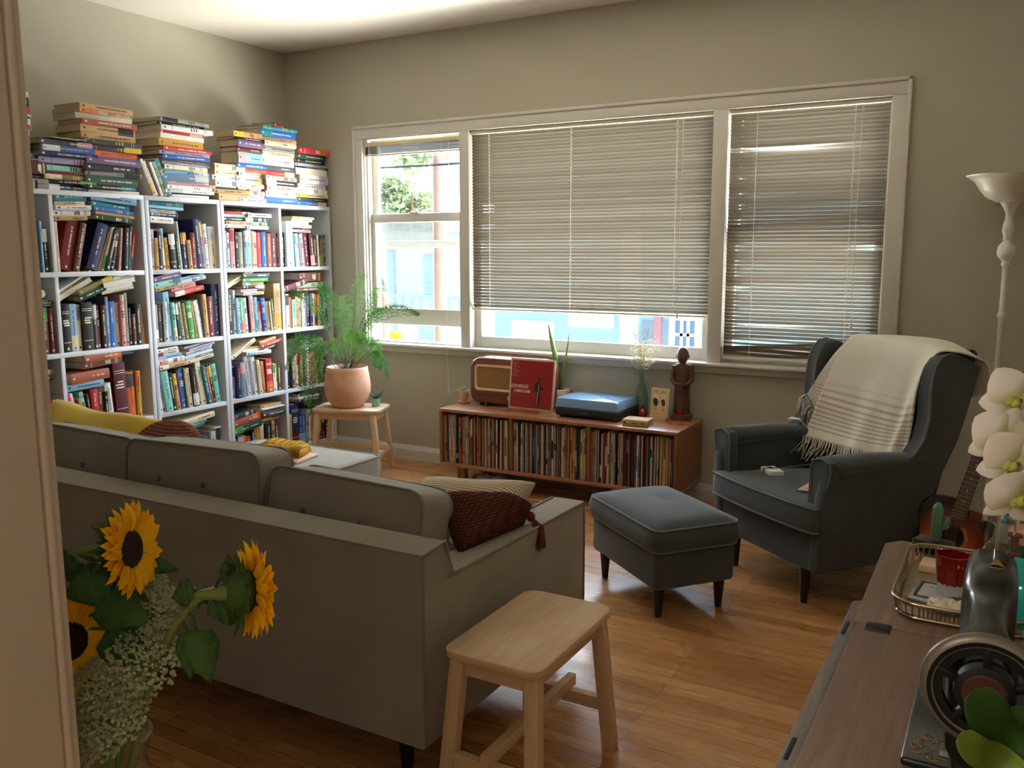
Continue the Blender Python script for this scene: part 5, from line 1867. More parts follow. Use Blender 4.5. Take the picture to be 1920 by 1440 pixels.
RWD = .285
b = B()
rings = []
for y, ins in ((-.085, .012), (-.082, .004), (-.074, 0), (.05, 0), (.09, .01), (.10, .03)):
    rings.append([Vector((x * (1 - ins / .3), y, .16 + (z - .16) * (1 - ins / .15) + .008 * (1 - (x / RWD) ** 2) * (z > .2))) for x, z in rr2(-RWD, RWD, .018, .308, (.075, .075, .055, .055), 8)])
b.loft(rings); obj('cabinet', b, M_teak, rd, smooth=50)
b = B()
rings = []
for y, ins in ((-.0845, .0), (-.094, .002), (-.094, .012), (-.088, .016)):
    rings.append([Vector((x, y, z)) for x, z in rr2(-.245 + ins, .245 - ins, .10 + ins, .268 - ins, .022)])
b.loft(rings, cap=False); obj('grille_frame', b, pbr('ivory_plastic', srgb(226, 200, 160), rough=.4), rd)
b = B(); b.prism(rr2(-.232, .03, .112, .256, .014), -.0885, -.086, axis='y'); obj('grille_cloth', b, fabric('gold_grille_cloth', srgb(178, 140, 84), srgb(140, 104, 58), 400), rd)
b = B(); b.box(.03, .055, -.093, -.086, .108, .262, .003); b.box(.066, .078, -.093, -.086, .108, .262, .003); obj('dial_bezel', b, pbr('ivory_plastic_trim', srgb(232, 208, 170), rough=.4), rd)
b = B(); b.box(.08, .23, -.0885, -.086, .115, .255, .001); obj('tuning_dial', b, pbr('dial_glass', srgb(120, 110, 84), rough=.15), rd)
for x in (.02, .2):
    b = B(); b.lathe([(0, .018), (.014, .018), (.019, .012), (.019, 0), (0, 0)], 20, M=Matrix.Translation((x, -.084, .062)) @ Matrix.Rotation(PI / 2, 4, 'X')); kn = obj('knob', b, pbr('ivory_knob', srgb(226, 206, 176), rough=.35), rd)
    b = B(); b.lathe([(0, .0195), (.008, .0195), (.008, .018), (0, .018)], 16, M=Matrix.Translation((x, -.084, .062)) @ Matrix.Rotation(PI / 2, 4, 'X')); obj('knob_cap', b, pbr('brass_cap', srgb(150, 116, 60), rough=.3, metal=1), kn)
for x in (-.2, .2):
    b = B(); b.box(x - .03, x + .03, -.05, .05, 0, .02, .004); obj('foot', b, pbr('black_rubber', srgb(20, 20, 20), rough=.7), rd)
q = onk(911, 762)
b = B(); b.prism([(-.014, 0), (.016, 0), (.008, .03), (.004, .036)], -.003, .003, axis='x'); b.box(-.014, .012, -.012, .012, 0, .003, .001)
tag(obj('brass_clip', b, pbr('aged_brass', srgb(150, 130, 90), rough=.35, metal=1), loc=(q.x, q.y + .005, .5003)), 'small brass picture stand in front of the radio', 'stand')

# record cover on its wooden display stand
tl, tr_, bl_ = P(956, 669, Y=4.70), P(1044, 680, Y=4.70), P(948, 762, Y=4.665)
q = P(992, 780, Z=.5)
stx = (P(955, 770, Z=.50).x + P(1005, 779, Z=.50).x) / 2
RZ_ = R(-2)
ds = thing('record_stand', 'low walnut display stand holding up the red record cover', 'stand', (stx, 4.675, .5), RZ_)
b = B(); b.prism([(-.032, 0), (.04, 0), (.04, .024), (-.006, .024), (-.010, .016), (-.018, .016), (-.021, .024), (-.032, .024)], -.095, .095, axis='x', bev=.001); obj('base', b, M_walnut, ds)
rec = thing('record_cover', 'red record cover with white lettering displayed on the console', 'record', (-2.533, 4.662, .5175), RZ_, rot=(R(-7), 0, RZ_))
b = B(); b.box(-.158, .158, 0, .007, 0, .315, .001); obj('frame', b, pbr('clear_frame_edge', srgb(206, 186, 164), rough=.35), rec)
b = B(); b.box(-.146, .146, -.0012, .001, .014, .303); obj('sleeve', b, pbr('red_sleeve', srgb(158, 26, 34), rough=.35, var=.1, vscale=4), rec)
M_print = pbr('white_print', srgb(236, 216, 206), rough=.5)
Mt = Matrix.Rotation(PI / 2, 4, 'X')
b = B()
text_bm(b, 'LEON BRIDGES', .030, Matrix.Translation((-.146, -.0014, .133)) @ Mt, .0003, bold=.0004, sx=.62)
text_bm(b, 'COMING HOME', .026, Matrix.Translation((-.122, -.0014, .105)) @ Mt, .0003, bold=.0004, sx=.62)
obj('lettering', b, M_print, rec, smooth=0)
b = B()
rl = random.Random(9)
for k in range(10):
    b.box(-.138, -.138 + rl.uniform(.02, .06), -.0014, -.0008, .288 - k * .0095, .2905 - k * .0095)
obj('track_list', b, pbr('pink_print', srgb(206, 130, 124), rough=.5), rec, smooth=0)
# plain standing figure printed on the cover
b = B(); F2 = [(.040, .05), (.046, .05), (.05, .10), (.056, .05), (.064, .05), (.064, .12), (.062, .155), (.09, .148), (.09, .153), (.066, .168), (.062, .19), (.056, .20), (.034, .196), (.024, .17), (.026, .14), (.036, .135)]
b.prism([(x, z - .02) for x, z in F2], -.0016, -.001, axis='y'); b.lathe([(0, .0016), (.0095, .0016), (.0095, .001), (0, .001)], 14, M=Matrix.Translation((.056, 0, .192)) @ Mt)
obj('printed_figure', b, pbr('dark_print', srgb(44, 30, 32), rough=.5), rec, smooth=0)
b = B(); b.prism([(.041, .04), (.046, .04), (.05, .085), (.054, .115), (.044, .118)], -.0019, -.0015, axis='y'); b.prism([(.048, .12), (.054, .12), (.056, .165), (.050, .165)], -.0019, -.0015, axis='y'); obj('printed_highlight', b, pbr('grey_print', srgb(150, 136, 130), rough=.5), rec, smooth=0)

# snake plant in a cream pot
q = P(1052, 764, Z=.5)
t = thing('snake_plant', 'two-bladed snake plant in a cream pot behind the record cover', 'plant', (q.x, q.y, .5))
b = B(); b.lathe([(0, .006), (.05, .006), (.06, .02), (.062, .118), (.057, .122), (.054, .118), (.052, .10), (0, .10)], 32); obj('pot', b, pbr('cream_ceramic', srgb(226, 204, 178), rough=.5), t)
b = B(); b.lathe([(0, 0), (.058, 0), (.064, .008), (.058, .01), (0, .006)], 32); obj('saucer', b, pbr('coral_ceramic', srgb(214, 140, 110), rough=.5), t)
b = B(); b.lathe([(.053, .101), (0, .104)], 20); obj('soil', b, M_soil, t)
def blade(pts, w, tw, b):
    n = 16
    def f(u, v):
        p_ = bez(pts, v)
        a = tw * v
        ww = w * (min(1, .55 + v * 1.6) if v < .5 else max(0.02, (1 - ((v - .5) / .5) ** 2.2)))
        s = (u - .5) * 2
        return p_ + Vector((math.cos(a), math.sin(a), 0)) * s * ww + Vector((-math.sin(a), math.cos(a), 0)) * (abs(s) ** 2) * ww * .4
    b.grid(f, 4, n, .0015)


def on_y(px, py, Y): return P(px, py, Y=Y) - Vector((q.x, q.y, .5))
for pts, w_, tw in (((on_y(1047, 735, q.y), on_y(1043, 680, q.y), on_y(1028, 605, q.y)), .017, 1.0), ((on_y(1051, 735, q.y), on_y(1057, 690, q.y), on_y(1067, 624, q.y)), .011, -.6), ((on_y(1046, 740, q.y + .02), on_y(1044, 715, q.y), on_y(1040, 690, q.y)), .010, .4), ((on_y(1053, 740, q.y), on_y(1053, 722, q.y), on_y(1054, 706, q.y)), .010, -.9)):
    b = B(); blade([Vector((x[0], x[1], max(.09, x[2]) if k == 0 else x[2])) for k, x in enumerate(pts)], w_, tw, b); obj('leaf', b, M_snake, t, smooth=180)

# turntable
tt = thing('turntable', 'black turntable under a blue dust cover with painted sky sheen on the console', 'turntable', (-2.14, 4.795, .5), R(-1))
M_black = pbr('satin_black', srgb(34, 36, 42), rough=.4)
b = B(); b.box(-.205, .205, -.165, .165, .012, .062, .012, 3); obj('plinth', b, M_black, tt)
for x in (-.17, .17):
    for y in (-.13, .13):
        b = B(); b.lathe([(0, 0), (.018, 0), (.02, .006), (.016, .013), (0, .013)], 16, c=(x, y, 0)); obj('foot', b, pbr('silver_foot', srgb(150, 150, 154), rough=.35, metal=.8), tt)
b = B(); b.lathe([(0, .078), (.145, .078), (.147, .074), (.147, .062), (0, .062)], 40, c=(-.03, 0, 0)); obj('platter', b, pbr('platter_rubber', srgb(30, 30, 32), rough=.6), tt)
b = B(); b.tube([(.16, .1, .07), (.16, .1, .09), (.155, .02, .092), (.12, -.08, .088)], .005, 8); obj('tonearm', b, pbr('brushed_steel', srgb(190, 190, 196), rough=.3, metal=1), tt)
b = B(); b.box(-.04, .02, -.1665, -.1645, .034, .039, .0005); obj('badge', b, pbr('dark_badge', srgb(110, 112, 118), rough=.4), tt)
b = B()
rings = []
for z, ins in ((.064, 0), (.108, .002), (.116, .008)):
    rings.append([Vector((x, y, z)) for x, y in rr2(-.203 + ins, .203 - ins, -.163 + ins, .163 - ins, .012 + ins)])
b.loft(rings, cap=False)
b.poly(rings[-1])
bmesh.ops.remove_doubles(b.bm, verts=b.bm.verts[:], dist=.0001)
mt, nt, out = newmat('blue_sky_sheen_dust_cover')
pr = N(nt, 'ShaderNodeBsdfPrincipled'); pr.inputs['Base Color'].default_value = (*srgb(150, 186, 222), 1); pr.inputs['Roughness'].default_value = .2; pr.inputs['Specular IOR Level'].default_value = .6  # pale blue colour holds the cover's tint plus the reflected sky
tr = N(nt, 'ShaderNodeBsdfTransparent'); tr.inputs[0].default_value = (*srgb(150, 180, 215), 1)
mx = N(nt, 'ShaderNodeMixShader'); mx.inputs[0].default_value = .72
nt.links.new(tr.outputs[0], mx.inputs[1]); nt.links.new(pr.outputs[0], mx.inputs[2]); nt.links.new(mx.outputs[0], out.inputs[0])
M_dust = mt
obj('dust_cover', b, M_dust, tt)

# book lying at the console front
q = P(1187, 800, Z=.5)
bo = add_book(.036, .105, .15, srgb(196, 164, 116), None, True, Matrix.Translation((q.x - .068, q.y + .008, .5185)) @ Matrix.Rotation(R(4), 4, 'Z') @ Matrix.Rotation(PI / 2, 4, 'Y') @ Matrix.Translation((0, 0, 0)), 'worn tan hardback lying alone on the console beside the turntable', 'books on the console')

# glass bottle with dried flowers
q = P(1212, 770, Z=.5); vx, vy = -1.935, 4.93
M_bottle = thin_glass('pale_green_bottle_glass', (0.82, 0.92, 0.90), ior=1.5)
t = thing('glass_jug', 'tall clear glass jug holding dried white flowers beside the statue', 'vase', (vx + .02, vy, .5))
b = B(); b.lathe([(0, .003), (.036, 0), (.040, .006), (.044, .05), (.045, .10), (.036, .15), (.022, .20), (.016, .225), (.016, .24), (.021, .246), (.021, .254), (.017, .256), (.0135, .25), (.0135, .226), (.02, .198), (.033, .15), (.042, .10), (.041, .05), (.037, .008), (0, .006)], 32); obj('body', b, M_bottle, t, smooth=60)
b = B(); b.tube([(.02, 0, .215), (.038, 0, .205), (.044, 0, .19), (.040, 0, .17), (.034, 0, .16)], .004, 8); obj('handle', b, M_bottle, t, smooth=180)
M_dry = pbr('dried_stem', srgb(170, 160, 110), rough=.9)
M_dryf = leafmat('dried_blossom', srgb(236, 230, 204), srgb(214, 204, 160), trans=.25)
rg = random.Random(17)
for k in range(9):
    tip = P(1185 + k * 5.5 + rg.uniform(-4, 4), 600 + rg.uniform(0, 45) + abs(k - 4.5) * 3, Y=vy + rg.uniform(-.05, .04))
    base = Vector((vx + .02 + rg.uniform(-.012, .012), vy + rg.uniform(-.012, .012), .52))
    nk = Vector((vx + .02 + rg.uniform(-.006, .006), vy + rg.uniform(-.006, .006), .745))
    o = thing('dried_flower', ['shortest sprig', 'thin sprig', 'arching sprig', 'tall sprig', 'central sprig', 'bushy sprig', 'leaning sprig', 'loose sprig', 'outermost sprig'][k] + ' of dried white blossom in the glass jug', 'flower', base, group='dried flowers in the glass jug')
    o['label'] = f'sprig of dried white blossom, {ordw(k + 1)} from the left in the glass jug'
    b = B(); pts = [Vector((0, 0, 0)), nk - base, (nk - base).lerp(tip - base, .5) + Vector((rg.uniform(-.01, .01), 0, 0)), tip - base]
    b.tube([bez(pts, i / 12) for i in range(13)], .0011, 4)
    fl = B()
    for i in range(46):
        v = rg.uniform(.42, 1.0)
        c_ = bez(pts, v) + Vector((rg.gauss(0, .014), rg.gauss(0, .012), rg.gauss(0, .01)))
        b.tube([bez(pts, v - .05), c_], .0005, 3, cap=False)
        s_ = rg.uniform(.0025, .0055)
        fl.sphere(c_, (s_, s_, s_ * .8), 5, 4)
    obj('stem', b, M_dry, o, smooth=180)
    obj('blossom', fl, M_dryf, o, smooth=180)

# red glass bottle, framed card, red votive, spectacles, statue
M_redg = pbr('red_glass', srgb(200, 16, 36), rough=.08, spec=.8, trans=.5)
q = P(1205, 782, Z=.5)
t = thing('red_vase', 'small red glass bottle tucked behind the tan book', 'vase', (q.x, q.y - .0, .5))
b = B(); b.lathe([(0, 0), (.022, 0), (.026, .012), (.025, .03), (.016, .044), (.008, .05), (.008, .062), (.011, .066), (.008, .068), (0, .066)], 24); obj('body', b, M_redg, t, smooth=60)
q = P(1237, 786, Z=.5)
cd = thing('picture_card', 'cream card with black lettering on a small wooden stand', 'card', (q.x, q.y - .01, .5), R(-6))
b = B(); b.prism([(-.022, 0), (.03, 0), (.03, .018), (-.004, .022), (-.008, .014), (-.014, .014), (-.016, .022), (-.022, .022)], -.052, .052, axis='x', bev=.001); obj('stand', b, M_pinex, cd)
Mc = Matrix.Translation((0, -.011, .014)) @ Matrix.Rotation(R(-8), 4, 'X')
b = B(); b.box(-.058, .058, 0, .003, 0, .172, .0008, M=Mc); obj('card', b, pbr('cream_card', srgb(226, 200, 150), rough=.7, var=.08, vscale=20), cd)
b = B()
def fr(x0, x1, z0, z1): b.box(x0, x1, -.0006, .0003, z0, z1, M=Mc)
for a in ((-.05, .05, .162, .1635), (-.05, .05, .140, .1412), (-.05, .05, .022, .0232), (-.05, -.0488, .022, .1635), (.0488, .05, .022, .1635), (-.002, -.0008, .03, .14)): fr(*a)
text_bm(b, 'THE LARK', .0195, Mc @ Matrix.Translation((-.045, -.0004, .1445)) @ Mt, .0003, sx=.95)
# two plain standing birds
for bx, s_ in ((-.025, 1), (.024, .85)):
    b.prism([(bx + x * s_, .085 + z * s_) for x, z in ((-.018, .02), (-.006, .03), (.008, .022), (.016, .004), (.012, -.018), (-.004, -.02), (-.014, -.006))], -.0006, .0003, axis='y', M=Mc)
    fr(bx - .004, bx - .002, .035, .066); fr(bx + .005, bx + .007, .035, .066)
obj('lettering', b, pbr('black_print', srgb(46, 36, 26), rough=.6), cd, smooth=0)
q = P(1275, 787, Z=.5)
t = thing('candle_glass', 'small red glass candle holder in front of the statue', 'candle holder', (q.x, q.y, .5))
b = B(); b.lathe([(0, 0), (.018, 0), (.026, .006), (.031, .022), (.032, .062), (.029, .062), (.028, .024), (.02, .01), (0, .008)], 28); obj('glass', b, M_redg, t, smooth=60)
b = B(); b.lathe([(0, .009), (.0265, .012), (.0275, .03), (0, .03)], 24); obj('wax', b, pbr('red_wax', srgb(210, 40, 40), rough=.5), t)
q = P(1262, 797, Z=.5)
t = thing('eyeglasses', 'folded pink-tinted eyeglasses lying at the console corner', 'glasses', (q.x + .01, q.y, .5003), R(-5))
M_lens = thin_glass('pink_lens', (0.95, 0.62, 0.55)); M_wire = pbr('copper_wire', srgb(190, 110, 80), rough=.3, metal=1)
for s_ in (-1, 1):
    pts = [Vector((s_ * .025 + .019 * math.cos(a), 0, .019 + .016 * math.sin(a))) for a in [2 * PI * k / 18 for k in range(18)]]
    b = B(); b.tube(pts, .0012, 5, closed=True); obj('rim', b, M_wire, t)
    b = B(); b.poly(pts); obj('lens', b, M_lens, t, smooth=0)
    b = B(); b.tube([(s_ * .044, 0, .024), (s_ * .046, .01, .024), (s_ * -.02, .016 + .006 * (s_ > 0), .012), (s_ * -.045, .018 + .006 * (s_ > 0), .004)], .0011, 5); obj('temple', b, M_wire, t)
b = B(); b.tube([(-.007, 0, .022), (0, 0, .026), (.007, 0, .022)], .0011, 5); obj('bridge', b, M_wire, t)

M_carve = wood('dark_carved_wood', srgb(112, 76, 54), srgb(66, 42, 30), 9, (6, 6, 1), rough=.55, bump=.4)
q = (P(1268, 782, Z=.5) + P(1308, 780, Z=.5)) / 2
ssc = 1.0
st = thing('wooden_statue', 'dark carved wooden standing figure at the right end of the console', 'statue', (-1.655, 4.915, .5), R(8))
b = B(); b.box(-.045, .06, -.045, .045, 0, .034, .004); b.box(-.06, .0, -.05, .05, .0, .02, .004); obj('plinth', b, M_carve, st)
b = B()
def ring(cx, cy_, z, rx, ry, n=20, flute=0, nf=10): return [Vector((cx + rx * math.cos(a) * (1 + flute * math.cos(nf * a)), cy_ + ry * math.sin(a) * (1 + flute * math.cos(nf * a)), z)) for a in [2 * PI * k / n for k in range(n)]]
b.loft([ring(0, 0, z, rx, ry, 40, fl) for z, rx, ry, fl in ((.034, .046, .036, .05), (.05, .048, .037, .06), (.12, .045, .035, .06), (.17, .043, .034, .05), (.20, .044, .034, .02), (.225, .042, .032, 0), (.26, .043, .031, 0), (.29, .048, .031, 0), (.315, .049, .029, 0), (.328, .044, .025, 0), (.335, .02, .018, 0), (.345, .018, .018, 0))])
# head and face
b.loft([ring(0, -.004 + dy, z, rx, ry, 20) for z, rx, ry, dy in ((.335, .012, .014, 0), (.342, .022, .024, -.004), (.352, .028, .030, -.005), (.37, .032, .034, -.003), (.39, .034, .036, 0), (.41, .031, .034, .001), (.425, .02, .023, .002), (.43, .006, .008, .002))])
b.sphere((0, -.036, .372), (.006, .008, .012), 8, 6); b.sphere((0, -.032, .352), (.011, .006, .004), 8, 6)
for s_ in (-1, 1):
    b.sphere((s_ * .013, -.032, .385), (.008, .005, .004), 8, 6); b.sphere((s_ * .034, 0, .375), (.005, .009, .014), 8, 6)
    b.tube([(s_ * .047, -.002, .318), (s_ * .056, -.006, .28), (s_ * .055, -.016, .235), (s_ * .035, -.036, .215), (s_ * .012, -.042, .212)], [.016, .015, .014, .012, .010], 10)
b.box(-.016, .016, -.052, -.032, .18, .222, .004)
obj('figure', b, M_carve, st, smooth=60)

# boxes and a coil of cable under the console
M_box = pbr('white_router_plastic', srgb(214, 220, 230), rough=.4)
q = P(912, 907, Z=0); 
for k, (px, py, lab) in enumerate(((910, 906, 'white plastic box under the console, nearer the front leg'), (937, 909, 'white plastic box under the console, second from the front leg'))):
    q = P(px, py, Z=0)
    b = B(); b.box(-.045, .045, -.03, .03, 0, .05, .005); b.box(-.04, .04, -.0305, -.029, .006, .044, .001)
    tag(obj('adapter_box', b, M_box, loc=(q.x, q.y + .0, 0)), lab, 'box', 'white boxes under the console')
q = P(890, 905, Z=0)
b = B()
rg = random.Random(4)
pts = [Vector((.05 * math.cos(k * .5) * rg.uniform(.7, 1.1), .04 * math.sin(k * .5) * rg.uniform(.7, 1.1), .006 + .035 * rg.random())) for k in range(60)]
b.tube([bez(pts, i / 240) for i in range(241)], .003, 5)
tag(obj('cable', b, pbr('grey_cable', srgb(150, 140, 130), rough=.7), loc=(q.x, q.y + .06, 0), smooth=180), 'tangled grey cable on the floor under the console', 'cable')
# ================================================================== STOOLS
def stool(loc, rz, label, hx=.235, hy=.148, H=.45):
    s = thing('stool', label, 'stool', loc, rz, 'pale birch stools')
    b = B()
    rings = []
    o_ = lambda i: [(x, y) for x, y in rr2(-hx + i, hx - i, -hy + i, hy - i, .045 - i * .5)]
    b.loft([[Vector((x, y, z)) for x, y in o_(i)] for z, i in ((H - .024, .004), (H - .021, .001), (H - .003, .0), (H, .003))])
    obj('seat', b, M_pine if True else None, s, smooth=50)
    top = []
    for sx in (-1, 1):
        for sy in (-1, 1):
            t_ = Vector((sx * (hx - .045), sy * (hy - .035), H - .024)); f_ = Vector((sx * (hx - .0), sy * (hy - .01), 0))
            b = B(); b.beam(f_, t_, .034, .042, up=(0, 1, 0), bev=.003); obj('leg', b, M_pinez, s)
        b = B(); b.box(sx * (hx - .045) - .011, sx * (hx - .045) + .011, -hy + .055, hy - .055, H - .075, H - .024, .002); obj('seat_rail', b, M_pine, s)
        k = .135 / H
        xx = sx * (hx - .045 * k)
        b = B(); b.box(xx - .012, xx + .012, -hy + .03, hy - .03, .125, .165, .002); obj('cross_rail', b, M_pine, s)
    for sy in (-1, 1):
        b = B(); b.box(-hx + .06, hx - .06, sy * (hy - .04) - .011, sy * (hy - .04) + .011, H - .07, H - .024, .002); obj('seat_rail', b, M_pinex, s)
    xx = hx - .045 * .3
    b = B(); b.box(-xx - .03, xx + .03, -.013, .013, .165, .20, .002); obj('stretcher', b, M_pinex, s)
    return s


stool((-1.098, 2.037, 0), R(90), 'pale birch stool standing empty beside the sofa arm', hx=.243, hy=.146)
ps = stool((-3.835, 4.535, 0), R(19), 'pale birch stool under the big terracotta fern pot by the bookcases')

# ================================================================== FERN
M_fern = leafmat('fern_green', srgb(104, 152, 76), srgb(66, 116, 54), rough=.55, trans=.25, scale=6)
M_fern2 = leafmat('young_fern_green', srgb(128, 176, 88), srgb(88, 142, 64), rough=.55, trans=.25, scale=6)
M_fstem = pbr('dark_fern_stem', srgb(56, 62, 40), rough=.6)
FP = Vector((-3.85, 4.52, .4505))
fn = thing('potted_fern', 'large feathery fern in a round terracotta pot on the birch stool', 'plant', FP)
b = B(); b.lathe([(0, 0), (.085, 0), (.10, .008), (.135, .05), (.153, .105), (.154, .15), (.148, .20), (.139, .25), (.137, .268), (.131, .272), (.126, .266), (.128, .24), (0, .24)], 48); obj('pot', b, M_terra, fn, smooth=60)
b = B(); b.lathe([(.1285, .243), (.07, .25), (0, .252)], 24); obj('soil', b, M_soil, fn)
rg = random.Random(41)


def frond(pts, L0, n, droop=.25, start=.25, mat=None, dens=5, w=.0044, name='frond', thick=.0022, lw=1.0):
    """stem along pts with rows of pinnae, each a thin rib carrying tiny leaflets"""
    st = B()
    P_ = [bez(pts, i / 20) for i in range(21)]
    st.tube(P_, [thick * (1 - .7 * i / 20) for i in range(21)], 5)
    lf = B()
    for k in range(n):
        v = start + (1 - start) * (k + .5) / n
        c = bez(pts, v); t_ = (bez(pts, min(1, v + .02)) - bez(pts, max(0, v - .02))).normalized()
        side = t_.cross(Vector((rg.uniform(-.25, .25), -1, rg.uniform(-.1, .3))))
        if side.length < .1: side = Vector((1, 0, 0))
        side.normalize()
        env = math.sin(PI * min(1, (k + 1.2) / (n + .6)) ** .75)
        Lp = L0 * max(.18, env) * rg.uniform(.85, 1.15)
        for s in (-1, 1):
            dirn = (side * s * .85 + t_ * .45 + Vector((0, rg.uniform(-.35, .35), rg.uniform(-.1, .15)))).normalized()
            rib = [c, c + dirn * Lp * .5, c + dirn * Lp + Vector((0, 0, -droop * Lp))]
            m_ = max(3, int(dens * Lp / L0 + .5))
            for j in range(m_):
                q = (j + .6) / m_
                p_ = bez(rib, q)
                d2 = (bez(rib, min(1, q + .05)) - p_).normalized()
                for s2 in (-1, 1):
                    o2 = (d2.cross(Vector((rg.uniform(-.6, .6), -1, rg.uniform(-.4, .4))))).normalized() * s2
                    e = p_ + o2 * (.0115 + .005 * (1 - q)) * lw + d2 * .008 + Vector((0, 0, -.003))
                    m1 = (p_ + e) / 2 + d2 * w
                    m2 = (p_ + e) / 2 - d2 * w * .7
                    lf.poly([p_, m2, e, m1])
    f_ = obj(name, lf, mat or M_fern, fn, smooth=0)
    obj('stalk', st, M_fstem, f_, smooth=180)
    return f_


def fp(px, py, dy=0.0): return P(px, py, Y=FP.y + dy) - FP
def root(): return Vector((rg.uniform(-.05, .05), rg.uniform(-.05, .05), .245))


fr_ = [
    # (points after the root, pinna length, pinnae, droop, start, material)
    ([(662, 610, 0), (668, 545, -.02), (684, 516, -.03)], .075, 22, .15, .3, M_fern2),
    ([(640, 620, -.03), (622, 560, -.08), (598, 532, -.12)], .095, 26, .35, .28, M_fern),
    ([(622, 640, .0), (600, 590, .02), (572, 556, .02), (545, 547, .0)], .035, 30, .2, .35, M_fern),
    ([(672, 640, -.05), (700, 590, -.1), (745, 576, -.12), (785, 588, -.12)], .042, 34, .7, .3, M_fern),
    ([(690, 620, .0), (708, 560, .05), (715, 522, .08)], .06, 18, .2, .35, M_fern),
    ([(650, 640, .05), (645, 590, .08), (640, 556, .10)], .07, 18, .25, .3, M_fern2),
    ([(680, 600, .02), (700, 560, .0), (712, 540, -.05)], .05, 16, .2, .4, M_fern2),
    ([(610, 650, -.05), (578, 640, -.1), (556, 652, -.12), (535, 690, -.12)], .065, 24, .5, .3, M_fern),
    ([(606, 660, -.08), (580, 662, -.14), (566, 700, -.16), (572, 755, -.16)], .06, 26, .6, .35, M_fern),
    ([(612, 668, -.1), (596, 690, -.17), (588, 735, -.18), (582, 775, -.18)], .05, 24, .6, .35, M_fern),
    ([(600, 655, .02), (560, 632, .04), (532, 660, .04)], .055, 20, .5, .35, M_fern),
    ([(668, 660, -.1), (676, 636, -.14), (688, 640, -.16)], .055, 16, .4, .2, M_fern2),
    ([(655, 655, -.08), (650, 628, -.12), (660, 622, -.14)], .055, 16, .4, .2, M_fern2),
    ([(690, 660, -.08), (705, 640, -.1), (712, 660, -.12)], .05, 16, .4, .25, M_fern2),
    ([(694, 668, -.03), (715, 672, -.04), (726, 705, -.04)], .035, 18, .6, .4, M_fern),
    ([(625, 665, -.1), (605, 650, -.12), (592, 668, -.14)], .055, 16, .4, .25, M_fern),
    ([(640, 665, -.11), (628, 640, -.14), (616, 650, -.16)], .05, 14, .4, .25, M_fern2),
    ([(676, 640, .05), (690, 600, .08), (730, 570, .10)], .055, 18, .3, .35, M_fern),
    ([(616, 650, -.06), (590, 636, -.1), (562, 640, -.12), (548, 668, -.12)], .06, 20, .5, .3, M_fern),
    ([(610, 664, -.1), (590, 672, -.15), (578, 710, -.17), (578, 760, -.17)], .055, 22, .6, .35, M_fern),
    ([(612, 660, -.1), (600, 664, -.15), (598, 690, -.17), (604, 715, -.17)], .05, 16, .6, .35, M_fern2),
    ([(680, 655, -.1), (690, 632, -.14), (702, 645, -.15)], .05, 14, .4, .25, M_fern2),
    ([(664, 650, -.1), (668, 625, -.14), (676, 640, -.16)], .055, 14, .4, .25, M_fern2),
    ([(690, 665, -.1), (706, 668, -.13), (714, 690, -.13)], .045, 16, .6, .35, M_fern),
    ([(636, 610, -.05), (612, 556, -.12), (608, 536, -.14)], .08, 22, .3, .3, M_fern),
]
for k_, (pts, L0, n, dr, s0, mt_) in enumerate(fr_):
    tall = k_ in (0, 1, 4, 5, 6, 17, 24)
    frond([root()] + [fp(*q) for q in pts], L0 * (1.1 if tall else 1), int(n * (.85 if tall else .95)), dr + (.15 if tall else 0), s0, mt_, dens=7 if tall else 5, lw=.72 if tall else 1.0)
# little aloe in a mint pot
q = P(705, 762, Z=.45)
al = thing('potted_aloe', 'tiny aloe in a pale mint pot at the edge of the fern stool', 'plant', (q.x + .0, q.y, .4505))
b = B(); b.lathe([(0, 0), (.024, 0), (.027, .004), (.031, .055), (.028, .055), (.027, .045), (0, .045)], 24); obj('pot', b, pbr('mint_ceramic', srgb(150, 196, 188), rough=.4), al)
b = B(); b.lathe([(.0275, .046), (0, .048)], 16); obj('soil', b, M_soil, al)
for k in range(11):
    a = k * 2.4
    tilt = .25 + .07 * k
    L = .05 + .004 * k
    d = Vector((math.cos(a) * math.sin(tilt), math.sin(a) * math.sin(tilt), math.cos(tilt)))
    if k == 10: d = Vector((.55, -.1, .6)).normalized(); L = .12
    b = B()
    b.tube([Vector((0, 0, .045)) + d * L * t + Vector((0, 0, -.012 * t * t)) for t in (0, .3, .6, .85, 1)], [.005, .0055, .0042, .0024, .0005], 6)
    obj('leaf', b, M_aloe, al, smooth=180)

# ================================================================== TORCHIERE LAMP
M_lampw = pbr('white_enamel', srgb(226, 224, 216), rough=.4)
M_shade = pbr('opal_shade_glass', srgb(214, 204, 184), rough=.35, spec=.4)
lp = thing('floor_lamp', 'white torchiere floor lamp with a turned stem in the corner behind the guitar', 'lamp', (-.048, 4.79, 0))
b = B(); b.lathe([(0, 0), (.14, 0), (.145, .012), (.13, .024), (.05, .04), (.026, .07), (.016, .10), (0, .10)], 36); obj('base', b, M_lampw, lp)
b = B(); b.lathe([(.0125, .09), (.0125, 1.155), (.015, 1.16), (.019, 1.172), (.019, 1.18), (.015, 1.19), (.0125, 1.2), (.0125, 1.41), (0, 1.41)], 20); obj('pole', b, M_lampw, lp)
b = B(); b.lathe([(0, 1.405), (.018, 1.408), (.021, 1.418), (.017, 1.428), (.024, 1.438), (.038, 1.455), (.042, 1.477), (.036, 1.502), (.022, 1.52), (.017, 1.528), (.022, 1.536), (.018, 1.546), (.022, 1.556), (.027, 1.575), (.024, 1.60), (.017, 1.625), (.016, 1.645), (.019, 1.66), (.03, 1.68), (.043, 1.70), (.045, 1.706), (0, 1.706)], 28); obj('turned_stem', b, M_lampw, lp, smooth=60)
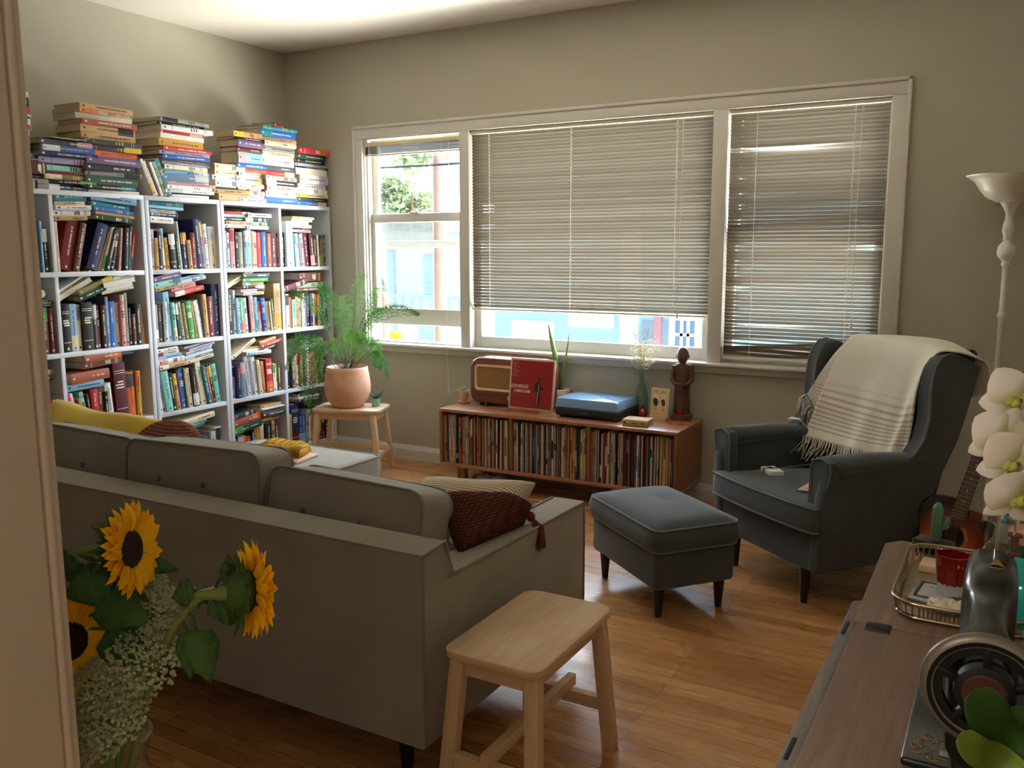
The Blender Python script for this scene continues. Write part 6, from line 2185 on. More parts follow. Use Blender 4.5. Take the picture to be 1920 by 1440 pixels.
b = B(); b.lathe([(0, 1.70), (.06, 1.704), (.105, 1.728), (.135, 1.765), (.155, 1.80), (.185, 1.822), (.195, 1.826), (.195, 1.83), (.183, 1.828), (.15, 1.806), (.13, 1.77), (.10, 1.735), (0, 1.712)], 48); obj('shade', b, M_shade, lp, smooth=70)

# ================================================================== GUITAR
M_body = None
mt, nt, out = newmat('sunburst_top')
p_ = N(nt, 'ShaderNodeBsdfPrincipled'); nt.links.new(p_.outputs[0], out.inputs[0])
p_.inputs['Roughness'].default_value = .38; p_.inputs['Specular IOR Level'].default_value = .3
tc = N(nt, 'ShaderNodeTexCoord'); mp_ = N(nt, 'ShaderNodeMapping'); nt.links.new(tc.outputs['Object'], mp_.inputs[0])
mp_.inputs['Location'].default_value = (0, 0, -.24 * 4.2); mp_.inputs['Scale'].default_value = (5.6, 0, 4.2)
ln_ = N(nt, 'ShaderNodeVectorMath', operation='LENGTH'); nt.links.new(mp_.outputs[0], ln_.inputs[0])
cr = N(nt, 'ShaderNodeValToRGB'); nt.links.new(ln_.outputs['Value'], cr.inputs[0])
e = cr.color_ramp.elements
e[0].position = .25; e[0].color = (*srgb(214, 122, 48), 1); e[1].position = 1.0; e[1].color = (*srgb(18, 10, 8), 1)
x_ = e.new(.7); x_.color = (*srgb(130, 56, 22), 1)
nt.links.new(cr.outputs[0], p_.inputs['Base Color'])
M_burst = mt
M_gside = wood('dark_guitar_side', srgb(60, 26, 16), srgb(30, 14, 10), 6, (1, 6, 6), rough=.25, coat=.4)
M_fret = wood('rosewood', srgb(92, 58, 42), srgb(62, 38, 28), 12, (8, 8, 1), rough=.5)
M_heel = wood('mahogany', srgb(120, 56, 38), srgb(92, 40, 28), 6, (6, 6, 1), rough=.35)
M_steel = pbr('steel_string', srgb(200, 196, 190), rough=.3, metal=1)
gd = Vector((.223, .20, .934)).normalized()
gy_ = (Vector((-.05, 1, 0)) - gd * gd.dot(Vector((-.05, 1, 0)))).normalized()
gx_ = gy_.cross(gd)
gt = thing('guitar', 'sunburst acoustic guitar standing upright behind the sewing table', 'guitar', (-.235, 3.80, 0))
gt.rotation_euler = Matrix(((gx_.x, gy_.x, gd.x), (gx_.y, gy_.y, gd.y), (gx_.z, gy_.z, gd.z))).to_euler()
half = [(0, .0), (.07, .004), (.13, .03), (.172, .075), (.188, .13), (.18, .19), (.148, .24), (.118, .285), (.113, .315), (.125, .36), (.14, .40), (.138, .44), (.115, .475), (.07, .495), (.03, .50)]
right = half[:12] + [(.128, .45), (.10, .448), (.07, .43), (.045, .44), (.03, .46), (.028, .50)]
outl = right + [(-x, z) for x, z in half[::-1] if x > 0] 
outl = [(x, z + .002) for x, z in outl]
b = B()
b.prism(outl, .004, .10, axis='y', bev=.003); obj('body', b, M_gside, gt, smooth=40)
b = B(); b.prism([(x * .985, .25 + (z - .25) * .985) for x, z in outl], 0, .0045, axis='y', bev=.0015); obj('soundboard', b, M_burst, gt, smooth=40)
b = B(); b.lathe([(0, 0), (.05, 0), (.05, .002), (0, .002)], 32, M=Matrix.Translation((0, .0005, .345)) @ Matrix.Rotation(PI / 2, 4, 'X')); obj('soundhole', b, pbr('soundhole_dark', srgb(26, 16, 10), rough=.9), gt)
b = B(); b.lathe([(.05, 0), (.064, 0), (.064, .0015), (.05, .0018), (.05, 0)], 40, M=Matrix.Translation((0, .0008, .345)) @ Matrix.Rotation(PI / 2, 4, 'X')); obj('rosette', b, wood('rosette_inlay', srgb(196, 130, 70), srgb(150, 90, 44), 30, (1, 1, 1), rough=.3), gt)
b = B(); b.loft([[Vector((s * w_, y, z)) for s, y in ((-1, -.006), (1, -.006), (.8, .02), (-.8, .02))] for z, w_ in ((.49, .028), (.7, .025), (.86, .022))]); obj('neck', b, M_heel, gt)
b = B(); b.loft([[Vector((s * w_, y, z)) for s, y in ((-1, -.012), (1, -.012), (1, -.004), (-1, -.004))] for z, w_ in ((.392, .029), (.6, .0265), (.86, .022))]); fb = obj('fretboard', b, M_fret, gt)
b = B()
for k in range(19):
    z = .86 - (.86 - .215) * (1 - 2 ** (-(k + 1) / 12))
    if z > .395: b.box(-.027, .027, -.0135, -.0115, z - .0008, z + .0008)
obj('fret', b, M_steel, fb, smooth=0)
b = B()
for z in (.50, .545, .595, .655, .73):
    b.sphere((0, -.0122, z), (.0035, .0008, .0035), 8, 6)
obj('inlay_dot', b, pbr('pearl_dot', srgb(220, 210, 196), rough=.3), fb)
b = B(); b.box(.03, .085, .006, .06, .40, .475, .012, 3); obj('heel_block', b, M_heel, gt)
b = B(); b.box(-.06, .06, -.009, 0, .145, .17, .003); obj('bridge', b, M_fret, gt)
b = B(); b.prism([(-.026, .86), (-.036, .90), (-.036, .99), (-.02, 1.01), (.02, 1.01), (.036, .99), (.036, .90), (.026, .86)], -.006, .012, axis='y', bev=.002); obj('headstock', b, pbr('black_headstock', srgb(40, 18, 14), rough=.25, coat=.4), gt)
for k in range(6):
    sx = -1 if k < 3 else 1; z = .905 + (k % 3) * .033
    b = B(); b.tube([(sx * .022, -.012, z), (sx * .022, .0, z)], .004, 8); b.sphere((sx * .047, .004, z), (.008, .004, .006), 8, 6); b.tube([(sx * .03, .004, z), (sx * .047, .004, z)], .002, 5); obj('tuning_peg', b, M_steel, gt)
    x0, x1 = -.021 + .0084 * k, -.017 + .0068 * k
    b = B(); b.tube([(x0, -.011, .158), (x1, -.0165, .86), (sx * .022 * .8, -.011, z)], .0007 + .0001 * (5 - k), 4); obj('string', b, M_steel, gt, smooth=180)

# ================================================================== SUNFLOWERS BY THE DOORWAY
M_petal = leafmat('sunflower_petal', srgb(255, 214, 30), srgb(252, 182, 8), rough=.6, trans=.3, scale=10)
M_disc = pbr('sunflower_disc', srgb(48, 24, 18), rough=.95, bump=1, bscale=300, var=.4, vscale=80)
M_sep = leafmat('sunflower_sepal', srgb(70, 100, 44), srgb(48, 76, 32), rough=.6, trans=.15)
M_sstem = pbr('sunflower_stem', srgb(110, 126, 62), rough=.7, var=.2)
M_sleaf = leafmat('sunflower_leaf', srgb(76, 112, 48), srgb(48, 84, 34), rough=.55, trans=.2, scale=9)
M_lace = leafmat('lace_flower', srgb(206, 208, 172), srgb(140, 152, 104), rough=.9, trans=.2, scale=120)
M_lstem = pbr('lace_stem', srgb(112, 134, 78), rough=.7)
DV_ = 1.24
VB = P(228, 1440, D=DV_)
VZ = P(235, 1405, D=DV_).z          # rim height of the vase
sd = thing('side_table', 'small dark side table under the sunflower vase by the doorway', 'table', (VB.x - .05, VB.y + .02, 0))
b = B(); b.lathe([(0, VZ - .29), (.15, VZ - .29), (.155, VZ - .282), (.15, VZ - .271), (0, VZ - .271)], 40); obj('tabletop', b, M_walnut, sd)
b = B(); b.lathe([(0, 0), (.11, 0), (.11, .015), (.03, .03), (.02, .06), (.018, VZ - .31), (.04, VZ - .289), (0, VZ - .289)], 24); obj('pedestal', b, M_dleg, sd)
VO = Vector((VB.x - .05, VB.y + .02, VZ - .2705))
M_vglass = thin_glass('vase_glass', (.96, .98, .97), ior=1.35)
vs_ = thing('vase', 'clear glass vase holding the sunflowers by the doorway', 'vase', VO)
b = B(); b.lathe([(0, 0), (.045, 0), (.055, .01), (.068, .06), (.072, .12), (.062, .18), (.05, .215), (.048, .235), (.054, .255), (.058, .27), (.054, .27), (.05, .255), (.045, .235), (.047, .215), (.059, .18), (.069, .12), (.065, .06), (.05, .012), (0, .008)], 40); obj('body', b, M_vglass, vs_, smooth=70)
b = B(); b.tube([(.046, 0, .262), (.062, .0, .25), (.066, 0, .235), (.058, 0, .222), (.049, 0, .22)], .004, 8); obj('handle', b, M_vglass, vs_, smooth=180)
b = B(); b.lathe([(0, .009), (.05, .014), (.064, .06), (.068, .12), (.065, .15), (0, .15)], 32); obj('water', b, thin_glass('water', (.86, .92, .86), ior=1.33), vs_, smooth=60)
neck = VO + Vector((0, 0, .25))
rg = random.Random(77)


def leaf_heart(b, base, tip, w, up=Vector((0, 0, 1)), curl=.15, n=10):
    base, tip = Vector(base), Vector(tip)
    d = tip - base
    L = d.length
    s = d.cross(up)
    if s.length < 1e-4: s = Vector((1, 0, 0))
    s.normalize()
    nn = s.cross(d).normalized()
    def f(u, v):
        ww = w * (math.sin(PI * min(1, v ** .6)) ** .8 if v < .999 else 0) * (1 - .25 * v)
        x = (u - .5) * 2
        return base + d * v + s * x * ww + nn * (curl * L * (-(v ** 2) + v * .4) - .25 * ww * abs(x) ** 1.5 + .006 * math.sin(v * 20) * abs(x))
    b.grid(f, 6, n, .0006)


def sunflower(label, c, facing, rad, stem_pts, leaves, droop=.2, n=30):
    o = thing('sunflower', label, 'flower', neck, 0, None)
    c = Vector(c) - neck
    fz = Vector(facing).normalized()
    fx = fz.cross(Vector((0, 0, 1))).normalized()
    fy = fx.cross(fz) * -1
    fy = fz.cross(fx)
    M4 = Matrix(((fx.x, fy.x, fz.x, c.x), (fx.y, fy.y, fz.y, c.y), (fx.z, fy.z, fz.z, c.z), (0, 0, 0, 1)))
    rd_ = rad * .42
    b = B(); b.lathe([(0, .004), (rd_ * .4, .006), (rd_ * .8, .009), (rd_, .004), (rd_ * 1.02, -.006), (0, -.008)], 28, M=M4); obj('disc', b, M_disc, o, smooth=180)
    pe = B()
    for layer, (k0, ln, zz) in enumerate(((0, 1.0, .0), (.5, .93, .005), (.25, .97, -.005))):
        for k in range(n if layer < 2 else n // 2):
            a = 2 * PI * (k + k0 + rg.uniform(-.25, .25)) / (n if layer < 2 else n // 2)
            L = (rad - rd_ * .85) * ln * rg.uniform(.82, 1.08)
            w_ = rad * .115 * rg.uniform(.85, 1.2)
            bend = rg.uniform(-.1, .55) + droop
            tw = rg.uniform(-.4, .4)
            def f(u, v, a=a, L=L, w_=w_, bend=bend, tw=tw, zz=zz):
                x = (u - .5) * 2
                r = rd_ * .85 + L * v
                ww = w_ * (math.sin(PI * min(.999, (v * .86 + .14)) ** .9)) ** .8
                z = zz + L * (.30 * v - bend * .5 * v * v) + ww * .3 * x * x + x * tw * ww
                return M4 @ Vector((r * math.cos(a) - x * ww * math.sin(a), r * math.sin(a) + x * ww * math.cos(a), z))
            pe.grid(f, 2, 6)
    obj('petals', pe, M_petal, o, smooth=180)
    b = B()
    b.lathe([(rd_ * .98, -.004), (rd_ * 1.05, -.012), (rd_ * .85, -.026), (.014, -.036), (0, -.036)], 24, M=M4)
    for k in range(22):
        a = 2 * PI * k / 22
        L = rad * .42 * rg.uniform(.8, 1.2)
        def f(u, v, a=a, L=L):
            x = (u - .5) * 2
            r = rd_ * (.75 + .3 * (k % 2)) + L * v
            return M4 @ Vector((r * math.cos(a) - x * .009 * (1 - v) * math.sin(a), r * math.sin(a) + x * .009 * (1 - v) * math.cos(a), -.018 + .3 * L * v - .45 * L * v * v))
        b.grid(f, 2, 4)
    obj('sepals', b, M_sep, o, smooth=180)
    sp_ = [Vector((0, 0, -.17))] + [Vector(q) - neck for q in stem_pts] + [M4 @ Vector((0, 0, -.07)), M4 @ Vector((0, 0, -.03))]
    b = B(); b.tube([bez(sp_, i / 28) for i in range(29)], [.0055] * 24 + [.006, .0065, .008, .010, .013], 10); obj('stem', b, M_sstem, o, smooth=180)
    for base, tip, w_, up, curl in leaves:
        b = B()
        base, tip = Vector(base) - neck, Vector(tip) - neck
        k0 = min((bez(sp_, i / 40) for i in range(41)), key=lambda z: (z - base).length)
        b.tube([k0, k0.lerp(base, .6) + Vector((0, 0, .008)), base], .0022, 6)
        leaf_heart(b, base, tip, w_, Vector(up), curl)
        obj('leaf', b, M_sleaf, o, smooth=180)
    return o


def D_(px, py, d): return P(px, py, D=d)


tocam = (CAMP - D_(245, 1040, 1.2)).normalized()
rt = _Rt
r2 = (rt - tocam * rt.dot(tocam)).normalized()
upv = Vector((0, 0, 1))
sunflower('topmost sunflower, its dark centre turned toward the armchair', D_(240, 1030, 1.19), tocam * .5 + r2 * .86 + upv * .05, .066,
          [D_(200, 1380, 1.23), D_(150, 1180, 1.24), D_(150, 1085, 1.24), D_(175, 1052, 1.225)],
          [(D_(150, 1090, 1.22), D_(118, 1030, 1.22), .016, tocam, .2), (D_(205, 1085, 1.2), D_(120, 1120, 1.17), .034, tocam, .3), (D_(270, 1055, 1.24), D_(338, 1068, 1.25), .014, tocam, .1), (D_(185, 1120, 1.2), D_(270, 1165, 1.17), .035, tocam, .2), (D_(205, 1030, 1.21), D_(206, 985, 1.19), .007, tocam, .0)], droop=.1)
sunflower('sunflower leaning furthest out of the vase, seen from the side', D_(470, 1108, 1.19), r2 * .97 - tocam * .26 + upv * .06, .068,
          [D_(255, 1390, 1.23), D_(300, 1230, 1.22), D_(360, 1135, 1.21), D_(405, 1108, 1.20)],
          [(D_(440, 1130, 1.19), D_(390, 1150, 1.17), .030, tocam, .3), (D_(420, 1085, 1.19), D_(428, 1040, 1.19), .008, tocam, .1), (D_(368, 1180, 1.2), D_(395, 1280, 1.18), .026, tocam, .25), (D_(352, 1185, 1.21), D_(358, 1275, 1.2), .018, tocam, .1), (D_(385, 1105, 1.22), D_(372, 1140, 1.24), .018, tocam, .2), (D_(365, 1110, 1.21), D_(322, 1122, 1.2), .024, tocam, .3)], droop=.25)
sunflower('sunflower half hidden by the door jamb', D_(126, 1203, 1.20), tocam * .9 + r2 * .45, .068,
          [D_(190, 1390, 1.23), D_(150, 1290, 1.23), D_(135, 1240, 1.23)],
          [(D_(200, 1180, 1.22), D_(270, 1240, 1.2), .036, tocam, .2), (D_(210, 1140, 1.22), D_(300, 1150, 1.22), .03, tocam, .2)], droop=.05)
# lace-cap filler flowers
for k, (px, py, d, r) in enumerate(((292, 1140, 1.24, .042), (262, 1085, 1.26, .036), (268, 1238, 1.20, .052), (190, 1285, 1.19, .046), (205, 1345, 1.18, .044), (175, 1385, 1.19, .040), (325, 1150, 1.27, .022), (165, 1310, 1.23, .042), (235, 1300, 1.22, .040), (195, 1100, 1.26, .036))):
    c = D_(px, py, d) - neck
    o = thing('lace_flower', f'pale green lace flower head, {ordw(k + 1)} of the filler in the vase', 'flower', neck, 0, 'lace flowers in the sunflower vase')
    o['label'] = ['pale lace flower between the two upper sunflowers', 'pale lace flower peeking up behind the topmost sunflower', 'broadest pale lace flower, low in front of the bouquet', 'pale lace flower under the half-hidden sunflower', 'pale lace flower low over the vase rim', 'lowest pale lace flower beside the jamb, above the vase', 'smallest pale lace flower behind the leaning stem', 'pale lace flower close to the jamb below the sunflower', 'pale lace flower right above the vase mouth', 'pale lace flower behind the topmost sunflower leaves'][k]
    b = B(); b.tube([bez([Vector((rg.uniform(-.02, .02), rg.uniform(-.02, .02), -.16)), Vector((c.x * .2, c.y * .2, .0)), c * .65, c], i / 12) for i in range(13)], .0018, 5)
    for j in range(16):
        a = 2 * PI * j / 16; q = .55 if j % 2 else .9
        b.tube([c - Vector((0, 0, .012)), c + Vector((math.cos(a) * r * q, math.sin(a) * r * q, -.006 * q))], .0007, 4)
    obj('stem', b, M_lstem, o, smooth=180)
    b = B()
    nax = (tocam * .6 + upv * .7).normalized()
    u1 = nax.cross(upv).normalized(); u2 = nax.cross(u1)
    for j in range(70):
        rr = r * math.sqrt((j + .5) / 70); a = j * 2.39996
        cc = c + u1 * rr * math.cos(a) + u2 * rr * math.sin(a) + nax * (.016 * (1 - (rr / r) ** 2) + rg.uniform(-.002, .002))
        for i in range(13):
            q = cc + Vector((rg.gauss(0, .0024), rg.gauss(0, .0024), rg.gauss(0, .0018)))
            s = rg.uniform(.0018, .003)
            e1 = Vector((rg.gauss(0, 1), rg.gauss(0, 1), rg.gauss(0, 1))).normalized(); e2 = e1.cross(nax).normalized()
            b.poly([q - e1 * s, q + e2 * s, q + e1 * s, q - e2 * s])
    obj('blossom', b, M_lace, o, smooth=0)
# ================================================================== SEWING TABLE
M_tt = wood('worn_brown_veneer', srgb(122, 94, 76), srgb(92, 66, 52), 6, (9, .8, 9), rough=.42, coat=.0, bump=.06)
M_tedge = wood('greyed_table_edge', srgb(128, 116, 110), srgb(92, 80, 74), 6, (9, .8, 9), rough=.3)
M_iron = pbr('black_cast_iron', srgb(24, 24, 24), rough=.5, metal=.4)
TZ = .775
to = Vector((.18, 1.5, 0))
tb = thing('sewing_table', 'worn brown wooden sewing table with a folded-out leaf along the wall', 'table', to)
def tbx(x0, x1, y0, y1, z0, z1, bev=.003):
    b = B(); b.box(x0 - to.x, x1 - to.x, y0 - to.y, y1 - to.y, z0, z1, bev); return b


obj('table_top', tbx(-.219, .60, .62, 1.718, TZ - .02, TZ, .004), M_tt, tb)
lf = B()
lf.prism([(-.225 - to.x, 1.722 - to.y), (.60 - to.x, 1.722 - to.y), (.60 - to.x, 2.285 - to.y), (-.20 - to.x, 2.285 - to.y), (-.232 - to.x, 2.245 - to.y)], TZ - .02, TZ, axis='z', bev=.004)
obj('table_leaf', lf, M_tt, tb)
q = P(1647, 1177, Z=TZ)
b = tbx(q.x - .022, q.x + .022, q.y - .022, q.y + .022, TZ - .001, TZ + .0006, .0004); b.tube([(q.x - .022 - to.x, q.y - to.y, TZ), (q.x + .022 - to.x, q.y - to.y, TZ)], .0028, 8); obj('hinge', b, pbr('dark_hinge_iron', srgb(40, 34, 30), rough=.4, metal=.8), tb)
q2 = q.x + .42
b = tbx(q2 - .022, q2 + .022, q.y - .022, q.y + .022, TZ - .001, TZ + .0006, .0004); obj('hinge', b, M_iron, tb)
fa = tbx(-.274, -.216, .62, 2.045, .655, .70, .018)
fp_ = obj('front_panel', fa, M_tedge, tb)
for py in (1.86, 1.34):
    obj('slot', tbx(-.262, -.254, py - .035, py + .035, .6995, .7012, .0008), M_iron, fp_)
obj('front_moulding', tbx(-.226, -.212, .62, 1.70, .70, .754, .004), M_tedge, tb)
obj('apron', tbx(-.215, .58, .66, 1.70, .58, TZ - .0205, .004), M_tt, tb)
for x in (-.17, .53):
    for y in (.72, 1.62):
        b = B(); b.tube([(x - to.x, y - to.y, 0), (x - to.x, y - to.y, .58)], [.02, .028], 14); obj('leg', b, M_dleg, tb)
b = B(); b.beam((.18 - to.x, 1.66 - to.y, .60), (.18 - to.x, 2.2 - to.y, TZ - .021), .03, .02); obj('leaf_bracket', b, M_iron, tb)

# ------------------------------------------------------------------ sewing machine
mt, nt, out = newmat('black_japanned_enamel')
p_ = N(nt, 'ShaderNodeBsdfPrincipled'); nt.links.new(p_.outputs[0], out.inputs[0])
p_.inputs['Base Color'].default_value = (*srgb(20, 20, 20), 1); p_.inputs['Roughness'].default_value = .3; p_.inputs['Coat Weight'].default_value = .12
p_.inputs['Specular IOR Level'].default_value = .35
M_jap = mt
M_web = pbr('black_wheel_enamel', srgb(16, 14, 14), rough=.45, spec=.3)
M_gold = pbr('gold_decal', srgb(142, 108, 48), rough=.5, metal=.4)
M_chrome = pbr('chrome', srgb(200, 200, 200), rough=.12, metal=1)
M_wheelrim = pbr('worn_nickel_rim', srgb(112, 104, 90), rough=.42, metal=.5)
SM = Vector((.006, 1.38, TZ))
sm = thing('sewing_machine', 'antique black sewing machine with a handwheel and gold decals set in the table', 'sewing machine', SM)
def L_(x, y, z): return Vector((x, y, z)) - SM
b = B(); b.box(-.092 - SM.x, .10 - SM.x, 1.242 - SM.y, 1.60 - SM.y, .0006, .013, .005, 3); bed = obj('bed', b, M_jap, sm)
b = B()
rg = random.Random(6)
for k in range(26):
    cx, cy_ = rg.uniform(-.075, -.03), rg.uniform(1.255, 1.32)
    r = rg.uniform(.004, .012); a0 = rg.uniform(0, 6)
    pts = [Vector((cx + r * (1 - t / 14) * math.cos(a0 + t * .45) - SM.x, cy_ + r * (1 - t / 14) * math.sin(a0 + t * .45) - SM.y, .0134)) for t in range(11)]
    b.tube(pts, .0008, 4)
obj('gold_scrollwork', b, M_gold, bed, smooth=180)
b = B(); b.box(-.045 - SM.x, -.02 - SM.x, 1.27 - SM.y, 1.30 - SM.y, .013, .0145, .0006); obj('slide_plate', b, pbr('dull_steel', srgb(110, 110, 112), rough=.3, metal=1), bed)
# arm: pillar, waist and head, one casting
b = B()
def sec(y, xw, z0, z1, cx=0.0, r=.4):
    pts = []
    for k in range(20):
        a = 2 * PI * k / 20
        c_, s_ = math.cos(a), math.sin(a)
        x = math.copysign(abs(c_) ** .55, c_) * xw / 2; z = (z0 + z1) / 2 + math.copysign(abs(s_) ** .55, s_) * (z1 - z0) / 2
        pts.append(Vector((x + cx - SM.x, y - SM.y, z - TZ)))
    return pts


b.loft([sec(1.205, .05, .905, .965), sec(1.212, .075, .89, .985), sec(1.235, .085, .80, .992), sec(1.27, .07, .795, .99), sec(1.30, .056, .86, .984), sec(1.34, .048, .90, .98), sec(1.40, .048, .915, .98), sec(1.43, .06, .90, .99), sec(1.445, .074, .87, 1.0), sec(1.50, .077, .86, 1.006), sec(1.56, .076, .86, 1.006), sec(1.568, .062, .87, .998)])
arm = obj('arm', b, M_jap, sm, smooth=60)
b = B(); b.box(-.03 - SM.x, .03 - SM.x, 1.235 - SM.y, 1.285 - SM.y, .012, .06, .008); obj('pillar_foot', b, M_jap, sm)
b = B(); b.tube([L_(0, 1.50, .865), L_(0, 1.50, .80)], .006, 10); b.box(-.008, .012, 1.49 - SM.y, 1.515 - SM.y, .016, .022, .002); obj('presser_bar', b, M_chrome, sm)
b = B(); b.prism([(-.011, 1.472 - SM.y), (0.0, 1.512 - SM.y), (.011, 1.472 - SM.y), (.004, 1.479 - SM.y), (-.004, 1.479 - SM.y)], .2308, .2316, axis='z'); b.prism([(-.010, 1.468 - SM.y), (.010, 1.468 - SM.y), (.010, 1.465 - SM.y), (-.010, 1.465 - SM.y)], .2306, .2314, axis='z'); obj('gold_emblem', b, M_gold, arm)
for x in (-.006, .018):
    b = B(); b.tube([L_(x + .01, 1.545, 1.0), L_(x + .01, 1.545, 1.07)], .0028, 8); obj('spool_pin', b, M_chrome, sm)
b = B(); b.lathe([(0, 0), (.011, 0), (.011, .004), (.006, .006), (.006, .028), (.011, .03), (.011, .034), (0, .034)], 14, c=L_(.028, 1.545, 1.006)); obj('bobbin', b, M_fret, sm)
# handwheel
wc = L_(.003, 1.186, .936)
MW = Matrix.Translation(wc) @ Matrix.Rotation(PI / 2, 4, 'X')
b = B(); b.lathe([(.058, -.008), (.064, -.010), (.073, -.007), (.0755, 0), (.073, .007), (.064, .010), (.058, .008), (.0575, 0), (.058, -.008)], 56, M=MW); hw = obj('handwheel', b, M_wheelrim, sm, smooth=60)
b = B(); b.lathe([(.0605, .0101), (.0655, .0108), (.0655, .0095), (.0605, .0095)], 56, M=MW)
b.lathe([(0, -.012), (.034, -.012), (.036, 0), (.034, .012), (.02, .016), (0, .016)], 36, M=MW)
for k in range(5):
    a = 2 * PI * k / 5 + .3
    b.beam(wc + Vector((math.cos(a) * .03, 0, math.sin(a) * .03)), wc + Vector((math.cos(a) * .061, 0, math.sin(a) * .061)), .010, .014, up=(0, 1, 0), bev=.002)
b.lathe([(.048, -.006), (.059, -.006), (.059, .006), (.048, .006), (.048, -.006)], 48, M=MW)
obj('wheel_web', b, M_web, hw, smooth=40)
b = B(); b.lathe([(0, .0165), (.024, .0165), (.027, .013), (.027, .008)], 32, M=MW); obj('clutch_knob', b, pbr('oxblood_knob', srgb(70, 30, 24), rough=.5), hw)
b = B(); b.tube([wc + Vector((0, .01, 0)), wc + Vector((0, .04, 0))], .016, 16); obj('axle', b, M_jap, sm)
b = B(); b.lathe([(.012, 0), (.02, .006), (.02, .012), (.012, .016), (.012, 0)], 20, M=Matrix.Translation(L_(.058, 1.235, .82)) @ Matrix.Rotation(PI / 2, 4, 'Y')); obj('bobbin_winder', b, M_chrome, sm)

# ------------------------------------------------------------------ silver tray and what lies in it
M_silver = pbr('tarnished_silver', srgb(196, 180, 156), rough=.22, metal=1, var=.25, vscale=12)
M_trayin = pbr('engraved_tray_floor', srgb(170, 156, 128), rough=.4, metal=.7, var=.35, vscale=30)
ty0, ty1, tx0, tx1 = 1.765, 2.165, -.170, .09
tr_ = thing('tray', 'oval-cornered silver gallery tray on the folded-out table leaf', 'tray', ((tx0 + tx1) / 2, (ty0 + ty1) / 2, TZ))
hx, hy = (tx1 - tx0) / 2, (ty1 - ty0) / 2
def o2(i, z): return [Vector((x, y, z)) for x, y in rr2(-hx + i, hx - i, -hy + i, hy - i, max(.01, .055 - i))]


b = B(); b.loft([o2(.012, .006), o2(.010, .004), o2(.012, .004)], cap=False); b.face([b.v(p) for p in o2(.012, .0062)]); b.face([b.v(p) for p in o2(.012, .004)[::-1]]); obj('tray_floor', b, M_trayin, tr_, smooth=30)
b = B(); b.tube(o2(.002, .037), .0035, 6, closed=True); b.tube(o2(.011, .0065), .003, 6, closed=True); obj('rim', b, M_silver, tr_, smooth=180)
b = B()
A_o, B_o = o2(.011, .007), o2(.003, .036)
per = []
for k in range(len(A_o)):
    k2 = (k + 1) % len(A_o)
    n_ = max(1, int((A_o[k2] - A_o[k]).length / .0075))
    for j in range(n_): per.append((A_o[k].lerp(A_o[k2], j / n_), B_o[k].lerp(B_o[k2], j / n_)))
for p0, p1 in per: b.tube([p0, p0.lerp(p1, .5), p1], [.0022, .0013, .0022], 4, cap=False)
b.loft([[p0.lerp(p1, .0) for p0, p1 in per], [p0.lerp(p1, .2) for p0, p1 in per]], cap=False)
b.loft([[p0.lerp(p1, .8) for p0, p1 in per], [p0.lerp(p1, 1) for p0, p1 in per]], cap=False)
obj('gallery', b, M_silver, tr_, smooth=60)
for (x, y) in ((-.09, -.16), (.09, -.16), (-.09, .16), (.09, .16)):
    b = B(); b.sphere((x, y, .003), (.008, .008, .003), 8, 6); obj('foot', b, M_silver, tr_)
TF = TZ + .0066
q = P(1752, 1068, Z=TF)
b = B(); b.box(-.04, .055, -.03, .03, 0, .016, .002)
bx = thing('wooden_box', 'small flat wooden box at the back of the silver tray', 'box', (q.x + .012, q.y, TF), R(-4))
obj('body', b, M_pinex, bx)
q = P(1745, 1118, Z=TF)
fr2 = thing('metal_frame', 'small pewter picture frame lying flat in the silver tray', 'frame', (q.x + .01, q.y + .012, TF), R(-6))
b = B(); b.box(-.045, .045, -.06, .06, 0, .007, .002); obj('backing', b, pbr('pewter', srgb(140, 140, 138), rough=.35, metal=.8), fr2)
b = B()
for a in ((-.036, -.032, -.045, .045), (.032, .036, -.045, .045), (-.036, .036, .042, .046), (-.036, .036, -.046, -.042)): b.box(a[0], a[1], a[2], a[3], .0065, .0085)
obj('inner_border', b, pbr('dark_pewter', srgb(70, 70, 70), rough=.4, metal=.8), fr2)
b = B(); b.box(-.03, .03, -.04, .04, .007, .0078); b.tube([(-.012 + .006 * math.cos(t), .018 + .008 * math.sin(t), .0082) for t in [k * .5 for k in range(10)]], .001, 4); obj('picture', b, pbr('silvery_card', srgb(176, 178, 176), rough=.4), fr2)
q = P(1780, 1105, Z=TF + .008)
gl = thing('tumbler', 'cut glass tumbler with a ruby red bowl standing in the silver tray', 'glass', (q.x + .004, q.y - .022, TF + .0088))
b = B(); b.lathe([(0, 0), (.025, 0), (.027, .004), (.026, .014), (.0275, .02), (.0275, .024), (0, .02)], 28); obj('foot', b, pbr('crystal', (.6, .6, .62), rough=.08, spec=.9, trans=.55), gl, smooth=50)
b = B()
def flt(r, z): return [Vector((r * (1 + .025 * math.cos(14 * a)) * math.cos(a), r * (1 + .025 * math.cos(14 * a)) * math.sin(a), z)) for a in [2 * PI * k / 84 for k in range(84)]]
b.loft([flt(.027, .022), flt(.0285, .03), flt(.031, .06), flt(.0325, .082), flt(.0305, .082), flt(.0285, .06), flt(.0255, .032)], cap=False)
b.face([b.v(p) for p in flt(.0255, .032)])
obj('bowl', b, pbr('ruby_glass', srgb(150, 8, 22), rough=.1, spec=.8, trans=.55), gl, smooth=50)
q = P(1765, 1143, Z=TF)
b = B()
rg = random.Random(13)
b.grid(lambda u, v: ((u - .5) * .09, (v - .5) * .05, .006 + .012 * abs(math.sin(u * 11 + v * 5)) * math.sin(PI * v) + .006 * math.sin(u * 23 - v * 17) * math.sin(PI * u)), 26, 14, .001)
tag(obj('napkin', b, pbr('cream_paper', srgb(210, 198, 172), rough=.9), loc=(q.x + .02, q.y, TF + .003), smooth=50), 'crumpled cream paper napkin at the front of the silver tray', 'napkin')

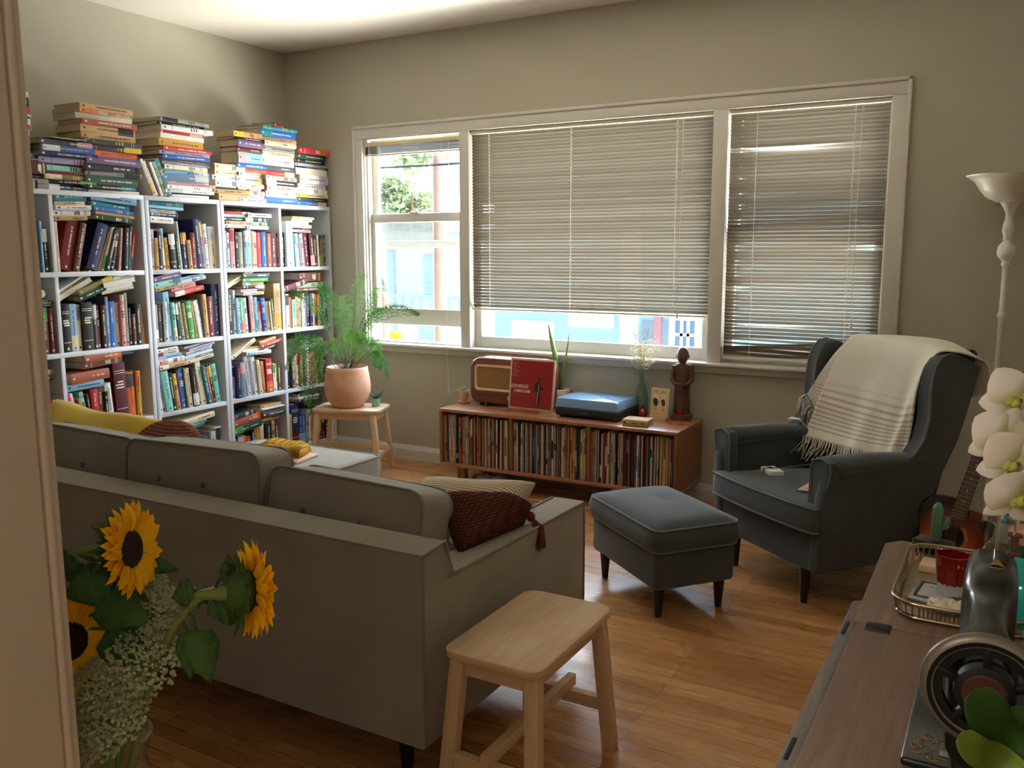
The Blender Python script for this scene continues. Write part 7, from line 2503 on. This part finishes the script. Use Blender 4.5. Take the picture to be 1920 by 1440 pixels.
# glass cactus on a wooden block behind the tray
q = P(1752, 1026, Z=TZ)
cb = thing('wood_block', 'small dark wooden block standing behind the silver tray', 'block', (q.x, 2.235, TZ), R(-20))
b = B(); b.box(-.04, .04, -.025, .025, 0, .028, .002); obj('block', b, M_dleg, cb)
b = B(); b.box(-.0405, -.0395, -.024, .024, .002, .026); obj('cream_end', b, M_cream, cb)  # thin cream sheet over the left end of the dark block
cc = thing('cactus_figurine', 'little green glass cactus standing on the wooden block', 'figurine', (q.x + .004, 2.235, TZ + .0281))
M_cac = pbr('green_glass', srgb(96, 140, 108), rough=.15, trans=.35)
b = B(); b.loft([[Vector((r * (1 + .12 * math.cos(8 * a)) * math.cos(a), r * (1 + .12 * math.cos(8 * a)) * math.sin(a), z)) for a in [2 * PI * k / 48 for k in range(48)]] for z, r in ((0, .009), (.02, .011), (.06, .0125), (.08, .0105), (.09, .005), (.092, .001))]); obj('trunk', b, M_cac, cc, smooth=60)
b = B(); b.tube([(.008, 0, .03), (.018, 0, .032), (.021, 0, .04), (.021, 0, .06)], .0055, 10); obj('branch', b, M_cac, cc, smooth=180)

# teal jar with string lights
jl = P(1882, 1100, Y=1.86)
jr = .052
jz1 = P(1900, 998, Y=1.83).z
jar = thing('jar', 'teal glass jar filled with tiny warm string lights', 'jar', (jl.x + jr + .002, 1.86, TZ))
jh = jz1 - TZ
M_teal = thin_glass('teal_glass', (.03, .50, .44), ior=1.5, rough=.02)
M_tealin = pbr('teal_paper_lining', srgb(26, 150, 136), rough=.6)
b = B(); b.lathe([(0, 0), (jr - .004, 0), (jr, .006), (jr, jh * .74), (jr - .003, jh * .76), (jr - .006, jh * .76), (jr - .004, jh * .73), (jr - .004, .01), (0, .006)], 40); obj('body', b, M_tealin, jar, smooth=50)
b = B(); b.lathe([(jr - .004, jh * .762), (jr, jh * .765), (jr, jh * .9), (jr - .003, jh * .9), (jr - .005, jh * .765)], 40); obj('neck', b, thin_glass('jar_neck_glass', (.7, .9, .85), ior=1.5), jar, smooth=50)
b = B(); b.lathe([(0, jh * .9), (jr + .002, jh * .9), (jr + .002, jh * .985), (jr - .002, jh), (0, jh)], 40); obj('lid', b, pbr('copper_lid', srgb(186, 126, 84), rough=.35, metal=.3), jar, smooth=40)
M_fairy = emit('fairy_light', (1.0, .72, .35), 9)
b = B()
rg = random.Random(8)
for k in range(16):
    a = rg.uniform(PI * .9, PI * 1.75); z = rg.uniform(.012, jh * .68)
    b.sphere((math.cos(a) * (jr + .0012), math.sin(a) * (jr + .0012), z), .0013, 6, 4)
obj('string_light', b, M_fairy, jar, smooth=180)
# chrome-stoppered bottle
q = P(1884, 960, Y=2.12)
bt = thing('bottle', 'clear glass bottle with a round silver stopper behind the teal jar', 'bottle', (q.x, 2.12, TZ))
bz = P(1880, 975, Y=2.10).z - TZ
b = B(); b.lathe([(0, .003), (.03, 0), (.034, .006), (.035, bz * .72), (.03, bz * .9), (.028, bz), (.025, bz), (.028, bz * .88), (.032, bz * .7), (.031, .01), (0, .008)], 32); obj('body', b, thin_glass('bottle_glass', (.92, .95, .93), ior=1.5), bt, smooth=60)
b = B(); b.lathe([(.029, bz - .006), (.030, bz + .012), (.028, bz + .02), (.031, bz + .026), (.03, bz + .045), (.022, bz + .062), (.01, bz + .07), (.006, bz + .078), (.008, bz + .09), (0, bz + .094)], 32); obj('stopper', b, M_chrome, bt, smooth=50)
b = B(); b.lathe([(0, .009), (.03, .012), (.031, bz * .5), (0, bz * .5)], 28); obj('liquid', b, thin_glass('amber_oil', (.75, .5, .25), ior=1.4), bt, smooth=60)

# ================================================================== ORCHID
mt, nt, out = newmat('white_orchid_petal')
p_ = N(nt, 'ShaderNodeBsdfPrincipled'); p_.inputs['Roughness'].default_value = .5; p_.inputs['Specular IOR Level'].default_value = .3
at = N(nt, 'ShaderNodeAttribute', attribute_name='Col'); nt.links.new(at.outputs[0], p_.inputs['Base Color'])
tl_ = N(nt, 'ShaderNodeBsdfTranslucent'); nt.links.new(at.outputs[0], tl_.inputs[0])
mx = N(nt, 'ShaderNodeMixShader'); mx.inputs[0].default_value = .3
nt.links.new(p_.outputs[0], mx.inputs[1]); nt.links.new(tl_.outputs[0], mx.inputs[2]); nt.links.new(mx.outputs[0], out.inputs[0])
M_opet = mt
M_olip = leafmat('yellow_green_orchid_lip', srgb(200, 196, 104), srgb(150, 160, 60), rough=.5, trans=.2)
M_ocol = pbr('orchid_throat', srgb(110, 30, 40), rough=.5)
M_oleaf = leafmat('orchid_leaf', srgb(64, 96, 40), srgb(44, 74, 30), rough=.3, trans=.12, scale=6)
M_oleaf2 = leafmat('young_orchid_leaf', srgb(128, 146, 50), srgb(100, 124, 40), rough=.3, trans=.2, scale=6)
M_ost = pbr('orchid_stem', srgb(96, 110, 52), rough=.5)
OP = Vector((.115, 1.045, TZ))
oc = thing('potted_orchid', 'white orchid with broad green leaves beside the sewing machine', 'plant', OP)
b = B(); b.lathe([(0, 0), (.038, 0), (.042, .006), (.052, .085), (.056, .088), (.056, .10), (.05, .10), (.047, .085), (0, .085)], 32); obj('pot', b, pbr('rose_ceramic', srgb(176, 110, 92), rough=.4), oc)
b = B(); b.lathe([(.048, .086), (0, .092)], 20); obj('bark', b, M_soil, oc)
def strap(pts, w, mat, cup=.25):
    b = B()
    def f(u, v):
        p_ = bez(pts, v); t_ = (bez(pts, min(1, v + .02)) - bez(pts, max(0, v - .02))).normalized()
        s_ = t_.cross(-_F).normalized(); n_ = s_.cross(t_)
        x = (u - .5) * 2
        ww = w * (min(1, (v + .12) * 2.2) ** .6) * (1 - max(0, (v - .55) / .45) ** 2.4) ** .5
        return p_ + s_ * x * ww + n_ * (x * x * ww * cup)
    b.grid(f, 8, 18, .0012)
    return obj('leaf', b, mat, oc, smooth=180)


def oD(px, py, d): return P(px, py, D=d) - OP
lb = Vector((0, 0, .09))
strap([lb, oD(1900, 1420, 1.03), oD(1850, 1340, 1.0), oD(1826, 1292, .99)], .026, M_oleaf)
strap([lb, oD(1880, 1430, 1.02), oD(1832, 1408, .99), oD(1800, 1374, .98)], .018, M_oleaf2)
strap([lb, oD(1915, 1400, 1.06), oD(1910, 1350, 1.06), oD(1908, 1322, 1.06)], .014, M_oleaf)
strap([lb, Vector((.06, .02, .13)), Vector((.12, .04, .15)), Vector((.16, .06, .12))], .022, M_oleaf)
sp = [lb, Vector((.06, -.01, .25)), Vector((.075, .02, .42)), oD(1960, 690, 1.12), oD(1925, 760, 1.12), oD(1918, 850, 1.11), oD(1905, 905, 1.10)]
b = B(); b.tube([bez(sp, i / 50) for i in range(51)], .0024, 8); obj('flower_stem', b, M_ost, oc, smooth=180)


def orchid_flower(px, py, d, face, size, roll):
    c = oD(px, py, d)
    fz = Vector(face).normalized(); fx = fz.cross(upv).normalized(); fy = fx.cross(fz)
    fy = fz.cross(fx) * -1
    M4 = Matrix(((fx.x, fy.x, fz.x, c.x), (fx.y, fy.y, fz.y, c.y), (fx.z, fy.z, fz.z, c.z), (0, 0, 0, 1))) @ Matrix.Rotation(roll, 4, 'Z')
    b = B()
    for a, L, W in ((0.15, 1.0, .62), (PI - .15, 1.0, .62), (PI / 2, .95, .36), (-PI / 2 - .65, .95, .34), (-PI / 2 + .65, .95, .34)):
        def f(u, v, a=a, L=L, W=W):
            x = (u - .5) * 2
            ww = W * size * (math.sin(PI * min(.999, .06 + v * .94) ** (.75 if W > .5 else .9))) ** .65
            r = size * L * v
            z = -.10 * size * v * v + .06 * size * math.sin(v * 3) - x * x * ww * .18
            return M4 @ Vector((r * math.cos(a) - x * ww * math.sin(a), r * math.sin(a) + x * ww * math.cos(a), z + (.003 if W > .5 else 0)))
        rows = [[b.v(f(i / 8, j / 12)) for j in range(13)] for i in range(9)]
        for j in range(12):
            t = smooth(max(0, min(1, (j / 12 + .05) / .45)))
            b.col = tuple(lerp(p_c, q_c, t) for p_c, q_c in zip(srgb(186, 188, 112), srgb(226, 218, 206)))
            for i in range(8): b.face((rows[i][j], rows[i + 1][j], rows[i + 1][j + 1], rows[i][j + 1]))
    b.col = None
    fl = obj('flower', b, M_opet, oc, smooth=180)
    b = B()
    b.sphere((0, 0, 0), (size * .12, size * .16, size * .14), 10, 8, M=M4 @ Matrix.Translation((0, -size * .08, size * .12)))
    for s_ in (-1, 1): b.sphere((0, 0, 0), (size * .10, size * .16, size * .04), 8, 6, M=M4 @ Matrix.Translation((s_ * size * .14, -size * .16, size * .12)) @ Matrix.Rotation(s_ * .5, 4, 'Y'))
    obj('lip', b, M_olip, fl, smooth=180)
    b = B(); b.sphere((0, 0, 0), (size * .05, size * .07, size * .06), 8, 6, M=M4 @ Matrix.Translation((0, size * .02, size * .22))); obj('throat', b, M_ocol, fl, smooth=180)
    k0 = min((bez(sp, i / 60) for i in range(40, 61)), key=lambda z: (z - c).length)
    b = B(); b.tube([k0, k0.lerp(c, .5) + Vector((0, 0, .006)), c - fz * .004], .0014, 6); obj('pedicel', b, M_ost, fl, smooth=180)


tc2 = (CAMP - P(1870, 800, D=1.08)).normalized()
r3 = (_Rt - tc2 * _Rt.dot(tc2)).normalized()
orchid_flower(1902, 752, 1.07, tc2 * .8 + r3 * .55 - upv * .05, .046, .9)
orchid_flower(1878, 822, 1.06, tc2 * .8 + r3 * .5 - upv * .2, .044, .5)
orchid_flower(1898, 868, 1.05, tc2 * .8 + r3 * .5 - upv * .2, .045, .7)
orchid_flower(1912, 930, 1.05, tc2 * .75 + r3 * .45 - upv * .5, .048, .2)
orchid_flower(1955, 800, 1.09, tc2 * .8 + rt * .4, .045, .2)
